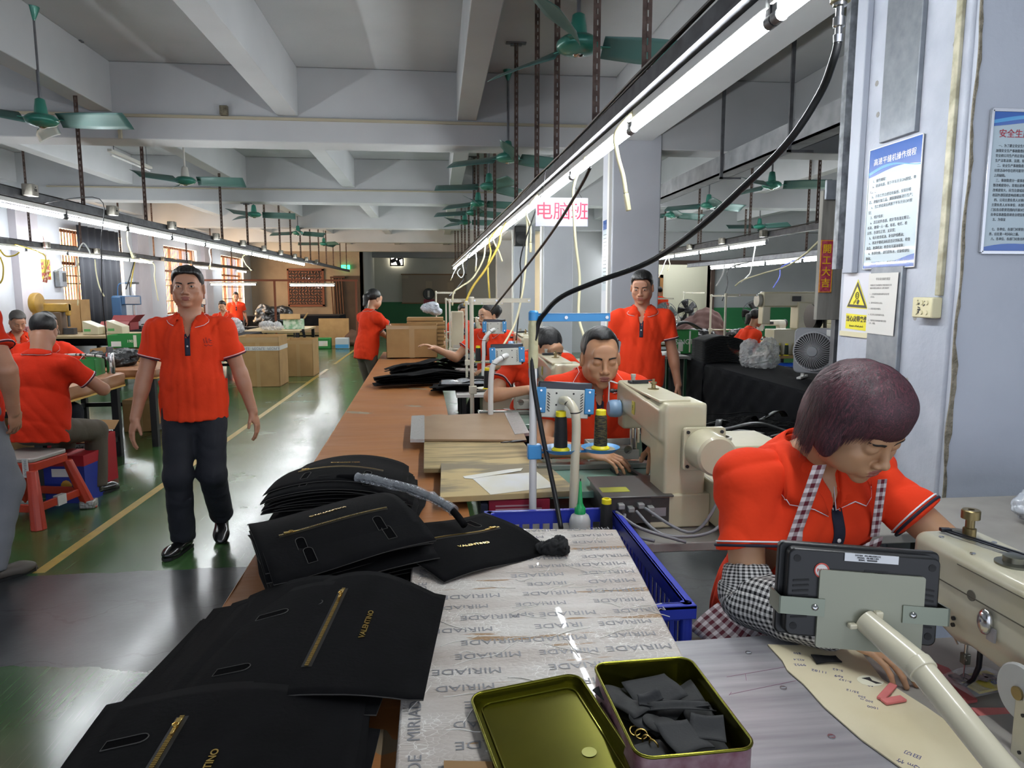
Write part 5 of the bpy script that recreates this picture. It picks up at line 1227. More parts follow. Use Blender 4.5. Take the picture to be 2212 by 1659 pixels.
for r_ in range(3):
    for c_ in range(7): gd.cyl((.008+c_*.0036, -.0132, .041-r_*.003), (.008+c_*.0036, -.0127, .041-r_*.003), .0009, n=6)
gd.build('speaker_holes', mat('hole_black', '020202', .6), t)
# pole running from the plate down to the floor beside the table, nearer the camera
pm = mat('cream_pole_paint', 'cfc8ae', .3, coat=.5)
p0 = W(1868, 1340, Y=.965); p1 = W(1985, 1440, Y=.88); p2 = W(2230, 1740, Y=.70)
pl = thing('controller_pole', 'thick cream enamelled pole carrying the black controller', 'pole', (0, 0, 0))
d = (p2-p1).normalized()
MB().tube([p0, p0.lerp(p1, .5), p1], [.018, .0195, .0205], 24).build('bent_end', pm, pl, smooth=40); MB().tube([p1+d*.005, p2, p2+d*.25+Vector((0, 0, -.2))], .0185, 24).build('pole_tube', pm, pl, smooth=40); MB().cyl(p1-d*.006, p1+d*.010, .0212, n=24).build('collar_ring', pm, pl, smooth=40, bev=.001)
MB().box(p0+Vector((.018, -.004, .010)), (.012, .012, .012)).box(p0+Vector((-.022, -.004, -.006)), (.012, .010, .008)).build('weld_tabs', pm, pl, bev=.002)
# ---------------- pattern sewing machine seen in the middle ----------------
def pattern_machine(loc, label, motor=MCRM):
    "origin on the table top under the needle; operator at +y, arm runs towards -y"
    t = thing('sewing_machine', label, 'sewing machine', loc, 0, 'pattern sewing machines')
    a = SDF(.012)
    a.box((.0, -.23, .375), (.062, .30, .060), Matrix.Rotation(.045, 3, 'X'), rr=.012, k=.01)
    a.box((0, .045, .330), (.052, .045, .085), rr=.012, k=.015)
    a.box((.03, -.46, .24), (.075, .085, .20), rr=.010, k=.02)
    a.box((.03, -.33, .30), (.060, .14, .07), rr=.01, k=.03)
    mesh_obj('machine_arm', [a.mesh(.006)], MCRM, t)
    MB().bb(-.055, .06, -.50, .02, .436, .446).build('top_cover', MCRM, t, bev=.003).rotation_euler.x = .045*0
    m = MB(); m.prism(rrect(.150, .150, .012), -.578, -.560, 'y'); mo = m.build('motor_flange', motor, t, bev=.002); mo.location = (.085, 0, .285)
    MB().lathe([(0, -.70), (.060, -.70), (.068, -.692), (.070, -.60), (.072, -.578), (0, -.578)], n=40, axis='y').build('motor_housing', motor, t, smooth=40).location = (.085, 0, .285)
    for x in (-.06, .06):
        for z in (-.06, .06): MB().lathe([(0, -.583), (.006, -.583), (.006, -.577)], n=10, axis='y').build('flange_bolt', BLACKP, t).location = (.085+x, 0, .285+z)
    MB().lathe([(0, -.03), (.030, -.03), (.036, -.022), (.038, 0), (.036, .02), (.028, .028), (0, .028)], n=20, axis='x').build('hand_wheel', mat('blue_grey_knob', '7f9cb8', .35), t, smooth=40).location = (-.085, .0, .335)
    MB().cyl((-.06, .0, .335), (-.045, .0, .335), .03, n=20).build('wheel_hub', MGRY, t)
    g = MB(); g.tube(smooth_path([(-.055, .085, .43), (-.09, .09, .44), (-.09, .09, .42), (-.092, .09, .34), (-.09, .09, .31), (-.06, .085, .305)], 5), .0035, 8); g.build('wire_guard', WHITEP, t, smooth=1)
    for z in (.40, .30): MB().lathe([(0, -.045), (.008, -.045), (.010, -.03), (.006, -.028), (.006, 0)], n=12, axis='x').build('tension_knob', MDARK, t, smooth=40).location = (-.045, .075, z)
    MB().lathe([(0, 0), (.022, 0), (.022, .003), (.008, .005), (.008, .02), (.013, .022), (.013, .028), (.005, .03), (.005, .04), (0, .04)], n=16).build('top_tensioner', mat('aged_brass', '8f7f5a', .35, .9), t, smooth=40).location = (.01, -.22, .446)
    MB().lathe([(0, 0), (.009, 0), (.009, .03), (.011, .03), (.011, .04), (0, .04)], n=14).build('thread_post', MGRY, t, smooth=40).location = (-.01, .0, .44)
    MB().box((0, -.04, .452), (.08, .035, .012)).box((.02, -.05, .458), (.10, .012, .006), rz=.2).build('cable_clip', BLACKP, t, bev=.002)
    MB().cyl((0, .05, .12), (0, .05, .26), .006, n=8).cyl((.02, .05, .13), (.02, .05, .26), .008, n=8).box((.01, .05, .125), (.04, .02, .012)).build('needle_unit', CHROME, t)
    MB().box((-.064, -.20, .37), (.002, .035, .05)).build('warning_sticker', mat('sticker_yellow', 'd0c24a', .5), t); text_mesh('sticker_mark', '!', .03, MDARK, t, (-.0655, -.20, .37), frameR((0, -1, 0), (0, 0, 1)))
    # bed, work plate and slides
    MB().bb(-.10, .12, -.56, -.35, 0, .12).bb(-.02, .10, -.40, .20, .0, .06).build('machine_base', MCRM, t, bev=.006)
    MB().bb(-.42, .08, -.36, .16, .075, .085).bb(-.42, .08, -.37, -.36, .06, .086).build('work_plate', GLASSG, t, bev=.002)
    MB().bb(-.42, .10, -.05, .0, .086, .108).build('x_slide', mat('slide_aluminium', '8c9089', .35, .7), t, bev=.002)
    for x in (-.10, -.03): MB().box((x, -.18, .092), (.02, .22, .012), rz=.1).build('slide_rail', mat('slide_dark', '2e3033', .35, .6), t, bev=.001)
    MB().box((-.05, -.315, .095), (.16, .03, .02)).build('slide_stop', mat('slide_aluminium', '8c9089', .35, .7), t, bev=.002)
    m = MB(); m.bb(-.20, -.19, .0, .08, .108, .19).bb(-.20, .02, .07, .08, .12, .19).bb(-.19, .03, .02, .03, .108, .15).cyl((-.16, .035, .155), (.0, .035, .155), .014, n=12); m.build('clamp_frame', MGRY, t, bev=.003)
    for x in (-.16, -.02): MB().cyl((x, .02, .150), (x, .06, .150), .018, n=14).build('clamp_cylinder', CHROME, t, smooth=40)
    # drive box on the operator side of the table
    MB().bb(.12, .34, -.66, -.30, .015, .165).build('drive_box', MCRM, t, bev=.006)
    MB().bb(.30, .60, -.18, .14, .03, .20).build('valve_box', MCRM, t, bev=.006); MB().lathe([(.045, 0), (.055, 0), (.055, .012), (.045, .012)], n=28, cap=False).build('ring_magnet', MGRY, t, smooth=30).location = (.36, -.03, .20)
    for x, z in ((.145, .13), (.18, .12), (.215, .115), (.15, .05)): MB().bb(x, x+.018, -.663, -.659, z-.008, z+.008).build('port', MDARK, t)
    MB().bb(.26, .38, -.70, -.66, .04, .115).build('side_block', MCRM, t, bev=.003); MB().lathe([(0, -.03), (.012, -.03), (.007, -.02), (.007, 0)], n=6, axis='y').build('hex_bolt', MDARK, t).location = (.30, -.70, .10)
    for x in (-.05, .33): MB().lathe([(0, 0), (.03, 0), (.034, .008), (.03, .016), (0, .016)], n=20).build('rubber_foot', BLACKR, t, smooth=40).location = (x, -.52, 0)
    return t
pm1 = pattern_machine((.825, 2.90, .735), 'cream pattern sewing machine with big round motor cover nearest the camera')
ct_table = thing('machine_table', 'grey topped machine table in front of the seated man', 'table', (0, 0, 0))
MB().bb(.145, 1.75, 2.20, 3.02, .70, .732).build('tabletop', TABG, ct_table, bev=.004)
for x in (.2, 1.68):
    for y in (2.25, 2.95): MB().bb(x-.02, x+.02, y-.02, y+.02, 0, .70).build('leg', LEGM, ct_table)
MB().bb(.2, 1.68, 2.27, 2.29, .15, .20).bar((1.0, 2.28, .65), (1.3, 2.28, .2), .03).build('brace', LEGM, ct_table)
# control box with cables
t = thing('control_box', 'dark grey control box with plugs under the work plate', 'control box', (.62, 2.36, .735))
MB().bb(-.05, .18, -.02, .24, .02, .115).build('box_body', mat('control_grey', '4c4b49', .45, .3), t, bev=.003); MB().bb(-.06, .19, -.03, .25, .115, .121).build('box_lid', mat('control_lid', '5b5a59', .4, .5), t, bev=.002)
MB().box((-.0, .06, .1215), (.10, .06, .0012), rz=0).build('yellow_label', mat('label_olive', '9a9a2c', .5), t); MB().box((.14, -.021, .06), (.05, .002, .03)).build('silver_label', ALU, t)
rr = random.Random(2)
for k in range(4):
    x = .0+k*.035; MB().box((x, -.035, .09-.012*(k % 2)), (.022, .03, .018)).build('plug', mat('plug_light_grey', '8b8b88', .5), t, bev=.003)
for k, (a, b, c) in enumerate((((.60, 2.31, .81), (.66, 2.22, .78), (.80, 2.17, .745)), ((.63, 2.31, .80), (.62, 2.24, .76), (.70, 2.19, .745)), ((.67, 2.31, .81), (.74, 2.2, .76), (.92, 2.19, .79)), ((.70, 2.31, .82), (.84, 2.22, .76), (.95, 2.24, .90)))):
    o = MB().tube(smooth_path([a, b, c] + ([(.98, 2.28, .98)] if k > 1 else []), 8), .0055, 8).build('grey_cable', mat('cable_grey', '77777a', .45), None, smooth=1); tag(o, 'grey cable %s' % ('looping low from the control box across the table', 'short and leftmost below the control box', 'looping up to the machine column, outer one', 'running up to the motor, inner one')[k:k+1][0] if False else ['grey cable looping low from the control box across the table', 'short grey cable leftmost below the control box', 'grey cable looping up toward the machine column, outer one', 'grey cable running up to the motor cover, inner one'][k], 'cable', 'grey cables at the control box')
# bottle and spools
def bottle(loc, label):
    t = thing('oil_bottle', label, 'bottle', loc)
    MB().lathe([(0, 0), (.033, 0), (.036, .004), (.036, .055), (.030, .072), (.018, .080), (.018, .09)], n=28).build('bottle_body', mat('milky_plastic', 'c8c9c4', .3, alpha=.85), t, smooth=50)
    MB().lathe([(.019, .078), (.019, .098), (.014, .104), (.009, .115), (.0035, .19), (.002, .192), (0, .192)], n=20).build('spout_cap', mat('spout_green', '1f9a55', .35), t, smooth=40); MB().cyl((0, 0, .19), (0, 0, .20), .0022, n=8).build('spout_tip', BLACKP, t)
    return t
bottle(tuple(W(1253, 1100, Y=2.30))[:2]+(.733,), 'milky oil bottle with long green spout on machine table')
THB = mat('black_thread', '0c0c0e', .7, bump=(300, .6, .001), stretch=(1, 1, 8)); THO = mat('olive_black_thread', '4a4320', .7, nz=(60, '12110c', .05), stretch=(1, 1, 4), bump=(250, .5, .001))
def spool(loc, label, th=THB, group='thread spools', s=1.0, core=YELP):
    t = thing('thread_spool', label, 'spool', loc, 0, group)
    MB().lathe([(0, 0), (.033, 0), (.033, .004), (.024, .012), (.0, .012)], n=28).build('spool_foot', core, t, smooth=30)
    MB().lathe([(.024, .012), (.0245, .02), (.0215, .118), (.018, .124), (0, .124)], n=28).build('thread', th, t, smooth=40)
    MB().lathe([(.0185, .122), (.0185, .140), (.016, .142), (.010, .142), (.010, .136), (0, .136)], n=28).build('spool_top', core, t, smooth=30)
    if s != 1: t.scale = (s,)*3
    return t
def thread_stand(loc, h, label, m=WHITEP, armm=None, trayz=.22, armlen=.26, trays=True, am=None):
    t = thing('thread_stand', label, 'thread stand', loc, 0, 'spool stands by the machines')
    MB().cyl((0, 0, 0), (0, 0, h), .0135, n=20).build('pole', m, t, smooth=40)
    MB().lathe([(0, h-.01), (.018, h-.008), (.018, h+.02), (.012, h+.026), (0, h+.026)], n=16).build('top_cap', armm or m, t, smooth=40)
    am_ = armm or m
    MB().bb(-.01, armlen, -.012, -.009, h-.012, h+.016).bb(-.01, armlen, -.012, .012, h+.013, h+.016).build('top_arm', am_, t, bev=.001)
    for x in (.02, armlen*.42, armlen-.012): MB().lathe([(.0, -.0145), (.006, -.0145), (.006, -.012)], n=12, axis='y').build('arm_eyelet', CHROME, t).location = (x, 0, h+.002)
    if trays:
        MB().bb(-.02, .03, -.018, .018, trayz-.030, trayz+.022).bb(.02, .30, -.008, .008, trayz-.012, trayz-.004).build('tray_clamp', am_, t, bev=.004)
        for x in (.10, .245): MB().lathe([(0, trayz-.004), (.05, trayz-.002), (.068, trayz+.008), (.070, trayz+.008), (.052, trayz-.008), (0, trayz-.010)], n=36).build('spool_tray', am_, t, smooth=30).location = (x, 0, 0)
    return t
sx, sy_ = .331, 2.46
st1 = thread_stand((sx, sy_, .733), .735, 'white pole thread stand with blue top arm and two blue spool trays', WHITEP, SKYB, .265, .27)
MB().lathe([(.016, .56), (.018, .60), (.0165, .66), (.019, .70), (.016, .735)], n=14, cap=False).build('tape_wrap', mat('yellowed_tape', 'c9c49a', .35, bump=(60, .8, .004), alpha=.9), st1, smooth=40)
spool((sx+.10, sy_, .733+.263), 'full black thread spool on left blue tray', THB); MB().lathe([(0, 0), (.058, 0), (.058, .002), (0, .002)], n=28).build('cardboard_disc', mat('grey_card_disc', '8d8468', .8), st1).location = (.245, 0, .263)
spool((sx+.245, sy_, .733+.266), 'olive and black striped thread spool on right blue tray', THO)
spool(tuple(W(1310, 1100, Y=2.30))[:2]+(.733,), 'black thread spool standing on the machine table beside control box', THB, s=.9)
# black hose up to the near lamp rail, and the drop cable
hz = [W(1212, 1142, Y=2.30), W(1195, 1050, Y=2.40), W(1170, 930, Y=2.44), W(1150, 800, Y=2.45), W(1160, 710, Y=2.45), W(1178, 675, Y=2.42), W(1215, 640, Y=2.35), W(1290, 608, Y=2.25), W(1400, 567, Y=2.1), W(1500, 500, Y=1.9), W(1600, 410, Y=1.75), W(1700, 310, Y=1.62), W(1770, 205, Y=1.55), W(1800, 130, Y=1.50), W(1810, 92, Y=1.49)]
o = MB().tube(smooth_path(hz, 6), .0085, 10).build('air_hose', BLACKR, None, smooth=1); tag(o, 'thick black air hose sweeping from ceiling fitting down to the thread stand', 'hose')
f = hz[-1]; t = thing('air_fitting', 'brass and white air coupling hanging at the top of picture', 'fitting', tuple(f))
MB().lathe([(0, 0), (.009, 0), (.010, .015), (.007, .017), (.007, .03), (.012, .032), (.012, .05), (.008, .052), (.008, .07), (.014, .072), (.014, .08), (0, .08)], n=14).build('coupling', CHROME, t, smooth=40); MB().lathe([(0, .08), (.020, .08), (.020, .35), (0, .35)], n=20).build('white_pipe', mat('yellowed_pipe', 'ddd8b0', .4), t, smooth=40)
pp = [W(1060, 672, Y=4.4), W(1110, 610, Y=3.9), W(1190, 505, Y=3.3), W(1250, 410, Y=2.85), W(1275, 362, Y=2.7)]
o = MB().tube(smooth_path(pp, 6), .0065, 8).build('black_cable', WIRE, None, smooth=1); tag(o, 'straight black cable slanting from the lamp rail down to the second thread stand', 'cable')
# controller with blue sides on a cream bent pole
def blue_ctrl(c, label, pole, m=mat('cream_pole_paint', 'cfc8ae', .3, coat=.5), ry=.05, sc=1.0, face=mat('ctrl_face_grey', 'bdbdb2', .4)):
    t = thing('machine_controller', label, 'controller', tuple(c), 0, 'controllers with blue side plates'); t.rotation_euler = (math.radians(-8), ry, -.05); t.scale = (sc,)*3
    MB().bb(-.098, .098, -.02, .02, .028, .062).build('dark_top', mat('ctrl_dark_top', '2e3036', .35, .3), t, bev=.006)
    MB().bb(-.085, .085, -.024, -.012, -.068, .035).build('back_plate', face, t, bev=.003)
    MB().bb(-.098, .098, -.012, .02, -.06, .035).build('housing', BLACKP, t, bev=.004)
    for s in (-1, 1):
        MB().bb(min(s*.070, s*.106), max(s*.070, s*.106), -.028, .018, -.052, .040).build('blue_side', mat('ctrl_blue', '2f7fb4', .35), t, bev=.003)
        v = MB()
        for k in range(7): v.box((s*.060, -.0255, .018-k*.010), (.012, .002, .0025), ry=s*-.7)
        v.build('vent_slots', mat('hole_black', '020202', .6), t)
        for z in (-.038, .028): MB().lathe([(0, -.0295), (.004, -.0295), (.004, -.027)], n=10, axis='y').build('side_screw', CHROME, t).location = (s*.088, 0, z)
    for x, z in ((-.032, .02), (.03, .02), (-.032, -.022), (.03, -.022)): MB().lathe([(0, -.0252), (.0035, -.0252), (.0035, -.023)], n=10, axis='y').build('back_hole', mat('hole_black', '020202', .6), t).location = (x, 0, z)
    p = thing('controller_pole', 'bent %s pole holding %s' % ('white' if m is WHITEP else 'cream', label.split(',')[0]), 'pole', (0, 0, 0))
    MB().tube(smooth_path(pole, 6), .016*sc, 16).build('pole_tube', m, p, smooth=1)
    for k in (1, 2): q = Vector(pole[k]); q2 = Vector(pole[k+1]); MB().cyl(q, q+(q2-q).normalized()*.004, .0175*sc, n=16).build('cable_tie', BLACKP, p)
    return t
blue_ctrl(W(1219, 862, Y=2.52), 'near blue sided controller behind the thread spools', [W(1215, 865, Y=2.49), W(1228, 868, Y=2.44), W(1242, 890, Y=2.42), W(1245, 930, Y=2.42), W(1242, 1000, Y=2.42), tuple(W(1238, 1075, Y=2.42))[:2]+(.733,)])
blue_ctrl(W(1095, 765, Y=4.25), 'second blue sided controller further up the line', [W(1095, 768, Y=4.21), W(1085, 772, Y=4.17), W(1068, 785, Y=4.15), W(1062, 805, Y=4.15), W(1060, 850, Y=4.15), tuple(W(1060, 880, Y=4.15))[:2]+(.7,)], WHITEP, -.03, 1.0)
# ---------------- boards between the near machine and the table ----------------
PLY = mat('worn_plywood', 'b19a6c', .7, nz=(4, '8a7a55', .1), stretch=(1, 6, 1), bump=(20, .4, .003)); PLYB = mat('brown_hardboard', '86694c', .6, nz=(5, '9c8264', .3)); PLYC = mat('peeling_plywood', 'b8a272', .7, nz=(2.2, '7f745c', .04), stretch=(1, 3, 1), bump=(20, .4, .003))
def plank(pts, z, th, m, lb, kids=None):
    q = [W(x, y, z=z) for x, y in pts]; o = MB().prism([(p.x, p.y) for p in q], z-th, z).build('wooden_board', m, None, bev=.002); tag(o, lb, 'board', 'worn boards bridging table and machines'); return o
p3 = plank(((953, 1000), (1155, 985), (1200, 1018), (1240, 1052), (1238, 1060), (950, 1074)), .832, .022, PLYC, 'nearest peeling plywood board with paper sheets on it')
p2 = plank(((916, 952), (1128, 950), (1167, 1005), (1165, 1010), (915, 1012)), .822, .020, PLY, 'middle plywood board between the two others')
p1_ = plank(((893, 900), (1112, 889), (1138, 950), (893, 948)), .836, .012, PLYB, 'farthest brown hardboard edged with silver tape')
for pts in (((889, 898), (917, 897), (917, 949), (886, 949)), ((1088, 889), (1118, 888), (1144, 935), (1112, 938))): q = [W(x, y, z=.8375) for x, y in pts]; MB().prism([(p.x, p.y) for p in q], .822, .838).build('tape_edge', mat('silver_tape', 'b7b5b2', .25, .2, bump=(60, 1, .004)), p1_)
q = [W(x, y, z=.834) for x, y in ((1018, 1031), (1160, 1019), (1200, 1051), (1060, 1068))]; o = MB().prism([(p.x, p.y) for p in q], .8325, .8335).build('paper_sheet', PAPW, None); tag(o, 'white paper sheet lying on the nearest plywood board', 'paper')
q = [W(x, y, z=.834) for x, y in ((1000, 1029), (1100, 1014), (1130, 1011), (1125, 1017), (1020, 1034), (1004, 1033))]; o = MB().prism([(p.x, p.y) for p in q], .8337, .8345).build('paper_template', PAPW, None); tag(o, 'long narrow cut paper strip beside the white sheet', 'paper')
t = thing('red_carton', 'flat red printed carton under the nearest plywood board', 'carton', (0, 0, 0)); MB().bb(.175, .40, 2.50, 2.80, .733, .806).build('carton_body', mat('carton_crimson', '8f1230', .6), t, bev=.002)
for k in range(4): MB().bb(.20, .37-.02*(k % 2), 2.4985, 2.4995, .742+.013*k, .748+.013*k).build('fine_print', mat('print_pale_red', 'b58a92', .6), t)
MB().bb(.145, .17, 2.47, 2.9, .733, .80).build('dark_box_side', mat('navy_card', '14182b', .6), t)
o = MB().ell((0, 0, 0), (.035, .004, .004), 10).ell((.05, 0, 0), (.05, .010, .006), 10).build('small_knife', BLACKP, None, smooth=1); c = W(1095, 955, z=.845); o.location = c; o.rotation_euler.z = .25; tag(o, 'small black handled knife resting on the middle plywood board', 'knife')
# ---------------- second to fourth machine places along the line ----------------
def place(y0, x0, k, lb):
    t = thing('machine_table', 'white topped machine table, %s from the camera along the line' % lb, 'table', (0, 0, 0), 0, 'machine tables')
    MB().bb(x0, x0+1.45, y0, y0+.55, .772, .797).build('tabletop', mat('white_laminate', 'cfccc6', .45), t, bev=.003); MB().bb(x0+.35, x0+1.4, y0-.7, y0, .66, .69).build('low_top', TABG, t, bev=.003)
    MB().bb(x0+.20, x0+.42, y0+.05, y0+.45, .45, .77).build('side_cabinet', mat('cabinet_beige', 'b5ab94', .6), t)
    for x in (x0+.06, x0+1.35):
        for y in (y0+.05, y0+.5): MB().bb(x-.015, x+.015, y-.015, y+.015, 0, .772).build('leg', LEGM, t)
place(5.25, .13, 1, 'second'); place(7.0, .16, 2, 'third'); place(8.8, .2, 3, 'fourth')
def dm(loc, label, s=1.0):
    o = dup(pm1, loc, 0, label, scale=s); return o
dm((.66, 4.25, .735), 'grey pattern sewing machine in front of the woman with tied hair')
dm((.72, 6.15, .76), 'pale pattern sewing machine before the woman stretching her arm')
dm((.62, 8.2, .76), 'fourth sewing machine along the line, mostly hidden')
dm((.58, 9.9, .76), 'fifth sewing machine along the line near the far thread stands')
o = pm1
st2 = thread_stand((.215, 4.57, .70), .80, 'taped cream pole thread stand with flat white top arm', mat('cream_wrap', 'cdc8b4', .5, bump=(30, .5, .004)), None, .23, .38)
spool((.315, 4.57, .70+.228), 'left black spool on the second stand', THB); spool((.46, 4.57, .70+.228), 'right black spool on the second stand', THB)
dup(st2, (.235, 5.9, .78), 0, 'slim white thread stand behind the taped one', scale=(.8, 1, .85)); dup(st2, (.12, 7.2, .78), 0, 'third tall white thread stand at machine line', scale=(.7, .8, .85))
dup(st2, (.1, 8.6, .78), 0, 'fourth white thread stand before the far wall', scale=(.7, .8, .85)); dup(st2, (-.02, 9.9, .78), 0, 'farthest white thread stand of the machine line', scale=(.7, .8, .95))
spool((.33, 5.9, .97), 'left black spool behind the second blue controller', THB); spool((.45, 5.9, .97), 'right black spool behind the second blue controller', THB)
blue_ctrl(W(1068, 705, Y=5.95), 'black faced controller before the reaching woman', [W(1068, 712, Y=5.92), W(1060, 716, Y=5.88), W(1046, 735, Y=5.86), W(1045, 765, Y=5.86), W(1044, 790, Y=5.86), tuple(W(1044, 808, Y=5.86))[:2]+(.78,)], WHITEP, 0, .95)
t = thing('machine_cover', 'tall cream machine cabinet behind the white stands', 'machine cabinet', (.22, 7.6, .80)); MB().bb(-.08, .05, -.1, .1, .0, .55).build('cabinet_body', MCRM, t, bev=.01); MB().bb(-.06, .03, -.105, -.1, .1, .2).build('cabinet_door', MGRY, t)
for k, (x, y, z, lb) in enumerate(((0.52, 5.9, .80, 'second'), (.6, 7.3, .80, 'third'))): pass
# things on the long table between: bundles, plastic wrapped parts
def bundle(loc, rz, n_, L_, w_, label, kind='leather bundle', m=SUEDE, arch=.03, seed=1, grp='dark leather bundles on the brown table', sheet=.006):
    rr = random.Random(seed)
    for i in range(n_):
        a = arch*(i+1)/n_; ph = rr.uniform(0, 3)
        o = MB().grid(lambda u, v: ((u-.5)*L_, (v-.5)*w_*(1-.3*abs(u-.5)), a*math.sin(u*PI)*(1+.4*math.sin(u*9+ph))+.01*math.sin(v*5+ph)), 14, 5).build('leather_cut', m, None, smooth=1, solid=.003)
        o.location = (loc[0]+rr.uniform(-.04, .04), loc[1]+rr.uniform(-.04, .04), loc[2]+i*sheet); o.rotation_euler.z = rz+rr.uniform(-.25, .25)
        tag(o, '%s, %s from the top' % (label, ordn[n_-1-i]), 'leather piece', grp)
bundle((-.13, 6.55, .80), .5, 9, .62, .26, 'dark cut leather in the pile before the carton', seed=2, arch=.05, sheet=.009); bundle((-.10, 5.95, .80), .15, 8, .80, .22, 'dark leather strap in the flat pile near white table', seed=3, arch=.03, sheet=.008)
bundle((.25, 5.50, .80), .1, 5, .55, .25, 'black part under the plastic sleeve on the white table', seed=4, arch=.03, sheet=.010)
bundle((.22, 7.25, .80), -.3, 7, .36, .28, 'grey leather cut on the third white table', m=mat('dark_grey_leather', '2d2f30', .5), seed=5, arch=.05, sheet=.011)
o = MB().grid(lambda u, v: (.02+.62*u, 5.36+.25*v, .862+.012*math.sin(u*17)*math.sin(v*6)+.018*math.sin(v*PI)), 40, 12).build('plastic_sleeve', FILM, None, smooth=1, solid=.001); tag(o, 'shiny plastic sleeve over black parts on the white table', 'plastic sleeve')
# carton with folded flaps on the table and piled cloth behind
def carton(x0, x1, y0, y1, z0, h, label, flaps=.0, m=CARD, tape=True, rz=0, group=None, open_=True):
    cx, cyy = (x0+x1)/2, (y0+y1)/2; a, b = (x1-x0)/2, (y1-y0)/2
    t = thing('carton', label, 'carton', (cx, cyy, z0), rz, group); w_ = MB(); th = .005
    w_.bb(-a, a, -b, -b+th, 0, h).bb(-a, a, b-th, b, 0, h).bb(-a, -a+th, -b, b, 0, h).bb(a-th, a, -b, b, 0, h).bb(-a, a, -b, b, 0, th)
    if not open_: w_.bb(-a, a, -b, b, h-th, h)
    w_.build('carton_body', m, t)
    if flaps:
        MB().box((0, -b-flaps*.35, h-flaps*.25), (2*a, flaps, th), rx=.6).build('flap', m, t); MB().box((0, b+flaps*.3, h+flaps*.2), (2*a, flaps, th), rx=.7).build('flap', m, t)
        MB().box((a+flaps*.3, 0, h+flaps*.25), (flaps, 2*b, th), ry=-.8).build('flap', m, t)
    if tape: MB().bb(-.03, .03, -b-.001, -b, 0, h*.98).bb(-a, a, -b-.0015, -b, h*.88, h*.98).build('tape', TAPE, t)
    return t
carton(-.60, -.01, 8.35, 8.85, .79, .38, 'large taped cardboard carton on the long table before the ponytailed woman')
t = thing('cardboard_stack', 'stack of folded cardboard sheets behind the taped carton', 'cardboard', (-.14, 9.2, .79))
for k in range(9): MB().box((-.02+.01*(k % 2), 0, .02+k*.05), (.50-.02*(k % 3), .3, .044)).build('cardboard_sheet', CARD, t, bev=.006)
bag = SDF(.03)
for k in range(6): bag.ell((.06*math.cos(k), .05*math.sin(k*2), .05+.015*k), (.08, .06, .05), k=.03)
bag.warp(folds(6, .012, (50, 50, 50))); o = mesh_obj('plastic_bag', [bag.mesh(.009)], mat('frosted_film_bag', 'aeb4bc', .18), None); o.location = (-.08, 9.2, 1.255); tag(o, 'crumpled clear plastic on top of the cardboard stack', 'plastic bag')
# ---------------- sewing machine of the foreground woman ----------------
t = thing('sewing_machine', 'worn cream pattern sewing machine at the right edge of the picture', 'sewing machine', (1.00, 1.205, .79))
NM = t; CM = mat('old_machine_enamel', 'c3bfaa', .33, nz=(7, 'b0a98c', .22), coat=.4, bump=(40, .05, .001))
# arm runs toward the camera (-y)
arm = SDF(.01)
def slab(x0, x1, y0, y1, z0, z1, rr=.012, k=.006, op='u', R=None): arm.box(((x0+x1)/2, (y0+y1)/2, (z0+z1)/2), ((x1-x0)/2, (y1-y0)/2, (z1-z0)/2), R, rr=rr, k=k, op=op)
slab(-.035, .105, -.62, .115, .150, .285, .022)
slab(-.028, .10, .02, .13, .140, .268, .030)
arm.box((.03, -.20, .150), (.055, .36, .05), Matrix.Rotation(.06, 3, 'X'), rr=.02, k=.02)
arm.cone((.02, .02, .155), (.015, .0, .118), .042, .026, k=.03)
slab(-.037, .11, -.005, .003, .235, .30, .001, .001, 's') if False else None
mesh_obj('machine_arm', [arm.mesh(.003)], CM, t)
MB().bb(-.037, -.0345, -.61, .10, .2145, .2160).bb(-.037, -.0345, -.61, -.02, .262, .2632).build('seam_line', mat('seam_dark', '4a463a', .6), t)
dk = mat('plug_grey', '5d5a50', .5)
for y, z, r in ((.055, .236, .0125), (.048, .160, .008), (-.06, .218, .010), (-.02, .155, .004), (-.02, .142, .004)): MB().lathe([(0, -.0365), (r, -.0368), (r, -.033)], n=20, axis='x').build('access_plug', dk if r > .005 else BLACKP, t, smooth=50).location = (0, y, z)
MB().lathe([(0, -.050), (.018, -.048), (.020, -.042), (.016, -.036), (.010, -.030)], n=24, axis='x').build('tension_disc', mat('worn_nickel', '77776c', .3, .9), t, smooth=50).location = (0, .098, .225)
MB().lathe([(0, 0), (.012, 0), (.012, .022), (.0085, .024), (.0085, .040), (.017, .042), (.017, .058), (.015, .060), (.006, .060), (.006, .052), (0, .052)], n=20).build('thread_post', mat('aged_brass', '8f7f5a', .35, .9), t, smooth=40).location = (.045, .055, .282)
MB().lathe([(0, 0), (.018, 0), (.020, .003), (.018, .005), (0, .006)], n=20).build('flat_plug', dk, t, smooth=50).location = (.045, .085, .283)
for x, y in ((-.01, .06), (.03, .10), (.07, .02), (-.015, -.03), (.06, -.08)): MB().lathe([(0, 0), (.005, 0), (.005, .002), (0, .003)], n=12).build('screw', CHROME, t, smooth=50).location = (x, y, .285)
MB().lathe([(0, 0), (.03, 0), (.03, .004), (.018, .006), (.018, .016), (.013, .018), (0, .018)], n=24).build('top_tensioner', mat('worn_nickel', '77776c', .3, .9), t, smooth=50).location = (.02, -.085, .285)
m = MB(); m.bar((.01, .075, .292), (.06, -.10, .294), .006, .003); m.bar((.02, .080, .292), (.066, -.10, .296), .006, .003); m.box((.013, .080, .293), (.020, .012, .007), rz=-.2)
tw = m.build('tweezers', mat('dark_steel', '34363b', .3, .8), None, bev=.001); tw.location = (1.00, 1.205, .79); tag(tw, 'dark steel tweezers lying on top of the cream machine arm', 'tweezers')
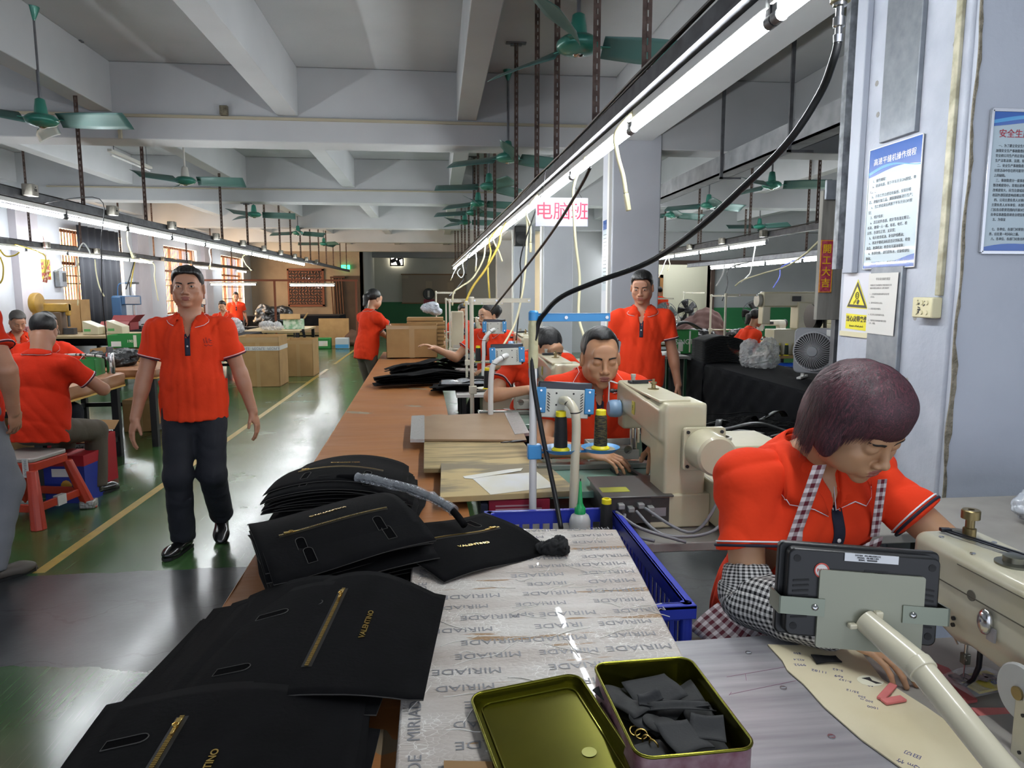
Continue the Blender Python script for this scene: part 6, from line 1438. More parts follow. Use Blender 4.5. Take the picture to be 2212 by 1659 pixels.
MB().ell((-.043, -.105, .190), (.010, .016, .024), 14).build('thread_hook', CHROME, t, smooth=1); MB().box((-.040, -.118, .172), (.004, .018, .024)).build('hook_plate', ALU, t)
MB().lathe([(0, 0), (.0035, 0), (.0035, .11)], n=10).build('needle_bar', CHROME, t, smooth=50).location = (.012, -.002, .05)
MB().lathe([(0, 0), (.0008, 0), (.0012, .045), (.0018, .05)], n=8).build('needle', CHROME, t).location = (.012, -.002, .006)
MB().box((.012, -.002, .062), (.014, .014, .022)).cyl((.004, -.012, .066), (.004, -.018, .066), .003).build('needle_clamp', mat('worn_nickel', '77776c', .3, .9), t, bev=.002)
MB().tube([(.018, -.03, .13), (.018, -.03, .06), (.016, -.022, .03), (.012, -.008, .010), (.012, .004, .006)], [.005, .005, .0045, .004, .003], 8).build('presser_foot', mat('dark_steel', '34363b', .3, .8), t, smooth=60)
MB().tube([(-.005, .035, .13), (.0, .02, .10), (.004, .01, .085)], .0018, 6).tube([(-.01, .03, .125), (-.004, .012, .11), (.006, .004, .09)], .0012, 6).build('thread_guides', CHROME, t)
MB().lathe([(0, -.034), (.045, -.034), (.048, -.031), (.048, -.028), (0, -.028)], n=40, axis='x').build('bobbin_winder_disc', mat('frosted_plastic', 'b9bbb8', .25, alpha=.85), t, smooth=40).location = (-.025, -.205, .115)
MB().lathe([(0, -.06), (.011, -.06), (.011, -.055), (0, -.055)], n=20, axis='x').build('winder_screw', mat('aged_brass', '8f7f5a', .35, .9), t, smooth=40).location = (-.003, -.205, .115)
MB().bb(-.060, -.032, -.240, -.200, .0, .11).build('support_post', CM, t, bev=.003)
for z in (.02, .085): MB().lathe([(0, -.0625), (.003, -.0625), (.003, -.058)], n=10, axis='x').build('post_screw', BLACKP, t).location = (0, -.22, z)
bb_ = SDF(.01); bb_.box((.06, -.52, .13), (.14, .12, .15), rr=.02); mesh_obj('machine_column', [bb_.mesh(.006)], CM, t)
MB().bb(-.12, .2, -.62, -.1, .0, .008).build('base_plate', TABG, t, bev=.002)
# bag of wrapped goods against the wall
bag = SDF(.03)
for x, y, z, a, b_, c in ((0, 0, .07, .16, .12, .08), (.12, .05, .10, .12, .10, .09), (.25, .02, .08, .15, .12, .09), (.1, -.05, .05, .2, .1, .06)): bag.ell((x, y, z), (a, b_, c), k=.03)
bag.plane((0, 0, 0), (0, 0, -1)); bag.warp(folds(8, .012, (40, 40, 40)))
o = mesh_obj('plastic_bag', [bag.mesh(.007)], mat('frosted_film_bag', 'aeb4bc', .18, alpha=.75, coat=1, bump=(60, 1, .02))); o.location = (1.86, 1.9, .859); o.scale = (.8, .8, .75); tag(o, 'clear plastic bag of parts leaning by the wall behind machine', 'bag')
t = thing('side_shelf', 'low shelf board against the right wall', 'shelf', (1.70, 1.9, 0)); MB().bb(-.18, .65, -.2, .3, .835, .857).build('shelf_board', TABG, t)
for x in (-.15, .6): MB().bb(x-.015, x+.015, .1, .13, 0, .835).build('leg', LEGM, t)
# ---------------- posters, signs and fittings on the near pillar and wall ----------------
FX = frameR((0, -1, 0), (0, 0, 1)); FY = frameR((1, 0, 0), (0, 0, 1))
PBLU = mat('poster_blue', '2458a8', .25, coat=.6); PLIT = mat('poster_pale', 'a9bac2', .3, coat=.3, bump=(70, .12, .002)); PLB = mat('poster_light_blue', '4d9ad0', .25, coat=.6); PTX = mat('poster_text', '2c3238', .4); RTX = mat('poster_red_text', 'a3283a', .4)
def quad(name, pts, m, parent, th=.0006):
    mb = MB(); n_ = len(pts); nrm = (Vector(pts[1])-Vector(pts[0])).cross(Vector(pts[2])-Vector(pts[1])).normalized()*th
    return mb.add([tuple(Vector(p)) for p in pts]+[tuple(Vector(p)+nrm) for p in pts], [tuple(range(n_))[::-1], tuple(range(n_, 2*n_))]+[(i, (i+1) % n_, n_+(i+1) % n_, n_+i) for i in range(n_)]).build(name, m, parent)
def poster(O, ux, w_, h, label, title, lines, tcol, tsize, frame=None, tsz=.0165, top=.10, bot=.045):
    "O top-left corner, ux horizontal direction; text runs along ux"
    O = Vector(O); ux = Vector(ux).normalized(); uz = Vector((0, 0, 1)); nn = ux.cross(uz); R = frameR(ux, uz)
    t = thing('wall_poster', label, 'poster', tuple(O+nn*.003))
    P = lambda a, b, d=0: ux*a-uz*b+nn*d
    quad('poster_sheet', [P(0, h), P(w_, h), P(w_, 0), P(0, 0)], PLIT, t, .002)
    N_ = 16
    wave = [P(w_*i/N_, top+.012*math.sin(i/N_*PI*1.3+2.2), .0024) for i in range(N_+1)]
    quad('blue_header', wave+[P(w_, 0, .0024), P(0, 0, .0024)], PBLU, t); 
    w2 = [P(w_*i/N_, top-.006+.014*math.sin(i/N_*PI*1.5+2.6), .0031) for i in range(N_+1)]; quad('header_wave', w2+[P(w_*i/N_, top-.014+.016*math.sin(i/N_*PI*1.5+2.9), .0031) for i in range(N_, -1, -1)], PLB, t)
    quad('blue_footer', [P(0, h, .0024), P(w_, h, .0024)]+[P(w_*i/N_, h-bot*(.35+.65*i/N_)-.006*math.sin(i*.5), .0024) for i in range(N_, -1, -1)], PBLU, t)
    text_mesh('poster_title', title, tsize, tcol, t, P(w_/2 if not frame else .03, top*.55 if not frame else top+.035, .0036), R, align='CENTER' if not frame else 'LEFT', ext=.0003, bold=.0001)
    y = top+.028 if not frame else top+.075
    for s in lines:
        if s: text_mesh('poster_text', s, tsz, PTX, t, P(.016, y, .0030), R, align='LEFT', ext=.0002, sx=.86 if frame else 1.02)
        y += tsz*1.42
    m = MB()
    fw = .004 if not frame else .012
    for a, b in ((P(0, 0, .003), P(w_, 0, .003)), (P(0, h, .003), P(w_, h, .003)), (P(0, 0, .003), P(0, h, .003)), (P(w_, 0, .003), P(w_, h, .003))): m.bar(a, b, fw, .008 if frame else .004, up=tuple(nn))
    m.build('poster_frame', mat('frame_silver', 'c9ccd0', .25, .8) if frame else WHITEP, t, bev=.001)
    return t
poster((PX-.004, 2.935, 2.150), (0, -1, -.0), .335, .495, 'tall white and blue poster of sewing machine rules on the pillar', '高速平缝机操作规程',
    ['    1、操作规程：', '    a、接通电源，按下平车开关ON按钮，电', '机启动；', '    b、手持工作台感觉有振感，安装好梭', '芯，准备好加工品，脚踩脚踏板进行生产；', '    c、当工作结束后再按下平车开关OFF按', '钮；', '    2、维护保养：', '    a、清洁机件各部，机针等各部无断尘，', '布灰，做到一人一机，每班，电灯，检', '运转、各部位正常，无异常；', '    b、每天检查机油，补充护线槽油；', '    c、再次平缝机油标是否达到标准，检查', '油盒，加满机油；检查有无漏油现象；', '    d、拆卸针板，清扫送布牙，在旋梭部位', '加油；', '    e、清扫电机灰尘，检查线路是否有碍工', '作生产。'], WHITEP, .030, tsz=.0150, top=.105)
poster((1.915, 2.373, 2.182), (1, 0, 0), .40, .485, 'silver framed safety rules poster on the grey wall at right edge', '安全生产事故隐患排查治理制度',
    ['      一、为了建立安全生产事故隐患', '   加强安全生产事故隐患排查与治理', '   安全和公司生产的正常运行，根据', '   生产法等法律、法规，制定本规定', '      二、安全生产事故隐患是指违反', '   经营活动中存在的可能导致事故发', '   上的缺陷。', '      三、事故隐患分一般事故隐患和', '   整改难度较小，发现后能够立即整', '   改难度较大，应当全部或局部停产', '   者因外部因素影响而难以排除的隐', '      四、公司主要负责人对事故隐患', '   主要负责人对本单位、本部门事故', '   门应各自职责范围内开展对生产运', '   各单位事故隐患排查治理监督检查', '      五、为保证', '', '      七、各单位、各部门对排查出的', '   患，应在第一时间向上报。', '      八、各单位、各部门对查出的事'], RTX, .030, frame=True, tsz=.0118, top=.045, bot=.05)
# grey trunking behind the poster
GT = mat('galvanised_trunking', '8c9197', .5, .5, nz=(25, '7c8087', .2))
struct(MB().bb(PX-.020, PX, 2.655, 2.86, 0, 1.66).bb(PX-.022, PX, 2.64, 2.86, 2.165, 3.75).build('trim_60', GT, bev=.003))
struct(MB().bb(PX-.03, PX, 2.985, 3.06, 1.64, 3.75).build('trim_61', WALLG, bev=.004)); struct(MB().bb(PX-.045, PX-.01, 3.085, 3.12, 1.66, 3.75).build('trim_62', mat('scuffed_angle', '8b8f93', .6, .4, nz=(20, '5d6064', .15))))
t = thing('cable_conduit', 'cream plastic conduit running down the pillar edge to the socket', 'conduit', (PX, 2.455, 0)); MB().bb(-.016, 0, -.018, .012, 1.545, 3.74).build('conduit', mat('aged_cream', 'bdb8a0', .5, nz=(14, '8f8a72', .12)), t, bev=.003)
t = thing('wall_socket', 'old cream socket box at the end of the pillar conduit', 'socket', (PX, 2.495, 1.50)); MB().bb(-.042, 0, -.055, .055, -.038, .038).build('socket_body', mat('aged_cream_box', 'cbc4a0', .45), t, bev=.005)
for y in (-.028, 0, .028):
    for z in (-.018, .018): MB().lathe([(0, -.046), (.008, -.046), (.009, -.042)], n=12, axis='x').build('socket_button', mat('aged_cream_box', 'cbc4a0', .45), t, smooth=40).location = (0, y, z)
st_ = MB(); rr = random.Random(6)
for k in range(10): st_.box((-.0425, rr.uniform(-.045, .045), rr.uniform(-.032, .036)), (.001, rr.uniform(.008, .016), rr.uniform(.003, .006)), rx=rr.uniform(-.6, .6))
st_.build('black_smudges', BLACKP, t)
# warning sign and notice
t = thing('warning_sign', 'yellow triangle belt hazard warning sign taped to the pillar', 'warning sign', (PX-.003, 2.965, 1.55))
YS = mat('sign_yellow', 'dcd020', .4)
quad('sign_backing', [(0, .12, -.175), (0, -.095, -.18), (0, -.095, .09), (0, .12, .09)], mat('sign_white_sheet', 'c9cad2', .4), t, .001)
quad('yellow_edge', [(-.0022, .084, -.062), (-.0022, -.078, -.066), (-.0022, .006, .062)], YS, t); quad('black_triangle', [(-.003, .078, -.058), (-.003, -.072, -.062), (-.003, .006, .052)], BLACKP, t); quad('yellow_field', [(-.0038, .058, -.047), (-.0038, -.053, -.050), (-.0038, .006, .032)], YS, t)
MB().tube([(-.0046, .002+.012*math.cos(a), -.008+.014*math.sin(a)) for a in [2*PI*i/20 for i in range(20)]], .0018, 6, closed=True).tube([(-.0046, .002+.006*math.cos(a), -.008+.007*math.sin(a)) for a in [2*PI*i/16 for i in range(16)]], .0012, 6, closed=True).box((-.0046, -.006, -.036), (.001, .014, .020), rx=.5).bar((-.0046, .028, -.040), (-.0046, .008, -.024), .003, .001).bar((-.0046, .026, -.046), (-.0046, .006, -.030), .003, .001).build('belt_pictogram', BLACKP, t)
quad('yellow_label', [(-.0022, .082, -.155), (-.0022, -.084, -.160), (-.0022, -.084, -.092), (-.0022, .082, -.088)], YS, t)
text_mesh('warning_text', '当心皮带夹伤', .0265, BLACKP, t, (-.0034, 0, -.112), FX, ext=.0003, bold=.0007); text_mesh('warning_text', 'Beware of belt pinch', .0125, BLACKP, t, (-.0034, 0, -.142), FX, ext=.0003)
MB().bb(-.004, 0, -.10, .125, -.190, -.168).build('masking_tape', mat('masking_tape', 'cfc8a8', .6), t)
t = thing('notice_sheet', 'white typed notice sheet hanging beside the yellow warning sign', 'notice', (PX-.024, 2.765, 1.51))
quad('sheet', [(0, .098, -.125), (0, -.088, -.128), (0, -.096, .125), (0, .098, .125)], mat('typed_paper', 'cfcdc8', .7), t, .0006)
text_mesh('notice_text', '平车安全操作规定', .012, mat('faint_text', '7c7a78', .7), t, (-.0014, .0, .10), FX, ext=.0001)
for k, s in enumerate(('为保证员工及机器的正常使用和安全特', '制定本规定以供各员工遵守和操作：', '', '1、工作前检查机器各部件是否正常', '   并加油。', '', '2、操作时请勿分心谈话。', '', '3、发现问题及时报告。', '', '4、非工作人员请勿操作机器。', '', '5、下班时应关闭电源并做好清洁', '   工作，谢谢。')):
    if s: text_mesh('notice_text', s, .0085, mat('faint_text', '7c7a78', .7), t, (-.0014, .085, .075-k*.0122), FX, align='LEFT', ext=.0001)
# board with red banner on the post behind the pillar
t = thing('post_board', 'weathered board fixed on a steel post behind the near pillar', 'board', (2.06, 3.6, 0)); MB().bb(.06, .11, .02, .06, 0, 3.12).build('steel_post', RAILM, t); MB().bb(-.065, .072, -.012, .02, 1.41, 2.08).build('board', mat('weathered_board', '84827a', .8, nz=(9, '5f5d57', .2), stretch=(3, 1, .4)), t, bev=.003); MB().bb(-.06, .06, -.03, -.012, 2.03, 2.13).build('top_block', GT, t, bev=.004)
t = thing('red_banner', 'narrow red and gold good luck paper strip on the board', 'banner', (2.030, 3.585, 1.69))
RB = mat('banner_crimson', '8e2236', .5, nz=(60, 'b4485a', .12)); MB().bb(-.036, .036, -.002, 0, -.137, .137).build('banner_strip', RB, t)
GB = mat('banner_gold', 'e2b21c', .35, .3); fr = MB()
for a in (-1, 1): fr.bb(a*.033-.0015, a*.033+.0015, -.0035, -.002, -.135, .135).bb(-.034, .034, -.0035, -.002, a*.133-.0015, a*.133+.0015)
fr.build('gold_border', GB, t)
for k, s in enumerate('開工大吉'): text_mesh('gold_character', s, .050, GB, t, (0, -.0035, .088-k*.059), FY, ext=.0006, bold=.0008)
# hanging department sign
t = thing('hanging_sign', 'translucent white sign with red Chinese characters hanging from the lamp rail', 'sign', (.748, 4.3, 2.03))
MB().bb(-.158, .158, -.0015, .0015, -.082, .085).build('sign_sheet', mat('sign_frosted', 'c9c9dc', .3, alpha=.9), t); text_mesh('red_characters', '电脑班', .108, mat('sign_red', 'd6405c', .5), t, (0, -.0025, 0), FY, ext=.0005, bold=.0005)
MB().cyl((-.12, 0, .085), (-.10, 0, .24), .0012, n=6).cyl((.12, 0, .085), (.02, 0, .24), .0012, n=6).build('hanging_wire', WIRE, t)
# small poster on second pillar, loudspeaker, exhaust fan
t = thing('wall_poster', 'narrow rule poster on the side of the second pillar', 'poster', (PX-.005, 7.72, 1.95)); quad('poster_sheet', [(0, .15, -.38), (0, -.15, -.38), (0, -.15, .38), (0, .15, .38)], PLIT, t, .002); quad('blue_header', [(-.002, .15, .28), (-.002, -.15, .28), (-.002, -.15, .38), (-.002, .15, .38)], PBLU, t)
for k in range(14): MB().bb(-.003, -.002, -.12, .12, .22-k*.04, .228-k*.04).build('text_line', PTX, t)
t = thing('loudspeaker', 'black loudspeaker mounted high on the fourth pillar', 'loudspeaker', (1.98, 17.1, 2.86)); MB().box((0, 0, 0), (.30, .26, .46)).build('cabinet', BLACKP, t, bev=.02); MB().lathe([(0, -.14), (.10, -.135), (.11, -.13)], n=24, axis='y').build('woofer', MDARK, t, smooth=40).location = (0, 0, -.08)
MB().bb(-.12, .12, -.14, -.13, .10, .2).build('horn', MDARK, t); MB().bb(-.04, .04, .13, .2, -.05, .05).build('wall_bracket', GT, t)
c = W(857, 560, Y=32.85); t = thing('exhaust_fan', 'small square exhaust fan with daylight behind it high on the far wall', 'fan', tuple(c)); MB().bb(-.28, .28, .05, .09, -.28, .28).build('daylight_opening', mat('fan_daylight', 'fff4dc', .8, emis=((1, .93, .8), 2.5)), t)
m = MB()
for a in range(4): m.box((.16*math.cos(a*PI/2+.4), 0, .16*math.sin(a*PI/2+.4)), (.26, .02, .17), ry=-(a*PI/2+.4)+.0)
m.build('fan_blades', BLACKP, t); m = MB(); [m.bar((.28*sx_, -.03, -.3), (.28*sx_, -.03, .3), .06) for sx_ in (-1, 1)]; [m.bar((-.3, -.03, .28*sx_), (.3, -.03, .28*sx_), .06) for sx_ in (-1, 1)]; m.build('fan_frame', mat('fan_frame_dark', '3a3832', .6), t)
# far wall notice board
t = thing('notice_board', 'wide white board on the far wall under the exhaust fan', 'board', (0, 32.94, 0)); MB().bb(-1.60, 1.3, -.03, 0, 1.05, 2.30).build('board', mat('board_buff', 'a79a86', .5), t); MB().bb(-1.64, 1.34, -.04, -.0, 1.0, 1.05).bb(-1.64, 1.34, -.04, 0, 2.3, 2.35).build('board_frame', mat('board_frame_brown', '8a6b4a', .6), t)
for x, z, m_ in ((-.38, 1.85, RTX), (.6, 1.8, PTX), (-1.45, 2.2, RTX), (1.0, 2.2, RTX)): MB().box((x, -.035, z), (.28, .004, .35 if z < 2 else .12)).build('pinned_sheet', mat('pinned_paper', 'b5a78e', .6), t)
c = W(926, 635, Y=32.8); t = thing('wall_clock', 'round dark green disc hanging on the far white board', 'clock', tuple(c)); MB().lathe([(0, -.03), (.24, -.03), (.26, 0)], n=24, axis='y').build('disc', mat('disc_green_black', '15261e', .4), t, smooth=40); MB().box((0, -.035, 0), (.10, .01, .3)).build('pale_mark', PAPW, t)
o = MB().bb(-.25, .25, -.02, 0, -.12, .12).build('red_plaque', RTX, None); o.location = W(927, 652, Y=32.9); tag(o, 'small red plaque below the green disc on the far wall', 'plaque')
e = MB().bb(-.17, .17, -.03, .03, -.08, .08).build('exit_sign', mat('exit_green', '1aa04a', .5, emis=((.05, .9, .3), 1.6)), None); e.location = W(746, 577, Y=27.9); tag(e, 'lit green exit sign high on the stained back wall', 'exit sign')
c = MB().bar((-.10, -.035, 0), (.0, -.035, 0), .03).bar((.0, -.035, .02), (.05, -.035, -.05), .03).ell((.05, -.035, .05), (.02, .008, .02), 8).build('running_figure', WHITEP, e)
# wooden frame, doors at the back
t = thing('wooden_screen', 'square carved brown wooden lattice hung on the stained back wall', 'screen', (-5.0, 27.999, 0)); WD = mat('carved_wood', '5a3020', .4, nz=(20, '8f5a3a', .2), coat=.3)
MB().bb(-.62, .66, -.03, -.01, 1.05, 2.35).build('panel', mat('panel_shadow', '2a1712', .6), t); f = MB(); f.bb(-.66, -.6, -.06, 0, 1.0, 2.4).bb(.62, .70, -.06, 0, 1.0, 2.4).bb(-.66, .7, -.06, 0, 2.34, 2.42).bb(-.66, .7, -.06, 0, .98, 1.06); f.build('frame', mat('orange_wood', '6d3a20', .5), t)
rr = random.Random(9); m = MB()
for i in range(11):
    for j in range(11): m.box((-.55+.115*i, -.045, 1.12+.115*j), (.09, .03, .035), ry=rr.uniform(-1.2, 1.2))
m.build('carving', WD, t)
struct(MB().bb(-3.95, -2.95, 27.96, 28, 0, 2.15).build('door_2', mat('dark_door', '4a3a2c', .6, nz=(3, '3a2d22', .3)), None))
t = thing('folding_gate', 'dark iron bar gate leaning by the back doorway', 'gate', (-3.75, 27.85, 0)); m = MB()
for k in range(5): m.bar((-.2+.1*k, 0, .02), (-.28+.1*k, .06, 2.1), .03)
m.bb(-.3, .24, -.02, .06, 2.06, 2.12); m.build('gate_bars', IRON, t)
# ---------------- left work area ----------------
def table(x0, x1, y0, y1, z, label, top, cover=None, drape=.1, drape_m=None, legs=True, edge=None, grp=None):
    t = thing('work_table', label, 'table', ((x0+x1)/2, (y0+y1)/2, 0), 0, grp); a, b = (x1-x0)/2, (y1-y0)/2
    q_ = .025 if cover else 0; MB().bb(-a+q_, a-q_, -b+q_, b-q_, z-.04-q_, z-.003-q_).build('tabletop', top, t)
    if cover:
        nx, ny = 24, 24
        def f(u, v):
            # top sheet folding over the edges
            x = (u-.5)*2*(a+drape); y = (v-.5)*2*(b+drape); dx = max(0, abs(x)-a-.004); dy = max(0, abs(y)-b-.004); d_ = max(dx, dy)
            wob = .012*math.sin(x*22+y*3)*math.sin(y*18+x*2)*min(1, d_/.05)
            return (math.copysign(min(abs(x), a+.004+wob), x), math.copysign(min(abs(y), b+.004+wob), y), z-d_)
        nx = int(2*(a+drape)/.035)+1; ny = int(2*(b+drape)/.035)+1
        MB().grid(f, nx, ny).build('cover', cover, t, solid=.002)
    if edge: MB().bb(-a-.012, a+.012, -b-.012, -b+.004, z-drape-.012, z-drape+.004).bb(a-.004, a+.012, -b, b, z-drape-.012, z-drape+.004).build('edge_band', edge, t)
    if legs:
        for x in (-a+.06, a-.06):
            for y in (-b+.06, b-.06): MB().bb(x-.03, x+.03, y-.03, y+.03, 0, z-.03).build('leg', LEGM, t)
        MB().bb(-a+.06, a-.06, b-.08, b-.05, .15, .2).bb(-a+.05, -a+.08, -b+.06, b-.06, .15, .2).bb(a-.08, a-.05, -b+.06, b-.06, .15, .2).build('lower_rail', LEGM, t)
    return t
EDGE = mat('yellow_edge_band', 'c39a4a', .5); BLKC = mat('black_table_cloth', '0a0b10', .9, bump=(40, .3, .006), spec=.2); BRC = mat('tan_table_cover', '9d6d4a', .45, nz=(3, '8a5c3d', .25))
table(-4.6, -2.98, 5.62, 7.05, .80, 'brown covered table with yellow edging in front of the man on stool', CARD, BRC, .12, edge=EDGE)
table(-4.4, -2.8, 7.35, 9.2, .80, 'second brown covered table just behind the walking man', CARD, BRC, .09, edge=EDGE)
table(-6.85, -5.0, 11.7, 12.9, .87, 'plain wooden table carrying the yellow machine', mat('worn_wood_top', 'a08a63', .6), legs=True)
table(-6.8, -5.6, 13.4, 15.0, .84, 'long table with black cloth in front of near barred window', CARD, BLKC, .25)
table(-4.97, -3.35, 12.75, 14.0, .80, 'black draped table carrying the heap of black bags', CARD, BLKC, .45)
table(-3.9, -2.75, 14.6, 16.5, .78, 'glass topped wooden table with the green and white box', mat('worn_wood_top', 'a08a63', .6))
table(-5.6, -2.9, 21.5, 23, .85, 'dark table before the back doorway', mat('dark_tabletop', '1a1a1c', .5), BLKC, .3)
table(-6.8, -5.2, 17.2, 19.4, .82, 'table by second barred window with machine parts', mat('dark_tabletop', '1a1a1c', .5))
# red stool
def stool(x, y, rz):
    t = thing('plastic_stool', 'orange red plastic stool patched with printed tape', 'stool', (x, y, 0), rz); ORM = mat('stool_orange', 'b8381f', .4, nz=(6, '9a2e1c', .3))
    H_ = .455; a, b = .16, .245
    corners = [Vector((sx_*a, sy__*a, H_)) for sx_ in (-1, 1) for sy__ in (-1, 1)]
    MB().prism(rrect(.34, .34, .04), H_-.03, H_).build('stool_seat', mat('stool_wrapped_top', '9c9690', .35, coat=.4), t, bev=.008)
    MB().prism(rrect(.35, .35, .04), H_-.09, H_-.03).build('seat_skirt', ORM, t, bev=.006)
    feet = {}
    for i, (sx_, sq) in enumerate(((-1, -1), (-1, 1), (1, -1), (1, 1))):
        p = Vector((sx_*a, sq*a, H_-.08)); q = Vector((sx_*b, sq*b, .0)); m = MB(); n_ = 8; out = []
        for (c, r) in ((p, .035), (q, .050)): out += [(c.x+r*math.cos(2*PI*k/n_+PI/8), c.y+r*math.sin(2*PI*k/n_+PI/8), c.z) for k in range(n_)]
        m.add(out, [(k, (k+1) % n_, n_+(k+1) % n_, n_+k) for k in range(n_)]+[tuple(range(n_)), tuple(range(n_, 2*n_))]); m.build('stool_leg', ORM, t, bev=.005)
    for s1, s2, e1, e2 in ((-1, -1, 1, -1), (1, -1, 1, 1), (1, 1, -1, 1), (-1, 1, -1, -1)):
        MB().bar((s1*.215, s2*.215, .13), (e1*.215, e2*.215, .13), .02, .055).build('stool_rail', ORM, t, bev=.004)
    TP_ = mat('white_printed_tape', 'c5c3c0', .3, coat=.4, bump=(60, .6, .003)); FL = Matrix.Rotation(PI/2, 3, 'X')
    for (x_, z0, z1, w_) in ((-.06, .35, .46, .05), (.13, .33, .46, .04)):
        MB().bb(x_-w_/2, x_+w_/2, -.182, -.176, z0, z1).build('tape_strip', TP_, t); text_mesh('tape_print', 'MIRIADE', .028, TXT, t, (x_, -.1826, (z0+z1)/2), frameR((0, 0, -1), (1, 0, 0)), ext=.0002)
    MB().bb(-.09, .02, -.232, -.196, .095, .165).build('tape_strip', TP_, t); text_mesh('tape_print', 'MIRI', .04, TXT, t, (-.035, -.2325, .13), frameR((1, 0, 0), (0, 0, 1)), ext=.0002)
    MB().bb(.196, .232, -.04, .04, .095, .165).build('tape_strip', TP_, t)
    for s in (1, -1): MB().box((.24*s, .24*s*-1 if s < 0 else .24, .03), (.10, .10, .06), rz=.3).build('foil_foot', mat('foil_wrap', 'a9a7a2', .25, .6, bump=(50, 1, .008)), t, bev=.01)
    return t
stool(-2.83, 5.12, math.radians(-12))
# drinks cartons under the table
t = thing('beer_carton', 'open red drinks carton under the brown table', 'carton', (-2.92, 6.05, 0), -.15)
BR = mat('carton_red', 'a01524', .5); MB().bb(-.2, .2, -.14, -.135, .02, .40).bb(-.2, .2, .135, .14, .02, .40).bb(-.2, -.195, -.14, .14, .02, .40).bb(.195, .2, -.14, .14, .02, .40).bb(-.2, .2, -.14, .14, .0, .02).build('carton_body', BR, t)
MB().box((.02, -.18, .41), (.42, .13, .004), rx=.45).build('flap', CARD, t); MB().box((0, .17, .45), (.4, .10, .004), rx=-.7+1.4).build('flap', CARDI, t); MB().box((-.24, 0, .42), (.1, .28, .004), ry=.6).build('flap', CARDI, t)
MB().box((.03, -.142, .31), (.34, .003, .07), ry=-.1).build('white_band', PAPW, t); text_mesh('carton_lettering', 'Budweiser', .07, BLACKP, t, (.03, -.145, .31), frameR((1, 0, .12), (0, 0, 1)), ext=.0004)
MB().lathe([(0, 0), (.026, 0), (.026, .07), (.012, .11), (.012, .14)], n=14).build('printed_bottle', mat('bottle_brown', '5c2a10', .3), t).location = (.05, -.140, .10)
t = thing('drinks_box', 'blue and red drinks carton standing behind the stool', 'carton', (-2.74, 5.55, 0), -.1); MB().bb(-.16, .14, -.12, .12, 0, .28).build('carton_body', mat('carton_blue', '1c2f8c', .5), t); MB().bb(-.162, .142, -.122, .122, .28, .36).build('carton_top', BR, t); MB().bb(-.1, .08, -.123, -.12, .2, .26).build('white_panel', PAPW, t); MB().ell((0, -.12, .12), (.045, .004, .055), 12).build('printed_round', mat('print_gold', 'b98c2a', .5), t)
carton(-4.35, -3.65, 6.3, 6.9, 0, .40, 'plain cardboard carton stored under the brown table')
carton(-3.5, -3.15, 8.2, 8.7, 0, .36, 'narrow carton under the second brown table')
# green beer carton on table, thermos, heaps
def greenbox(loc, rz, w_, d_, h, label, txt, small=None, lid=False, m=mat('carton_green', '1f7a35', .5)):
    t = thing('drinks_carton', label, 'carton', loc, rz)
    MB().bb(-w_/2, w_/2, -d_/2, -d_/2+.004, 0, h).bb(-w_/2, w_/2, d_/2-.004, d_/2, 0, h).bb(-w_/2, -w_/2+.004, -d_/2, d_/2, 0, h).bb(w_/2-.004, w_/2, -d_/2, d_/2, 0, h).bb(-w_/2, w_/2, -d_/2, d_/2, 0, .004).build('carton_body', m, t)
    MB().bb(-w_/2+.004, w_/2-.004, -d_/2+.004, d_/2-.004, h*.5, h*.52).build('inner_cardboard', CARDI, t)
    text_mesh('carton_lettering', txt, h*.30, PAPW, t, (0, -d_/2-.001, h*.5), frameR((0, 0, 1), (-1, 0, 0)) if lid else FY, ext=.0004, bold=.0006)
    MB().bb(-w_*.42, -w_*.2, -d_/2-.001, -d_/2, h*.1, h*.5).bb(w_*.08, w_*.15, -d_/2-.001, -d_/2, h*.05, h*.98).build('pale_panel', PAPW, t)
    return t
gb = greenbox((-3.30, 6.82, .80), .12, .42, .26, .155, 'low green beer carton on the brown table', 'TSINGTAO', lid=False)
t = thing('thermos_flask', 'steel thermos flask beside the green carton', 'flask', (-3.03, 6.92, .80)); MB().lathe([(0, 0), (.033, 0), (.035, .01), (.035, .18), (.028, .2), (0, .2)], n=20).build('flask_body', CHROME, t, smooth=40); MB().lathe([(0, .2), (.030, .2), (.030, .25), (0, .252)], n=20).build('flask_cap', mat('cap_grey', '55565a', .4), t, smooth=40)
carton(-3.75, -3.15, 8.1, 8.5, .80, .14, 'plain cardboard carton under the green 190 box')
t = greenbox((-3.38, 8.35, .945), .05, .46, .3, .14, 'green box marked 190 on the back table', '190')
o = MB().tube(smooth_path([(-3.5, 6.6, .82), (-3.45, 6.66, .96), (-3.25, 6.68, 1.0), (-2.99, 6.72, .97), (-2.93, 6.7, .88)], 6), .012, 8).build('webbing_strap', mat('striped_strap', '1a1a1c', .7, nz=(40, 'b8b4ae', .02), stretch=(1, .2, .2)), None, smooth=1); tag(o, 'black and white webbing strap arching over the green carton', 'strap')
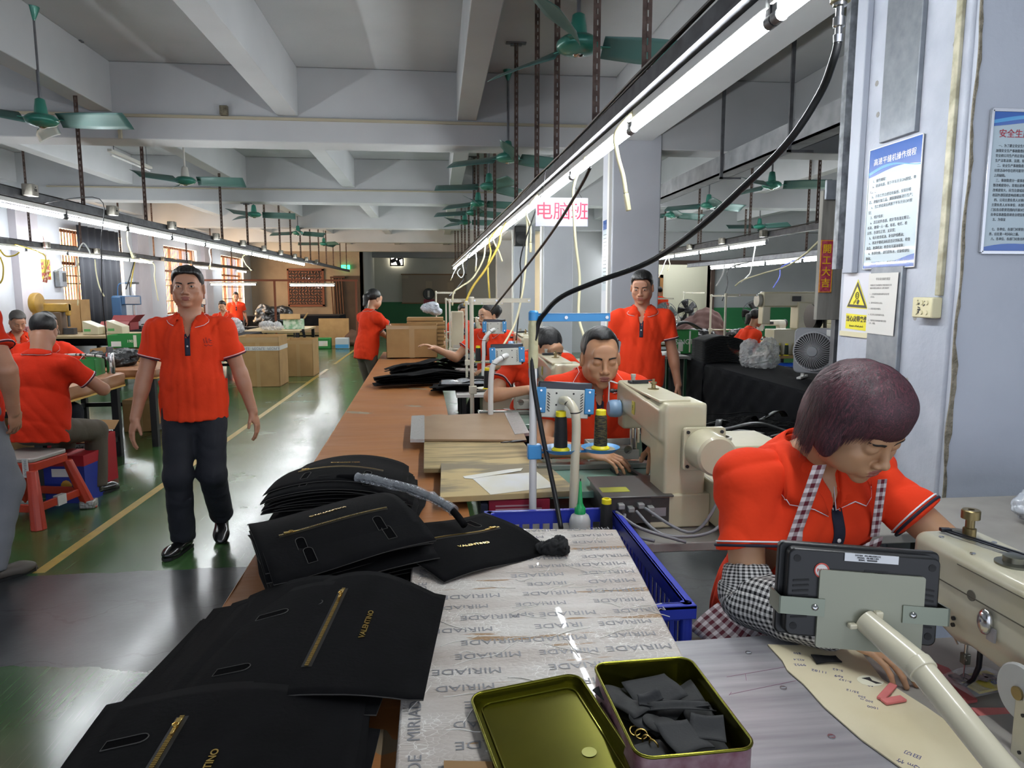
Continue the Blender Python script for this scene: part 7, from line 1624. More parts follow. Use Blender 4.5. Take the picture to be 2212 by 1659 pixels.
def blob(name, loc, rs_, m, label, cat, seed=1, n=8, amp=.012, vox=.012, k=.03, kind=None, fr=45):
    rr = random.Random(seed); s = SDF(k)
    for i in range(n): s.ell((rr.uniform(-.6, .6)*rs_[0], rr.uniform(-.6, .6)*rs_[1], rs_[2]*rr.uniform(.3, .7)), (rs_[0]*rr.uniform(.35, .6), rs_[1]*rr.uniform(.35, .6), rs_[2]*rr.uniform(.3, .5)), Matrix.Rotation(rr.uniform(0, 3), 3, 'Z'))
    s.ell((0, 0, rs_[2]*.25), (rs_[0]*.9, rs_[1]*.9, rs_[2]*.3)); s.plane((0, 0, 0), (0, 0, -1)); s.warp(folds(seed, amp, (fr, fr, fr)))
    o = mesh_obj(name, [s.mesh(vox)], m); o.location = loc; return tag(o, label, cat, kind=kind)
BAGM = mat('clear_bag_film', 'f4f6f7', .12, coat=1, alpha=.5, bump=(70, 1, .02), nz=(8, 'b4b7b9', .2)); BLKB = mat('glossy_black_leather', '0c0c0e', .35, bump=(30, .6, .01))
blob('leather_parts', (-3.35, 7.62, .80), (.28, .14, .16), BLKB, 'heap of small black leather parts near the walking man', 'leather parts', 3, amp=.02); blob('plastic_bag', (-3.75, 7.35, .80), (.16, .1, .14), BAGM, 'clear plastic bag behind the green carton', 'plastic bag', 4)
o = blob('bag_heap', (-4.35, 13.05, .80), (.62, .22, .22), BLKB, 'long heap of glossy black bags on the draped table', 'bags', 5, n=12, amp=.02, vox=.015)
for k, (x, y, z, lb) in enumerate(((-3.75, 13.5, .80, 'large'), (-3.35, 14.9, .78, 'small'))): blob('plastic_bundle', (x, y, z), (.24, .18, .26) if k == 0 else (.26, .16, .2), BAGM, '%s bundle of items in clear plastic in the far left area' % lb, 'plastic bundle', 6+k, amp=.016)
t = thing('open_box', 'green and white open box on the glass topped table', 'box', (-3.02, 15.4, .78), .1); MB().bb(-.2, .2, -.15, .15, 0, .20).build('box_body', mat('box_pale_green', '7fae86', .5, nz=(12, 'cfdccb', .1)), t); MB().box((-.05, -.2, .26), (.4, .02, .12), rx=-.5).build('flap', CARD, t); MB().box((.25, 0, .27), (.02, .3, .13), ry=.6).build('flap', CARD, t)
cl = MB().grid(lambda u, v: (-2.72+.02*math.sin(u*12)+.03*math.sin(v*3), 14.62+.25*u, .80-.55*v), 12, 10).build('hanging_cloth', BLKC, None, smooth=1, solid=.004); tag(cl, 'black cloth hanging over the corner of the glass topped table', 'cloth')
# cartons on the floor by the aisle
carton(-3.28, -2.60, 11.95, 12.62, 0, .83, 'tall cardboard carton with printed white tape by the aisle', open_=True)
MB_ = MB().bb(-3.285, -2.595, 11.945, 12.62, .60, .67).build('printed_band', mat('white_band', 'c9c7c2', .35), None); MB_.name = 'printed_band'
MB_.parent = bpy.data.objects[[o.name for o in bpy.data.objects if o.get('label') == 'tall cardboard carton with printed white tape by the aisle'][0]]; MB_.location = (-(-3.28-2.60)/2, -(11.95+12.62)/2, 0)
for k in range(3): text_mesh('band_print', 'PEOPLE', .06, TXT, MB_.parent, (-.22+.24*k, -.342, .635), Matrix.Rotation(PI, 3, 'Y') @ FY, ext=.0005, mirror=True)
carton(-2.83, -2.30, 13.35, 14.0, 0, .68, 'shorter open cardboard carton beside the yellow floor line')
o = MB().box((-2.98, 20.9, .40), (.85, .03, .78), rx=-.08).build('cardboard_sheet', CARD, None); tag(o, 'big cardboard sheet standing before the dark back table', 'cardboard')
t = thing('drink_pack', 'green bottle pack on floor near the far yellow line', 'drink pack', (-3.12, 19.9, 0)); MB().bb(-.2, .2, -.13, .13, 0, .30).build('green_wrap', mat('carton_green', '1f7a35', .5), t, bev=.02); MB().bb(-.12, .12, -.132, -.13, .08, .22).build('pale_print', PAPW, t)
t = thing('water_pack', 'white and blue water pack on floor near the far yellow line', 'water pack', (-2.62, 19.9, 0)); MB().bb(-.18, .18, -.12, .12, 0, .30).build('film_pack', mat('water_pack_white', 'b9c4cb', .4), t, bev=.02); MB().bb(-.18, .18, -.122, -.12, .02, .12).build('blue_print', PLB, t)
blob('brown_cloth', (-2.55, 21.0, 0), (.5, .3, .5), mat('brown_cloth', '5c4334', .85), 'brown cloth heap beside the standing cardboard sheet', 'cloth', 12, vox=.03)
blob('black_heap', (-4.5, 20.2, .60), (.6, .3, .6), BLKB, 'big heap of black leather in front of the wooden lattice', 'leather heap', 13, vox=.03, amp=.03, fr=20)
t = thing('heap_stand', 'low dark stand under the black leather heap', 'stand', (-4.5, 20.2, 0)); MB().bb(-.7, .7, -.35, .35, .55, .6).build('stand_top', LEGM, t); [MB().bb(x-.02, x+.02, y-.02, y+.02, 0, .55).build('leg', LEGM, t) for x in (-.6, .6) for y in (-.3, .3)]
# overhead steel frame with two lamps far left
t = thing('lamp_support', 'rusty steel frame carrying two far lamps', 'frame', (0, 19.8, 0)); MB().bb(-6.3, -2.15, -.02, .02, 1.83, 1.88).build('top_bar', mat('rust_orange', '6d3a24', .7), t)
for x in (-6.2, -4.35, -2.2): MB().bb(x-.025, x+.025, -.025, .025, 0, 1.85).build('post', mat('rust_orange', '6d3a24', .7), t)
def dupl(x, y, z, rz, lb, grp): o = dup(TP, (x, y, z), rz, lb, group=grp, scale=1); return o
dupl(-5.4, 19.75, 1.74, PI/2, 'lit lamp on the rusty frame, left one behind the walking man', 'lamps on the rusty frame'); dupl(-3.35, 19.75, 1.72, PI/2, 'lit lamp on the rusty frame, right one before the wooden lattice', 'lamps on the rusty frame')
# yellow post machine, scales, presses
t = thing('rivet_machine', 'yellow painted machine with flywheel on the plain wooden table', 'machine', (-6.15, 12.25, .87)); YM = mat('machine_yellow', 'b98f35', .4, nz=(6, '8a6a2a', .25))
MB().bb(-.15, .22, -.07, .07, .36, .50).bb(.16, .22, -.05, .05, .30, .5).build('machine_head', YM, t, bev=.02); MB().lathe([(0, -.33), (.16, -.33), (.17, -.31), (.17, -.25), (.16, -.23), (0, -.23)], n=28, axis='x').build('fly_wheel', YM, t, smooth=30).location = (0, 0, .50); MB().lathe([(0, -.335), (.12, -.335), (.12, -.33)], n=24, axis='x').build('wheel_hub', mat('hub_maroon', '5a2a2a', .5), t).location = (0, 0, .5)
MB().bb(-.14, .12, -.09, .09, 0, .36).build('machine_column', mat('machine_brown', '54402c', .5), t, bev=.01); MB().cyl((.19, 0, .12), (.19, 0, .30), .02).build('plunger', MDARK, t); MB().bb(.1, .28, -.06, .06, .0, .10).build('anvil', MDARK, t)
carton(-6.9, -6.1, 12.95, 13.3, .87, .55, 'big carton with white lid behind the yellow machine'); 
for i, (x, lb) in enumerate(((-5.55, 'pale desktop box with green stripe right of yellow machine'), (-5.25, 'second pale desktop box right of yellow machine'))): t = thing('desk_machine', lb, 'machine', (x, 12.2 if i == 0 else 12.35, .87)); MB().prism([(-.12, 0), (.12, 0), (.12, .12), (-.12, .22)], -.14, .14, 'y').build('machine_case', MCRM, t, bev=.006); MB().bb(-.10, .0, -.142, -.14, .05, .09).build('stripe', mat('stripe_green', '5aa05a', .5), t)
for i, (x, y, s, lb) in enumerate(((-5.95, 14.6, 1.0, 'blue pneumatic press near the first barred window'), (-5.75, 17.9, .9, 'dark blue small press further along the window wall'))):
    t = thing('pneumatic_press', lb, 'press', (x, y, .84 if i == 0 else .82)); PB = mat('press_blue', '2f5478', .45) if i == 0 else mat('press_navy', '1f2f4a', .45)
    MB().bb(-.30, -.12, -.12, .12, 0, .62*s).bb(-.30, .18, -.09, .09, .46*s, .64*s).build('press_frame', PB, t, bev=.02); MB().bb(-.25, .25, -.18, .18, 0, .06).build('press_base', MDARK, t, bev=.01)
    MB().bb(-.05, .22, -.10, -.092, .48*s, .62*s).build('front_plate', ALU, t); MB().cyl((.06, 0, .64*s), (.06, 0, .90*s), .055, n=16).cyl((.06, 0, .9*s), (.06, 0, 1.02*s), .015).build('air_cylinder', CHROME, t, smooth=40); MB().bb(-.04, .16, -.07, .07, .86*s, .90*s).build('cylinder_cap', MDARK, t)
    MB().cyl((.06, 0, .18), (.06, 0, .46*s), .02).bb(-.02, .14, -.07, .07, .14, .20).build('press_ram', CHROME, t); MB().tube(smooth_path([(-.2, -.05, .6*s), (-.15, -.1, .85*s), (.02, -.08, .88*s)], 6), .008, 6).build('air_tube', mat('tube_blue', '3a6fa8', .4), t)
carton(-6.2, -5.7, 13.9, 14.3, .84, .16, 'red carton with open cardboard flaps by the presses', flaps=.2, m=mat('carton_dark_red', '7a1c20', .6), tape=False); blob('plastic_bag', (-4.9, 13.4, .80), (.3, .2, .22), BAGM, 'grey plastic bundle behind the shoulder of the walking man', 'plastic bag', 15)
for k in range(7):
    o = MB().prism(rrect(.12, .10, .03), 0, .018).build('pink_sheet', mat('pink_card', 'c98c8c', .7), None); o.location = (-6.55+.004*(k % 2), 12.0, .87+.02*k); tag(o, 'pink cut card in the left pile beside the man with glasses, %s from bottom' % ordn[k], 'card', 'pink cut cards in piles')
for k in range(7):
    o = MB().prism(rrect(.08, .10, .03), 0, .018).build('pink_sheet', mat('pink_card', 'c98c8c', .7), None); o.location = (-6.42+.004*(k % 2), 12.0, .87+.02*k); tag(o, 'pink cut card in the right pile beside the man with glasses, %s from bottom' % ordn[k], 'card', 'pink cut cards in piles')
t = thing('wall_meter', 'grey electric meter box beside the dark net curtain', 'meter', (-6.98, 14.12, 1.80)); MB().bb(0, .09, -.16, .10, -.16, .14).build('meter_box', GT, t, bev=.01); MB().bb(.09, .10, -.05, .07, -.06, .1).build('meter_window', MDARK, t)
o = MB().bb(0, .004, -.15, .15, -.18, .18).build('yellow_notice', mat('notice_yellow', 'c9c428', .5, nz=(16, '8a2a22', .04)), None); o.location = (-6.995, 13.72, 1.95); tag(o, 'yellow printed notice on the white left wall', 'notice')
c = W(100, 597, Y=12.1); o = MB().box((0, 0, 0), (.06, .02, .20), ry=.3).tube([(.02, 0, .1), (.02, 0, .45), (.0, 0, .62)], .004, 5).build('red_paper_packet', mat('packet_red', '8a2a28', .5, nz=(30, 'c9b08a', .08)), None); o.location = c; tag(o, 'red paper packet dangling from the window side lamp rail', 'packet')
# ---------------- right bay ----------------
table(2.97, 3.76, 5.15, 7.65, .75, 'long table draped to the floor with black cloth beyond the machines', CARD, BLKC, .62); table(2.97, 3.5, 7.7, 9.7, .75, 'narrow table draped with black cloth carrying the green crate', CARD, BLKC, .62)
for k in range(16):
    sh_ = .75+.016*k; o = MB().grid(lambda u, v: (3.0+.5*u, 7.75+.42*v+.05*math.sin(u*PI), sh_+.05*math.sin(u*PI)*(.4+k/20)+.0), 12, 4).build('black_sheet', mat('dark_felt', '16181a', .9), None, smooth=1, solid=.012); tag(o, 'thick black sheet in the curved pile on the black draped table, %s from bottom' % (ordn+['fourteenth', 'fifteenth', 'topmost'])[k], 'sheet', 'curved pile of black sheets')
b = blob('plastic_bag', (3.42, 7.25, .755), (.24, .17, .30), BAGM, 'white and clear plastic bag of goods on the black draped table', 'plastic bag', 21, amp=.014, vox=.008)
o = MB().cyl((3.72, 7.5, .755), (3.62, 7.6, 1.06), .014, n=8).build('wooden_stick', mat('stick_brown', '6a4c34', .7), None); tag(o, 'wooden stick leaning behind the plastic bag', 'stick')
# grey box fan
t = thing('box_fan', 'grey square standing fan with round grille on the black draped table', 'fan', (3.44, 6.2, .755), math.radians(-42)); GF = mat('fan_grey_plastic', '8a8d92', .4)
MB().prism([(x, z+.26) for x, z in rrect(.36, .42, .05)], .0, .11, 'y').build('fan_case', GF, t, bev=.01); g = MB()
for k in range(44): a = 2*PI*k/44; g.tube([(.05*math.cos(a), -.075, .26+.05*math.sin(a)), (.14*math.cos(a+.12), -.07, .26+.14*math.sin(a+.12)), (.172*math.cos(a+.2), -.03, .26+.172*math.sin(a+.2)), (.175*math.cos(a+.2), .0, .26+.175*math.sin(a+.2))], .0028, 5)
g.lathe([(.168, -.03), (.18, -.03), (.18, .01), (.168, .01)], (0, 0, .26), 36, 'y', cap=False); g.build('grille', mat('grille_grey', 'a4a6aa', .4), t); MB().lathe([(0, -.085), (.045, -.083), (.05, -.07)], (0, 0, .26), 20, 'y').build('grille_hub', GF, t, smooth=40); MB().lathe([(0, -.005), (.165, -.004), (.165, .0)], (0, 0, .26), 30, 'y').build('dark_opening', MDARK, t)
for s in (-1, 1): MB().bb(s*.10-.02, s*.10+.02, -.09, .17, 0, .02).bb(s*.10-.015, s*.10+.015, .03, .07, .01, .07).build('fan_foot', WHITEP, t, bev=.004)
MB().bb(.10, .15, -.002, .0, .40, .46).build('fan_label', WHITEP, t)
# white desk fan with wire guard
def cage_fan(loc, rz, label, m, r=.21, pole=.30, base=True, bm=None):
    t = thing('table_fan', label, 'fan', loc, rz); g = MB(); c = Vector((0, -.08, pole+.12))
    for k in range(28): a = 2*PI*k/28; g.tube([c+Vector((.03*math.cos(a), -.08, .03*math.sin(a))), c+Vector((r*.7*math.cos(a), -.07, r*.7*math.sin(a))), c+Vector((r*math.cos(a), 0, r*math.sin(a))), c+Vector((r*.7*math.cos(a), .05, r*.7*math.sin(a))), c+Vector((.05*math.cos(a), .06, .05*math.sin(a)))], .0016, 4)
    g.tube([c+Vector((r*math.cos(a), 0, r*math.sin(a))) for a in [2*PI*i/36 for i in range(36)]], .004, 6, closed=True); g.build('wire_guard', CHROME if bm is None else bm, t)
    for k in range(5):
        m_ = MB(); a0 = 2*PI*k/5; m_.grid(lambda u, v: (c.x+(.03+u*r*.82)*math.cos(a0+(v-.5)*(.9-.2*u)), c.y-.01+.04*(v-.5), c.z+(.03+u*r*.82)*math.sin(a0+(v-.5)*(.9-.2*u))), 5, 5); m_.build('blade', bm or mat('fan_blade_clear', '9aa6a6', .25), t, smooth=1, solid=.002)
    MB().lathe([(0, -.06), (.05, -.04), (.06, .06), (.045, .14), (0, .15)], c, 20, 'y').build('fan_motor', m, t, smooth=50)
    MB().cyl((0, 0, .03), (0, 0, pole+.08), .022, .018).build('fan_neck', m, t); MB().prism(rrect(.26, .18, .04), 0, .035).build('fan_base', m, t, bev=.01); return t
cage_fan((2.78, 8.35, .80), math.radians(205), 'white desk fan with wire guard beside the standing man', WHITEP)
t = thing('side_table', 'small table with green frame below the white desk fan', 'table', (2.75, 8.45, 0)); MB().bb(-.3, .2, -.35, .4, .77, .80).build('tabletop', TABG, t); [MB().bb(x-.015, x+.015, y-.015, y+.015, 0, .77).build('leg', mat('frame_green', '1f4a35', .5), t) for x in (-.27, .17) for y in (-.3, .36)]
cage_fan((4.9, 10.6, .80), math.radians(160), 'black wire guard fan further back in the right bay', BLACKP, r=.2, bm=BLACKP)
greenbox((3.22, 9.1, .755), .1, .30, .26, .30, 'green beer crate with folded black leather on black table', 'TSINGTAO', m=mat('carton_green', '1f7a35', .5)); o = MB().grid(lambda u, v: (3.02+.42*u, 9.0+.2*v, 1.065+.09*math.sin(u*PI)+.01*math.sin(v*3)), 10, 4).build('folded_leather', mat('dark_grey_leather', '2d2f30', .5), None, smooth=1, solid=.02); tag(o, 'folded dark leather sheet sticking out of the green beer crate', 'leather sheet')
# ordinary flatbed machines and tall post machines
def flatbed(loc, rz, label, s=1.0, grp='sewing machines in the right bay'):
    t = thing('sewing_machine', label, 'sewing machine', loc, rz, grp); a = SDF(.012)
    a.box((0, 0, .25), (.24, .05, .045), rr=.015, k=.02); a.box((.19, 0, .13), (.06, .055, .13), rr=.02, k=.03); a.box((-.20, 0, .20), (.04, .045, .075), rr=.012, k=.015); mesh_obj('machine_arm', [a.mesh(.012)], MGRY, t)
    MB().bb(-.26, .26, -.09, .09, -.005, .03).build('machine_bed', MGRY, t, bev=.005); MB().lathe([(0, .24), (.06, .242), (.065, .26), (.06, .275), (0, .277)], (0, 0, .24), 20, 'x').build('hand_wheel', MDARK, t, smooth=40); MB().cyl((-.2, 0, .04), (-.2, 0, .14), .006).box((-.2, 0, .04), (.02, .03, .01)).build('presser_bar', CHROME, t); MB().box((-.05, -.052, .25), (.12, .004, .04)).build('name_plate', MDARK, t)
    if s != 1: t.scale = (s,)*3
    return t
FB = flatbed((3.02, 9.75, .82), .1, 'flatbed sewing machine just behind the green beer crate')
tb = thing('sewing_table', 'sewing table under the flatbed machine near green crate', 'table', (3.7, 10.05, 0), 0, 'sewing tables of the right bay'); MB().bb(-.95, .6, -.25, .3, .78, .815).build('tabletop', mat('oak_tabletop', 'a98a58', .5), tb, bev=.004); [MB().bb(x-.02, x+.02, y-.02, y+.02, 0, .78).build('leg', LEGM, tb) for x in (-.9, .55) for y in (-.2, .25)]
for x, y, lb in ((4.42, 8.15, 'carrying the big cream post machine'), (5.3, 9.3, 'behind the box fan'), (5.4, 10.7, 'with the black guard fan'), (4.0, 12.3, 'at the brown framed opening'), (7.3, 9.6, 'farthest right')):
    dup(tb, (x+.2, y, 0), 0, 'sewing table of the right bay %s' % lb)
def postm(loc, rz, label):
    t = thing('sewing_machine', label, 'sewing machine', loc, rz, 'cream post bed machines'); MB().bb(-.18, .30, -.12, .12, 0, .30).build('machine_base', MCRM, t, bev=.01); MB().bb(.12, .30, -.10, .10, .3, .62).build('machine_column', MCRM, t, bev=.015); MB().bb(-.30, .42, -.07, .07, .56, .74).build('machine_arm', MCRM, t, bev=.02)
    MB().bb(-.30, -.20, -.06, .06, .36, .58).build('needle_head', MCRM, t, bev=.01); MB().lathe([(0, -.36), (.075, -.355), (.08, -.33), (.075, -.31), (0, -.30)], (0, 0, .64), 20, 'x').build('hand_wheel', MGRY, t, smooth=40); MB().cyl((-.25, 0, .30), (-.25, 0, .36), .008).build('needle_bar', CHROME, t); MB().lathe([(0, -.125), (.02, -.125), (.02, -.12)], (.1, 0, .2), 14, 'y').build('access_hole', BLACKP, t)
    MB().box((.1, -.08, .66), (.10, .03, .06)).build('tension_unit', MDARK, t, bev=.004); return t
PM = postm((4.1, 8.1, .815), 0, 'big cream post machine in the centre of the right bay'); dup(PM, (5.15, 9.3, .815), .3, 'cream post machine partly behind the weathered board'); dup(PM, (5.2, 7.2, .30), 0, 'tall old cream machine standing behind the box fan', scale=(1, 1, 1.5))
t = thing('machine_plinth', 'square cream plinth under the tall old machine', 'plinth', (5.25, 7.2, 0)); MB().bb(-.25, .33, -.2, .2, 0, .295).build('plinth', MCRM, t)
dup(FB, (4.0, 12.2, .82), 0, 'flatbed sewing machine near the brown framed opening'); dup(FB, (5.2, 10.7, .82), .2, 'flatbed sewing machine beside the black guard fan')
t = thing('reel_stand', 'old reel stand with dark wheel and crossed poles', 'stand', (3.92, 7.0, 0)); m = MB(); [m.cyl((x, y, 0), (x*.4, y*.4, 1.50), .018, n=8) for x, y in ((-.12, 0), (.16, .05), (.02, .2))]; m.build('stand_pole', mat('stand_pole', '6f6a5c', .5, .3), t); MB().lathe([(0, -.04), (.13, -.04), (.13, -.03), (.05, -.025), (.05, .025), (.13, .03), (.13, .04), (0, .04)], (-.06, 0, 1.30), 24, 'x').build('dark_wheel', BLACKP, t, smooth=30)
b = blob('ribbon', (3.95, 6.98, 1.50), (.07, .03, .08), mat('pink_ribbon', 'd070a8', .6), 'pink ribbon tied on top of the reel stand', 'ribbon', 31, vox=.006, k=.01, amp=.006)
crate(4.35, 4.85, 8.55, 8.95, .38, .62, mat('bright_blue_plastic', '1e5ec0', .4), 'bright blue plastic bin below the machines of the right bay'); t = thing('bin_stand', 'dark stand holding the bright blue bin', 'stand', (4.6, 8.75, 0)); MB().bb(-.2, .2, -.15, .15, 0, .378).build('stand_block', LEGM, t)
dup(st2, (3.35, 8.05, .755), 0, 'white thread stand on the black draped table', scale=(1, 1, .95)); dup(st2, (3.0, 10.0, .815), 0, 'thread stand behind the green beer crate', scale=(1, 1, .8)); dup(st2, (5.6, 9.3, .815), .4, 'thread stand behind the tall old cream machine', scale=(1, 1, .9)); dup(st2, (4.3, 12.2, .815), 0, 'thread stand in front of brown framed opening', scale=(1, 1, .9)); dup(st2, (5.9, 10.7, .815), 0, 'thread stand near worker in red at right', scale=(1, 1, .8))
PUR = mat('purple_thread', '4a2f80', .7); GRT = mat('grey_thread', '8a9298', .7); DGT = mat('dark_green_thread', '16281e', .7)
for x, y, z, m, lb in ((3.62, 7.95, 1.1, PUR, 'purple thread spool on the cream machine stand'), (3.28, 9.0, .82, PUR, 'purple spool low on the sewing table'), (3.95, 7.93, .815, DGT, 'dark green spool left of the cream machine base'), (4.05, 7.93, .815, DGT, 'dark green spool right of the first green one'), (4.20, 7.93, .815, GRT, 'grey spool at the cream machine base'), (4.3, 7.97, 1.1, GRT, 'grey spool on the cream machine arm')):
    if z == 1.1: z = .815+.74 if False else .815
    spool((x if z != .82 else 3.55, y-.02 if z != .82 else 9.88, z), lb, m, 'coloured spools in the right bay')
blob('brown_cloth', (4.3, 11.3, 0), (.5, .4, 1.15), mat('maroon_cloth', '4a322e', .85), 'big brown cloth covered heap in the right bay', 'cloth', 33, vox=.03, amp=.03, fr=12, k=.2); blob('leather_heap', (3.8, 10.15, .815), (.35, .16, .2), BLKB, 'dark leather heap before the woman with ponytail', 'leather heap', 34, vox=.016, amp=.02)
blob('hanging_leather', (8.6, 14.0, 2.35), (.9, .2, .45), BLKB, 'row of dark leather pieces hanging under the ceiling hooks', 'leather pieces', 35, vox=.03, amp=.04, fr=14); t = thing('hook_rail', 'rail with hooks holding dark hanging leather', 'rail', (8.6, 14.0, 2.78)); MB().bb(-1.1, 1.1, -.02, .02, .04, .08).bb(-.9, -.87, -.015, .015, .08, .97).bb(.87, .9, -.015, .015, .08, .97).build('hook_bar', GT, t); [MB().tube([(x, 0, .04), (x, -.03, -.02), (x, 0, -.06)], .006, 5).build('hook', CHROME, t) for x in (-.8, -.4, 0, .4, .8)]
# long bundle of straps on a low bench beside the pillar
t = thing('low_bench', 'low wooden bench under the black strap pile', 'bench', (2.62, 5.0, 0)); MB().bb(-.45, .30, -.75, .8, .30, .335).build('bench_top', CARD, t); [MB().bb(x-.02, x+.02, y-.02, y+.02, 0, .3).build('leg', LEGM, t) for x in (-.4, .25) for y in (-.7, .7)]
rr = random.Random(41)
for k in range(34):
    x = rr.uniform(2.22, 2.8); y = rr.uniform(4.4, 5.65); a = rr.uniform(-.7, .9); L_ = rr.uniform(.35, .7); z = .345+.006*k; w_ = rr.uniform(.03, .06); cv = rr.uniform(.02, .07); ph = rr.uniform(0, 6)
    o = MB().grid(lambda u, v: ((u-.5)*L_, (v-.5)*w_+.05*math.sin(u*3+ph), cv*math.sin(u*PI)+.012*math.sin(u*8+ph)), 14, 2).build('leather_strap', BLKB if k % 3 == 0 else SUEDE, None, smooth=1, solid=.004); o.location = (x, y, z); o.rotation_euler = (rr.uniform(-.2, .2), 0, a)
    tag(o, ('glossy' if k % 3 == 0 else 'matte')+' black leather strap in the tangled pile on the low bench', 'strap', 'tangled black straps on low bench')
blob('strap_pile', (2.52, 5.0, .336), (.36, .72, .20), SUEDE, 'mass of black leather cuts under the tangled straps', 'leather pile', 42, n=14, amp=.02, vox=.015)
# cable tray under the ceiling
t = thing('cable_tray', 'dusty grey cable tray hung under the ceiling in the right bay', 'cable tray', (2.9, 0, 0)); TR = mat('dusty_tray', '8d8f92', .7, nz=(6, '6f7174', .2)); MB().bb(-.02, .14, 3.3, 9.6, 2.74, 2.76).bb(-.02, -.01, 3.3, 9.6, 2.74, 2.93).bb(.13, .14, 3.3, 9.6, 2.74, 2.93).build('tray', TR, t)
for y in (4.3, 5.7, 7.1): MB().bb(-.06, -.03, y-.01, y+.01, 2.68, 3.75).bb(-.06, .16, y-.01, y+.01, 2.68, 2.70).build('tray_hanger', STEEL_GREY, t)

# unseen lamps added to brighten the far room beyond the opening
for i, (x, y) in enumerate(((5.8, 19.0), (7.4, 19.0), (5.8, 20.8), (7.4, 20.8))): dupl(x, y, 2.75, PI/2, '%s added unseen lamp inside the bright far room' % ('front left', 'front right', 'rear left', 'rear right')[i], 'added lamps of the bright room')

dup(st2, (4.95, 8.3, .815), .5, 'white thread stand right of the big cream machine', scale=(1, 1, .95)); dup(st2, (3.9, 9.9, .815), 0, 'white thread stand behind the woman with ponytail', scale=(1, 1, .85))
dup(FB, (5.3, 9.45, .82), PI, 'flatbed machine turned round beyond the box fan'); dup(FB, (7.4, 9.6, .82), 0, 'flatbed machine on the table beyond the worker in red'); dup(PM, (6.9, 9.6, .815), 0, 'post machine on the table beyond the worker in red')
blob('leather_heap', (4.75, 10.7, .815), (.3, .15, .18), BLKB, 'dark leather heap by the black guard fan', 'leather heap', 44, vox=.016, amp=.02)
cage_fan((4.35, 12.0, .815), math.radians(190), 'dark fan before the brown framed opening', BLACKP, r=.19, bm=BLACKP)
# ---------------- hanging cords ----------------
CORD = mat('cream_cord', 'd2cba6', .5); CORDY = mat('yellow_cord', 'c4a93e', .5); CORDW = mat('white_cord', 'd8d8d4', .5)
def cord(pts, label, m=CORD, r=.005, plug=False, grp=None, cat='cable'):
    P = [W(x, y, Y=Y) for x, y, Y in pts]
    R_ = min(((.84-.0177*P[0].y, 2.29), (-3.17, 2.26), (-6.3, 2.26), (4.38, 2.27), (5.55, 2.09)), key=lambda q: abs(q[0]-P[0].x)+abs(q[1]-P[0].z))
    if abs(R_[0]-P[0].x)+abs(R_[1]-P[0].z) < .6 and pts[0][0] > 1: P = [Vector((R_[0]+.02, P[0].y, R_[1]))]+P
    t = thing('hanging_cable', label, cat, (0, 0, 0), 0, grp)
    MB().tube(smooth_path(P, 6), r, 8).build('cord', m, t, smooth=1)
    if plug: e = P[-1]; d = (P[-1]-P[-2]).normalized(); MB().bar(e-d*.0, e+d*.07, .026, .018, up=(1, 0, 0)).build('plug_socket', mat('cream_socket', 'cfc79e', .45), t, bev=.004)
    return t
cord([(1332, 285, 2.9), (1333, 330, 2.9), (1346, 380, 2.9), (1352, 418, 2.9)], 'thick taped cord ending in a cream socket, nearest on the main rail', r=.009, plug=True)
cord([(1242, 392, 3.75), (1239, 440, 3.7), (1243, 520, 3.65), (1252, 600, 3.6), (1250, 680, 3.5), (1262, 730, 3.4), (1280, 800, 3.35)], 'long cream cord falling behind the sewing man', r=.0075)
cord([(1140, 452, 5.3), (1139, 500, 5.3), (1134, 590, 5.2), (1126, 645, 5.1), (1112, 700, 5.0), (1085, 750, 4.8)], 'long pale cord falling right of the second lamp group', r=.008)
cord([(1138, 455, 5.3), (1146, 490, 5.3), (1146, 525, 5.3)], 'short cord with cream socket under the main rail', plug=True, r=.007)
cord([(1083, 502, 7.4), (1077, 530, 7.3), (1050, 580, 7.2), (1020, 622, 7.1), (1003, 660, 7.0)], 'thick yellow cord slanting to the stands', CORDY, .012)
cord([(1057, 520, 8.4), (1060, 545, 8.4), (1054, 575, 8.3), (1056, 620, 8.2), (1058, 650, 8.2)], 'yellow loop of cord behind the sewing line', CORDY, .010)
cord([(1050, 525, 8.6), (1044, 560, 8.5), (1022, 600, 8.4), (995, 620, 8.3), (980, 632, 8.2), (977, 660, 8.2)], 'cream cord curving down to the white stands', r=.010)
cord([(1030, 540, 9.6), (1029, 560, 9.6), (1028, 575, 9.6)], 'short white cord with plug, middle of the main rail', plug=True, r=.009, m=CORDW)
cord([(1013, 552, 11), (1005, 590, 11), (1000, 605, 11), (985, 625, 10.5), (970, 640, 10)], 'dark cord hanging near the far stands', WIRE, .008)
cord([(1000, 566, 13), (1002, 590, 13), (996, 600, 13), (988, 590, 13), (994, 580, 13)], 'tangled white loops under far end of main rail', CORDW, .010)
cord([(984, 582, 17), (980, 590, 17), (976, 600, 17)], 'short white cord at the very end of the main rail', CORDW, .012, True)
cord([(1065, 512, 7.8), (1078, 545, 7.8), (1085, 565, 7.8)], 'cream cord with frayed end crossing the yellow one', r=.009)
cord([(1127, 545, 5.2), (1126, 600, 5.2), (1122, 660, 5.1), (1115, 735, 5.0)], 'thin dark cord beside the pale falling cord', WIRE, .005)
cord([(275, 500, 7.9), (276, 525, 7.9), (283, 545, 7.9)], 'cream cord with socket nearest on left aisle rail', plug=True, r=.008)
cord([(453, 537, 11.0), (455, 560, 11.0), (454, 572, 11)], 'white cord with socket on left aisle rail', plug=True, r=.010, m=CORDW)
cord([(526, 552, 13.5), (530, 570, 13.5), (537, 578, 13.5)], 'short pale cord further along left aisle rail', plug=True, r=.010)
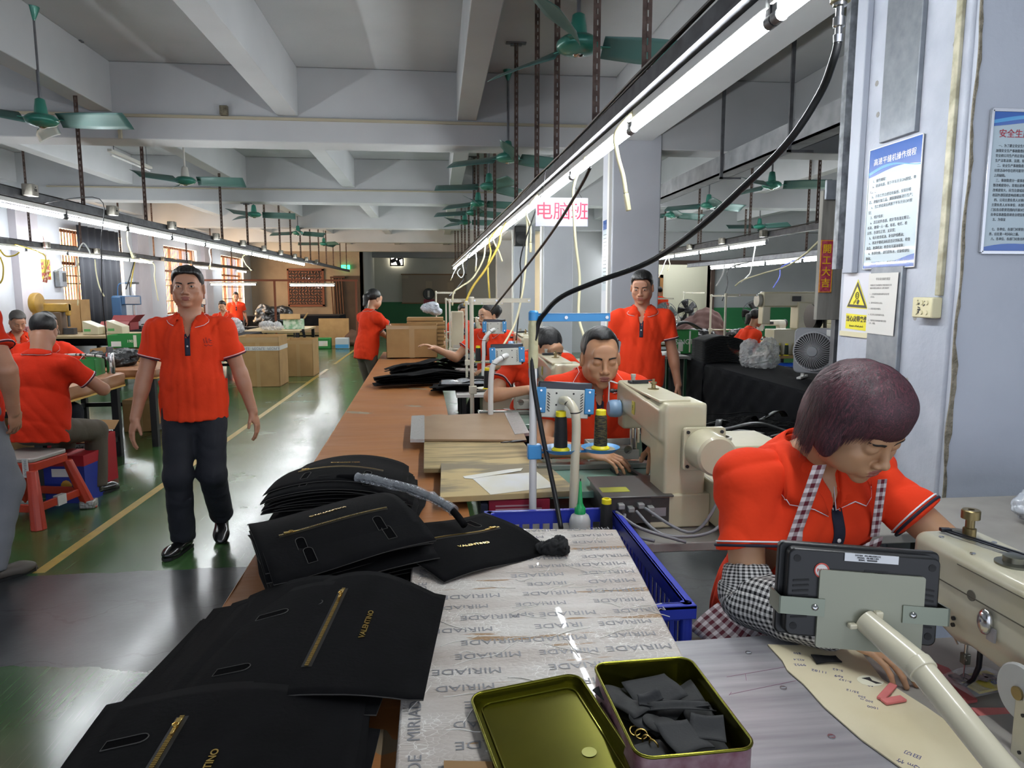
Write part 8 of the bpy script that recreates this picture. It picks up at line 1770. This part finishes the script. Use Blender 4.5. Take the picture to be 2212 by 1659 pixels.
cord([(170, 540, 11.8), (180, 525, 11.8), (192, 540, 11.8), (196, 552, 11.8)], 'white cord arching above window side rail', CORDW, .010)
cord([(205, 560, 12.5), (208, 590, 12.5), (215, 620, 12.4), (225, 640, 12.3)], 'cream cord hanging before the net curtain', r=.010)
cord([(168, 558, 11.8), (169, 600, 11.8), (168, 660, 11.8)], 'straight pale cord before the net curtain', r=.009)
cord([(163, 556, 11.7), (163, 575, 11.7), (140, 576, 11.6), (118, 588, 11.5)], 'white cord looping left toward the yellow notice', CORDW, .009)
cord([(0, 540, 10.8), (12, 553, 10.8), (30, 552, 10.8), (42, 545, 10.8)], 'yellow loop of cord at the left picture edge', CORDY, .011)
cord([(0, 555, 10.8), (7, 575, 10.8), (6, 600, 10.8), (0, 612, 10.8)], 'second cord at left picture edge below the loop', CORDY, .011)
cord([(92, 548, 11.5), (98, 570, 11.5), (96, 590, 11.5), (104, 562, 11.5)], 'bundle of yellow cord with small packet', CORDY, .010)
cord([(291, 565, 13.5), (285, 600, 13.5), (282, 620, 13.5)], 'yellow air line down to the blue press', CORDY, .012); cord([(290, 565, 13.5), (280, 600, 13.4), (272, 625, 13.4)], 'dark air line down to blue press', WIRE, .010)
cord([(332, 570, 16), (334, 600, 16), (342, 650, 16)], 'pale cord dropping near second window', r=.011)
cord([(215, 430, 6.2), (219, 520, 6.2), (221, 640, 6.25), (232, 745, 6.4)], 'thin dark cord falling to the green carton', WIRE, .004)
for i, (x, y, Y, x2, y2, m) in enumerate(((1438, 562, 13.3, 1406, 622, CORDW), (1445, 560, 13.2, 1441, 585, CORD), (1565, 572, 9.2, 1547, 618, CORDW), (1622, 583, 9.6, 1600, 610, CORDW), (1790, 492, 5.4, 1744, 545, CORD), (1575, 580, 12.2, 1560, 650, WIRE), (1690, 575, 10.4, 1670, 622, mat('blue_cord', '4a55a8', .5)))):
    cord([(x, y, Y), ((x+x2)/2+4, (y+y2)/2, Y), (x2, y2, Y)], ['white cord under the right bay rail, leftmost', 'short cream cord under the right bay rail', 'white cord under the low right rail', 'white cord with dark plug under low rail', 'cream cord beside the weathered board', 'dark cord behind the cream machine', 'blue cord above the worker in red'][i], m, .009)
cord([(1744, 545, 5.5), (1700, 575, 6.5), (1650, 590, 7.5), (1605, 605, 8.2), (1588, 618, 8.3)], 'long cream cord drooping to the white thread stand at right', r=.008)
# conduits on the beams
CB = mat('beam_conduit', 'a8a08a', .6)
struct(MB().bb(-7, 1.84, 7.47, 7.5, 3.235, 3.26).bb(-3.05, -3.02, 7.47, 7.5, 3.03, 3.24).bb(-6.2, 1.84, 12.37, 12.4, 3.22, 3.24).build('trim_70', CB))
t = thing('junction_box', 'old square junction box on the first ceiling beam', 'junction box', (-2.05, 7.47, 3.31)); MB().box((0, 0, 0), (.075, .05, .09)).build('box_body', mat('grimy_box', '77705c', .7, nz=(30, '4f4a3c', .15)), t, bev=.006); MB().cyl((0, -.027, 0), (0, -.03, 0), .02).build('box_cover', mat('grimy_box', '77705c', .7), t)
for i, (x0, y0, x1, y1) in enumerate(((-3.9, 4.6, -3.9, 7.4), (-3.9, 8.6, -3.9, 11.2))):
    t = thing('unlit_lamp', 'unlit dusty ceiling lamp batten, %s on the left' % ('nearest' if i == 0 else 'second'), 'lamp', (x0, (y0+y1)/2, 3.16 if i == 0 else 3.2)); MB().bb(-.025, .025, -.62, .62, .03, .06).build('lamp_body', mat('dusty_white', 'a9a8a0', .6), t); MB().cyl((0, -.58, 0), (0, .58, 0), .014).build('tube', mat('dead_tube', 'b9bab8', .3), t); [MB().cyl((0, s*.5, .06), (0, s*.5, .59 if i == 0 else .55), .004).build('hanging_rod', STEEL_GREY, t) for s in (-1, 1)]
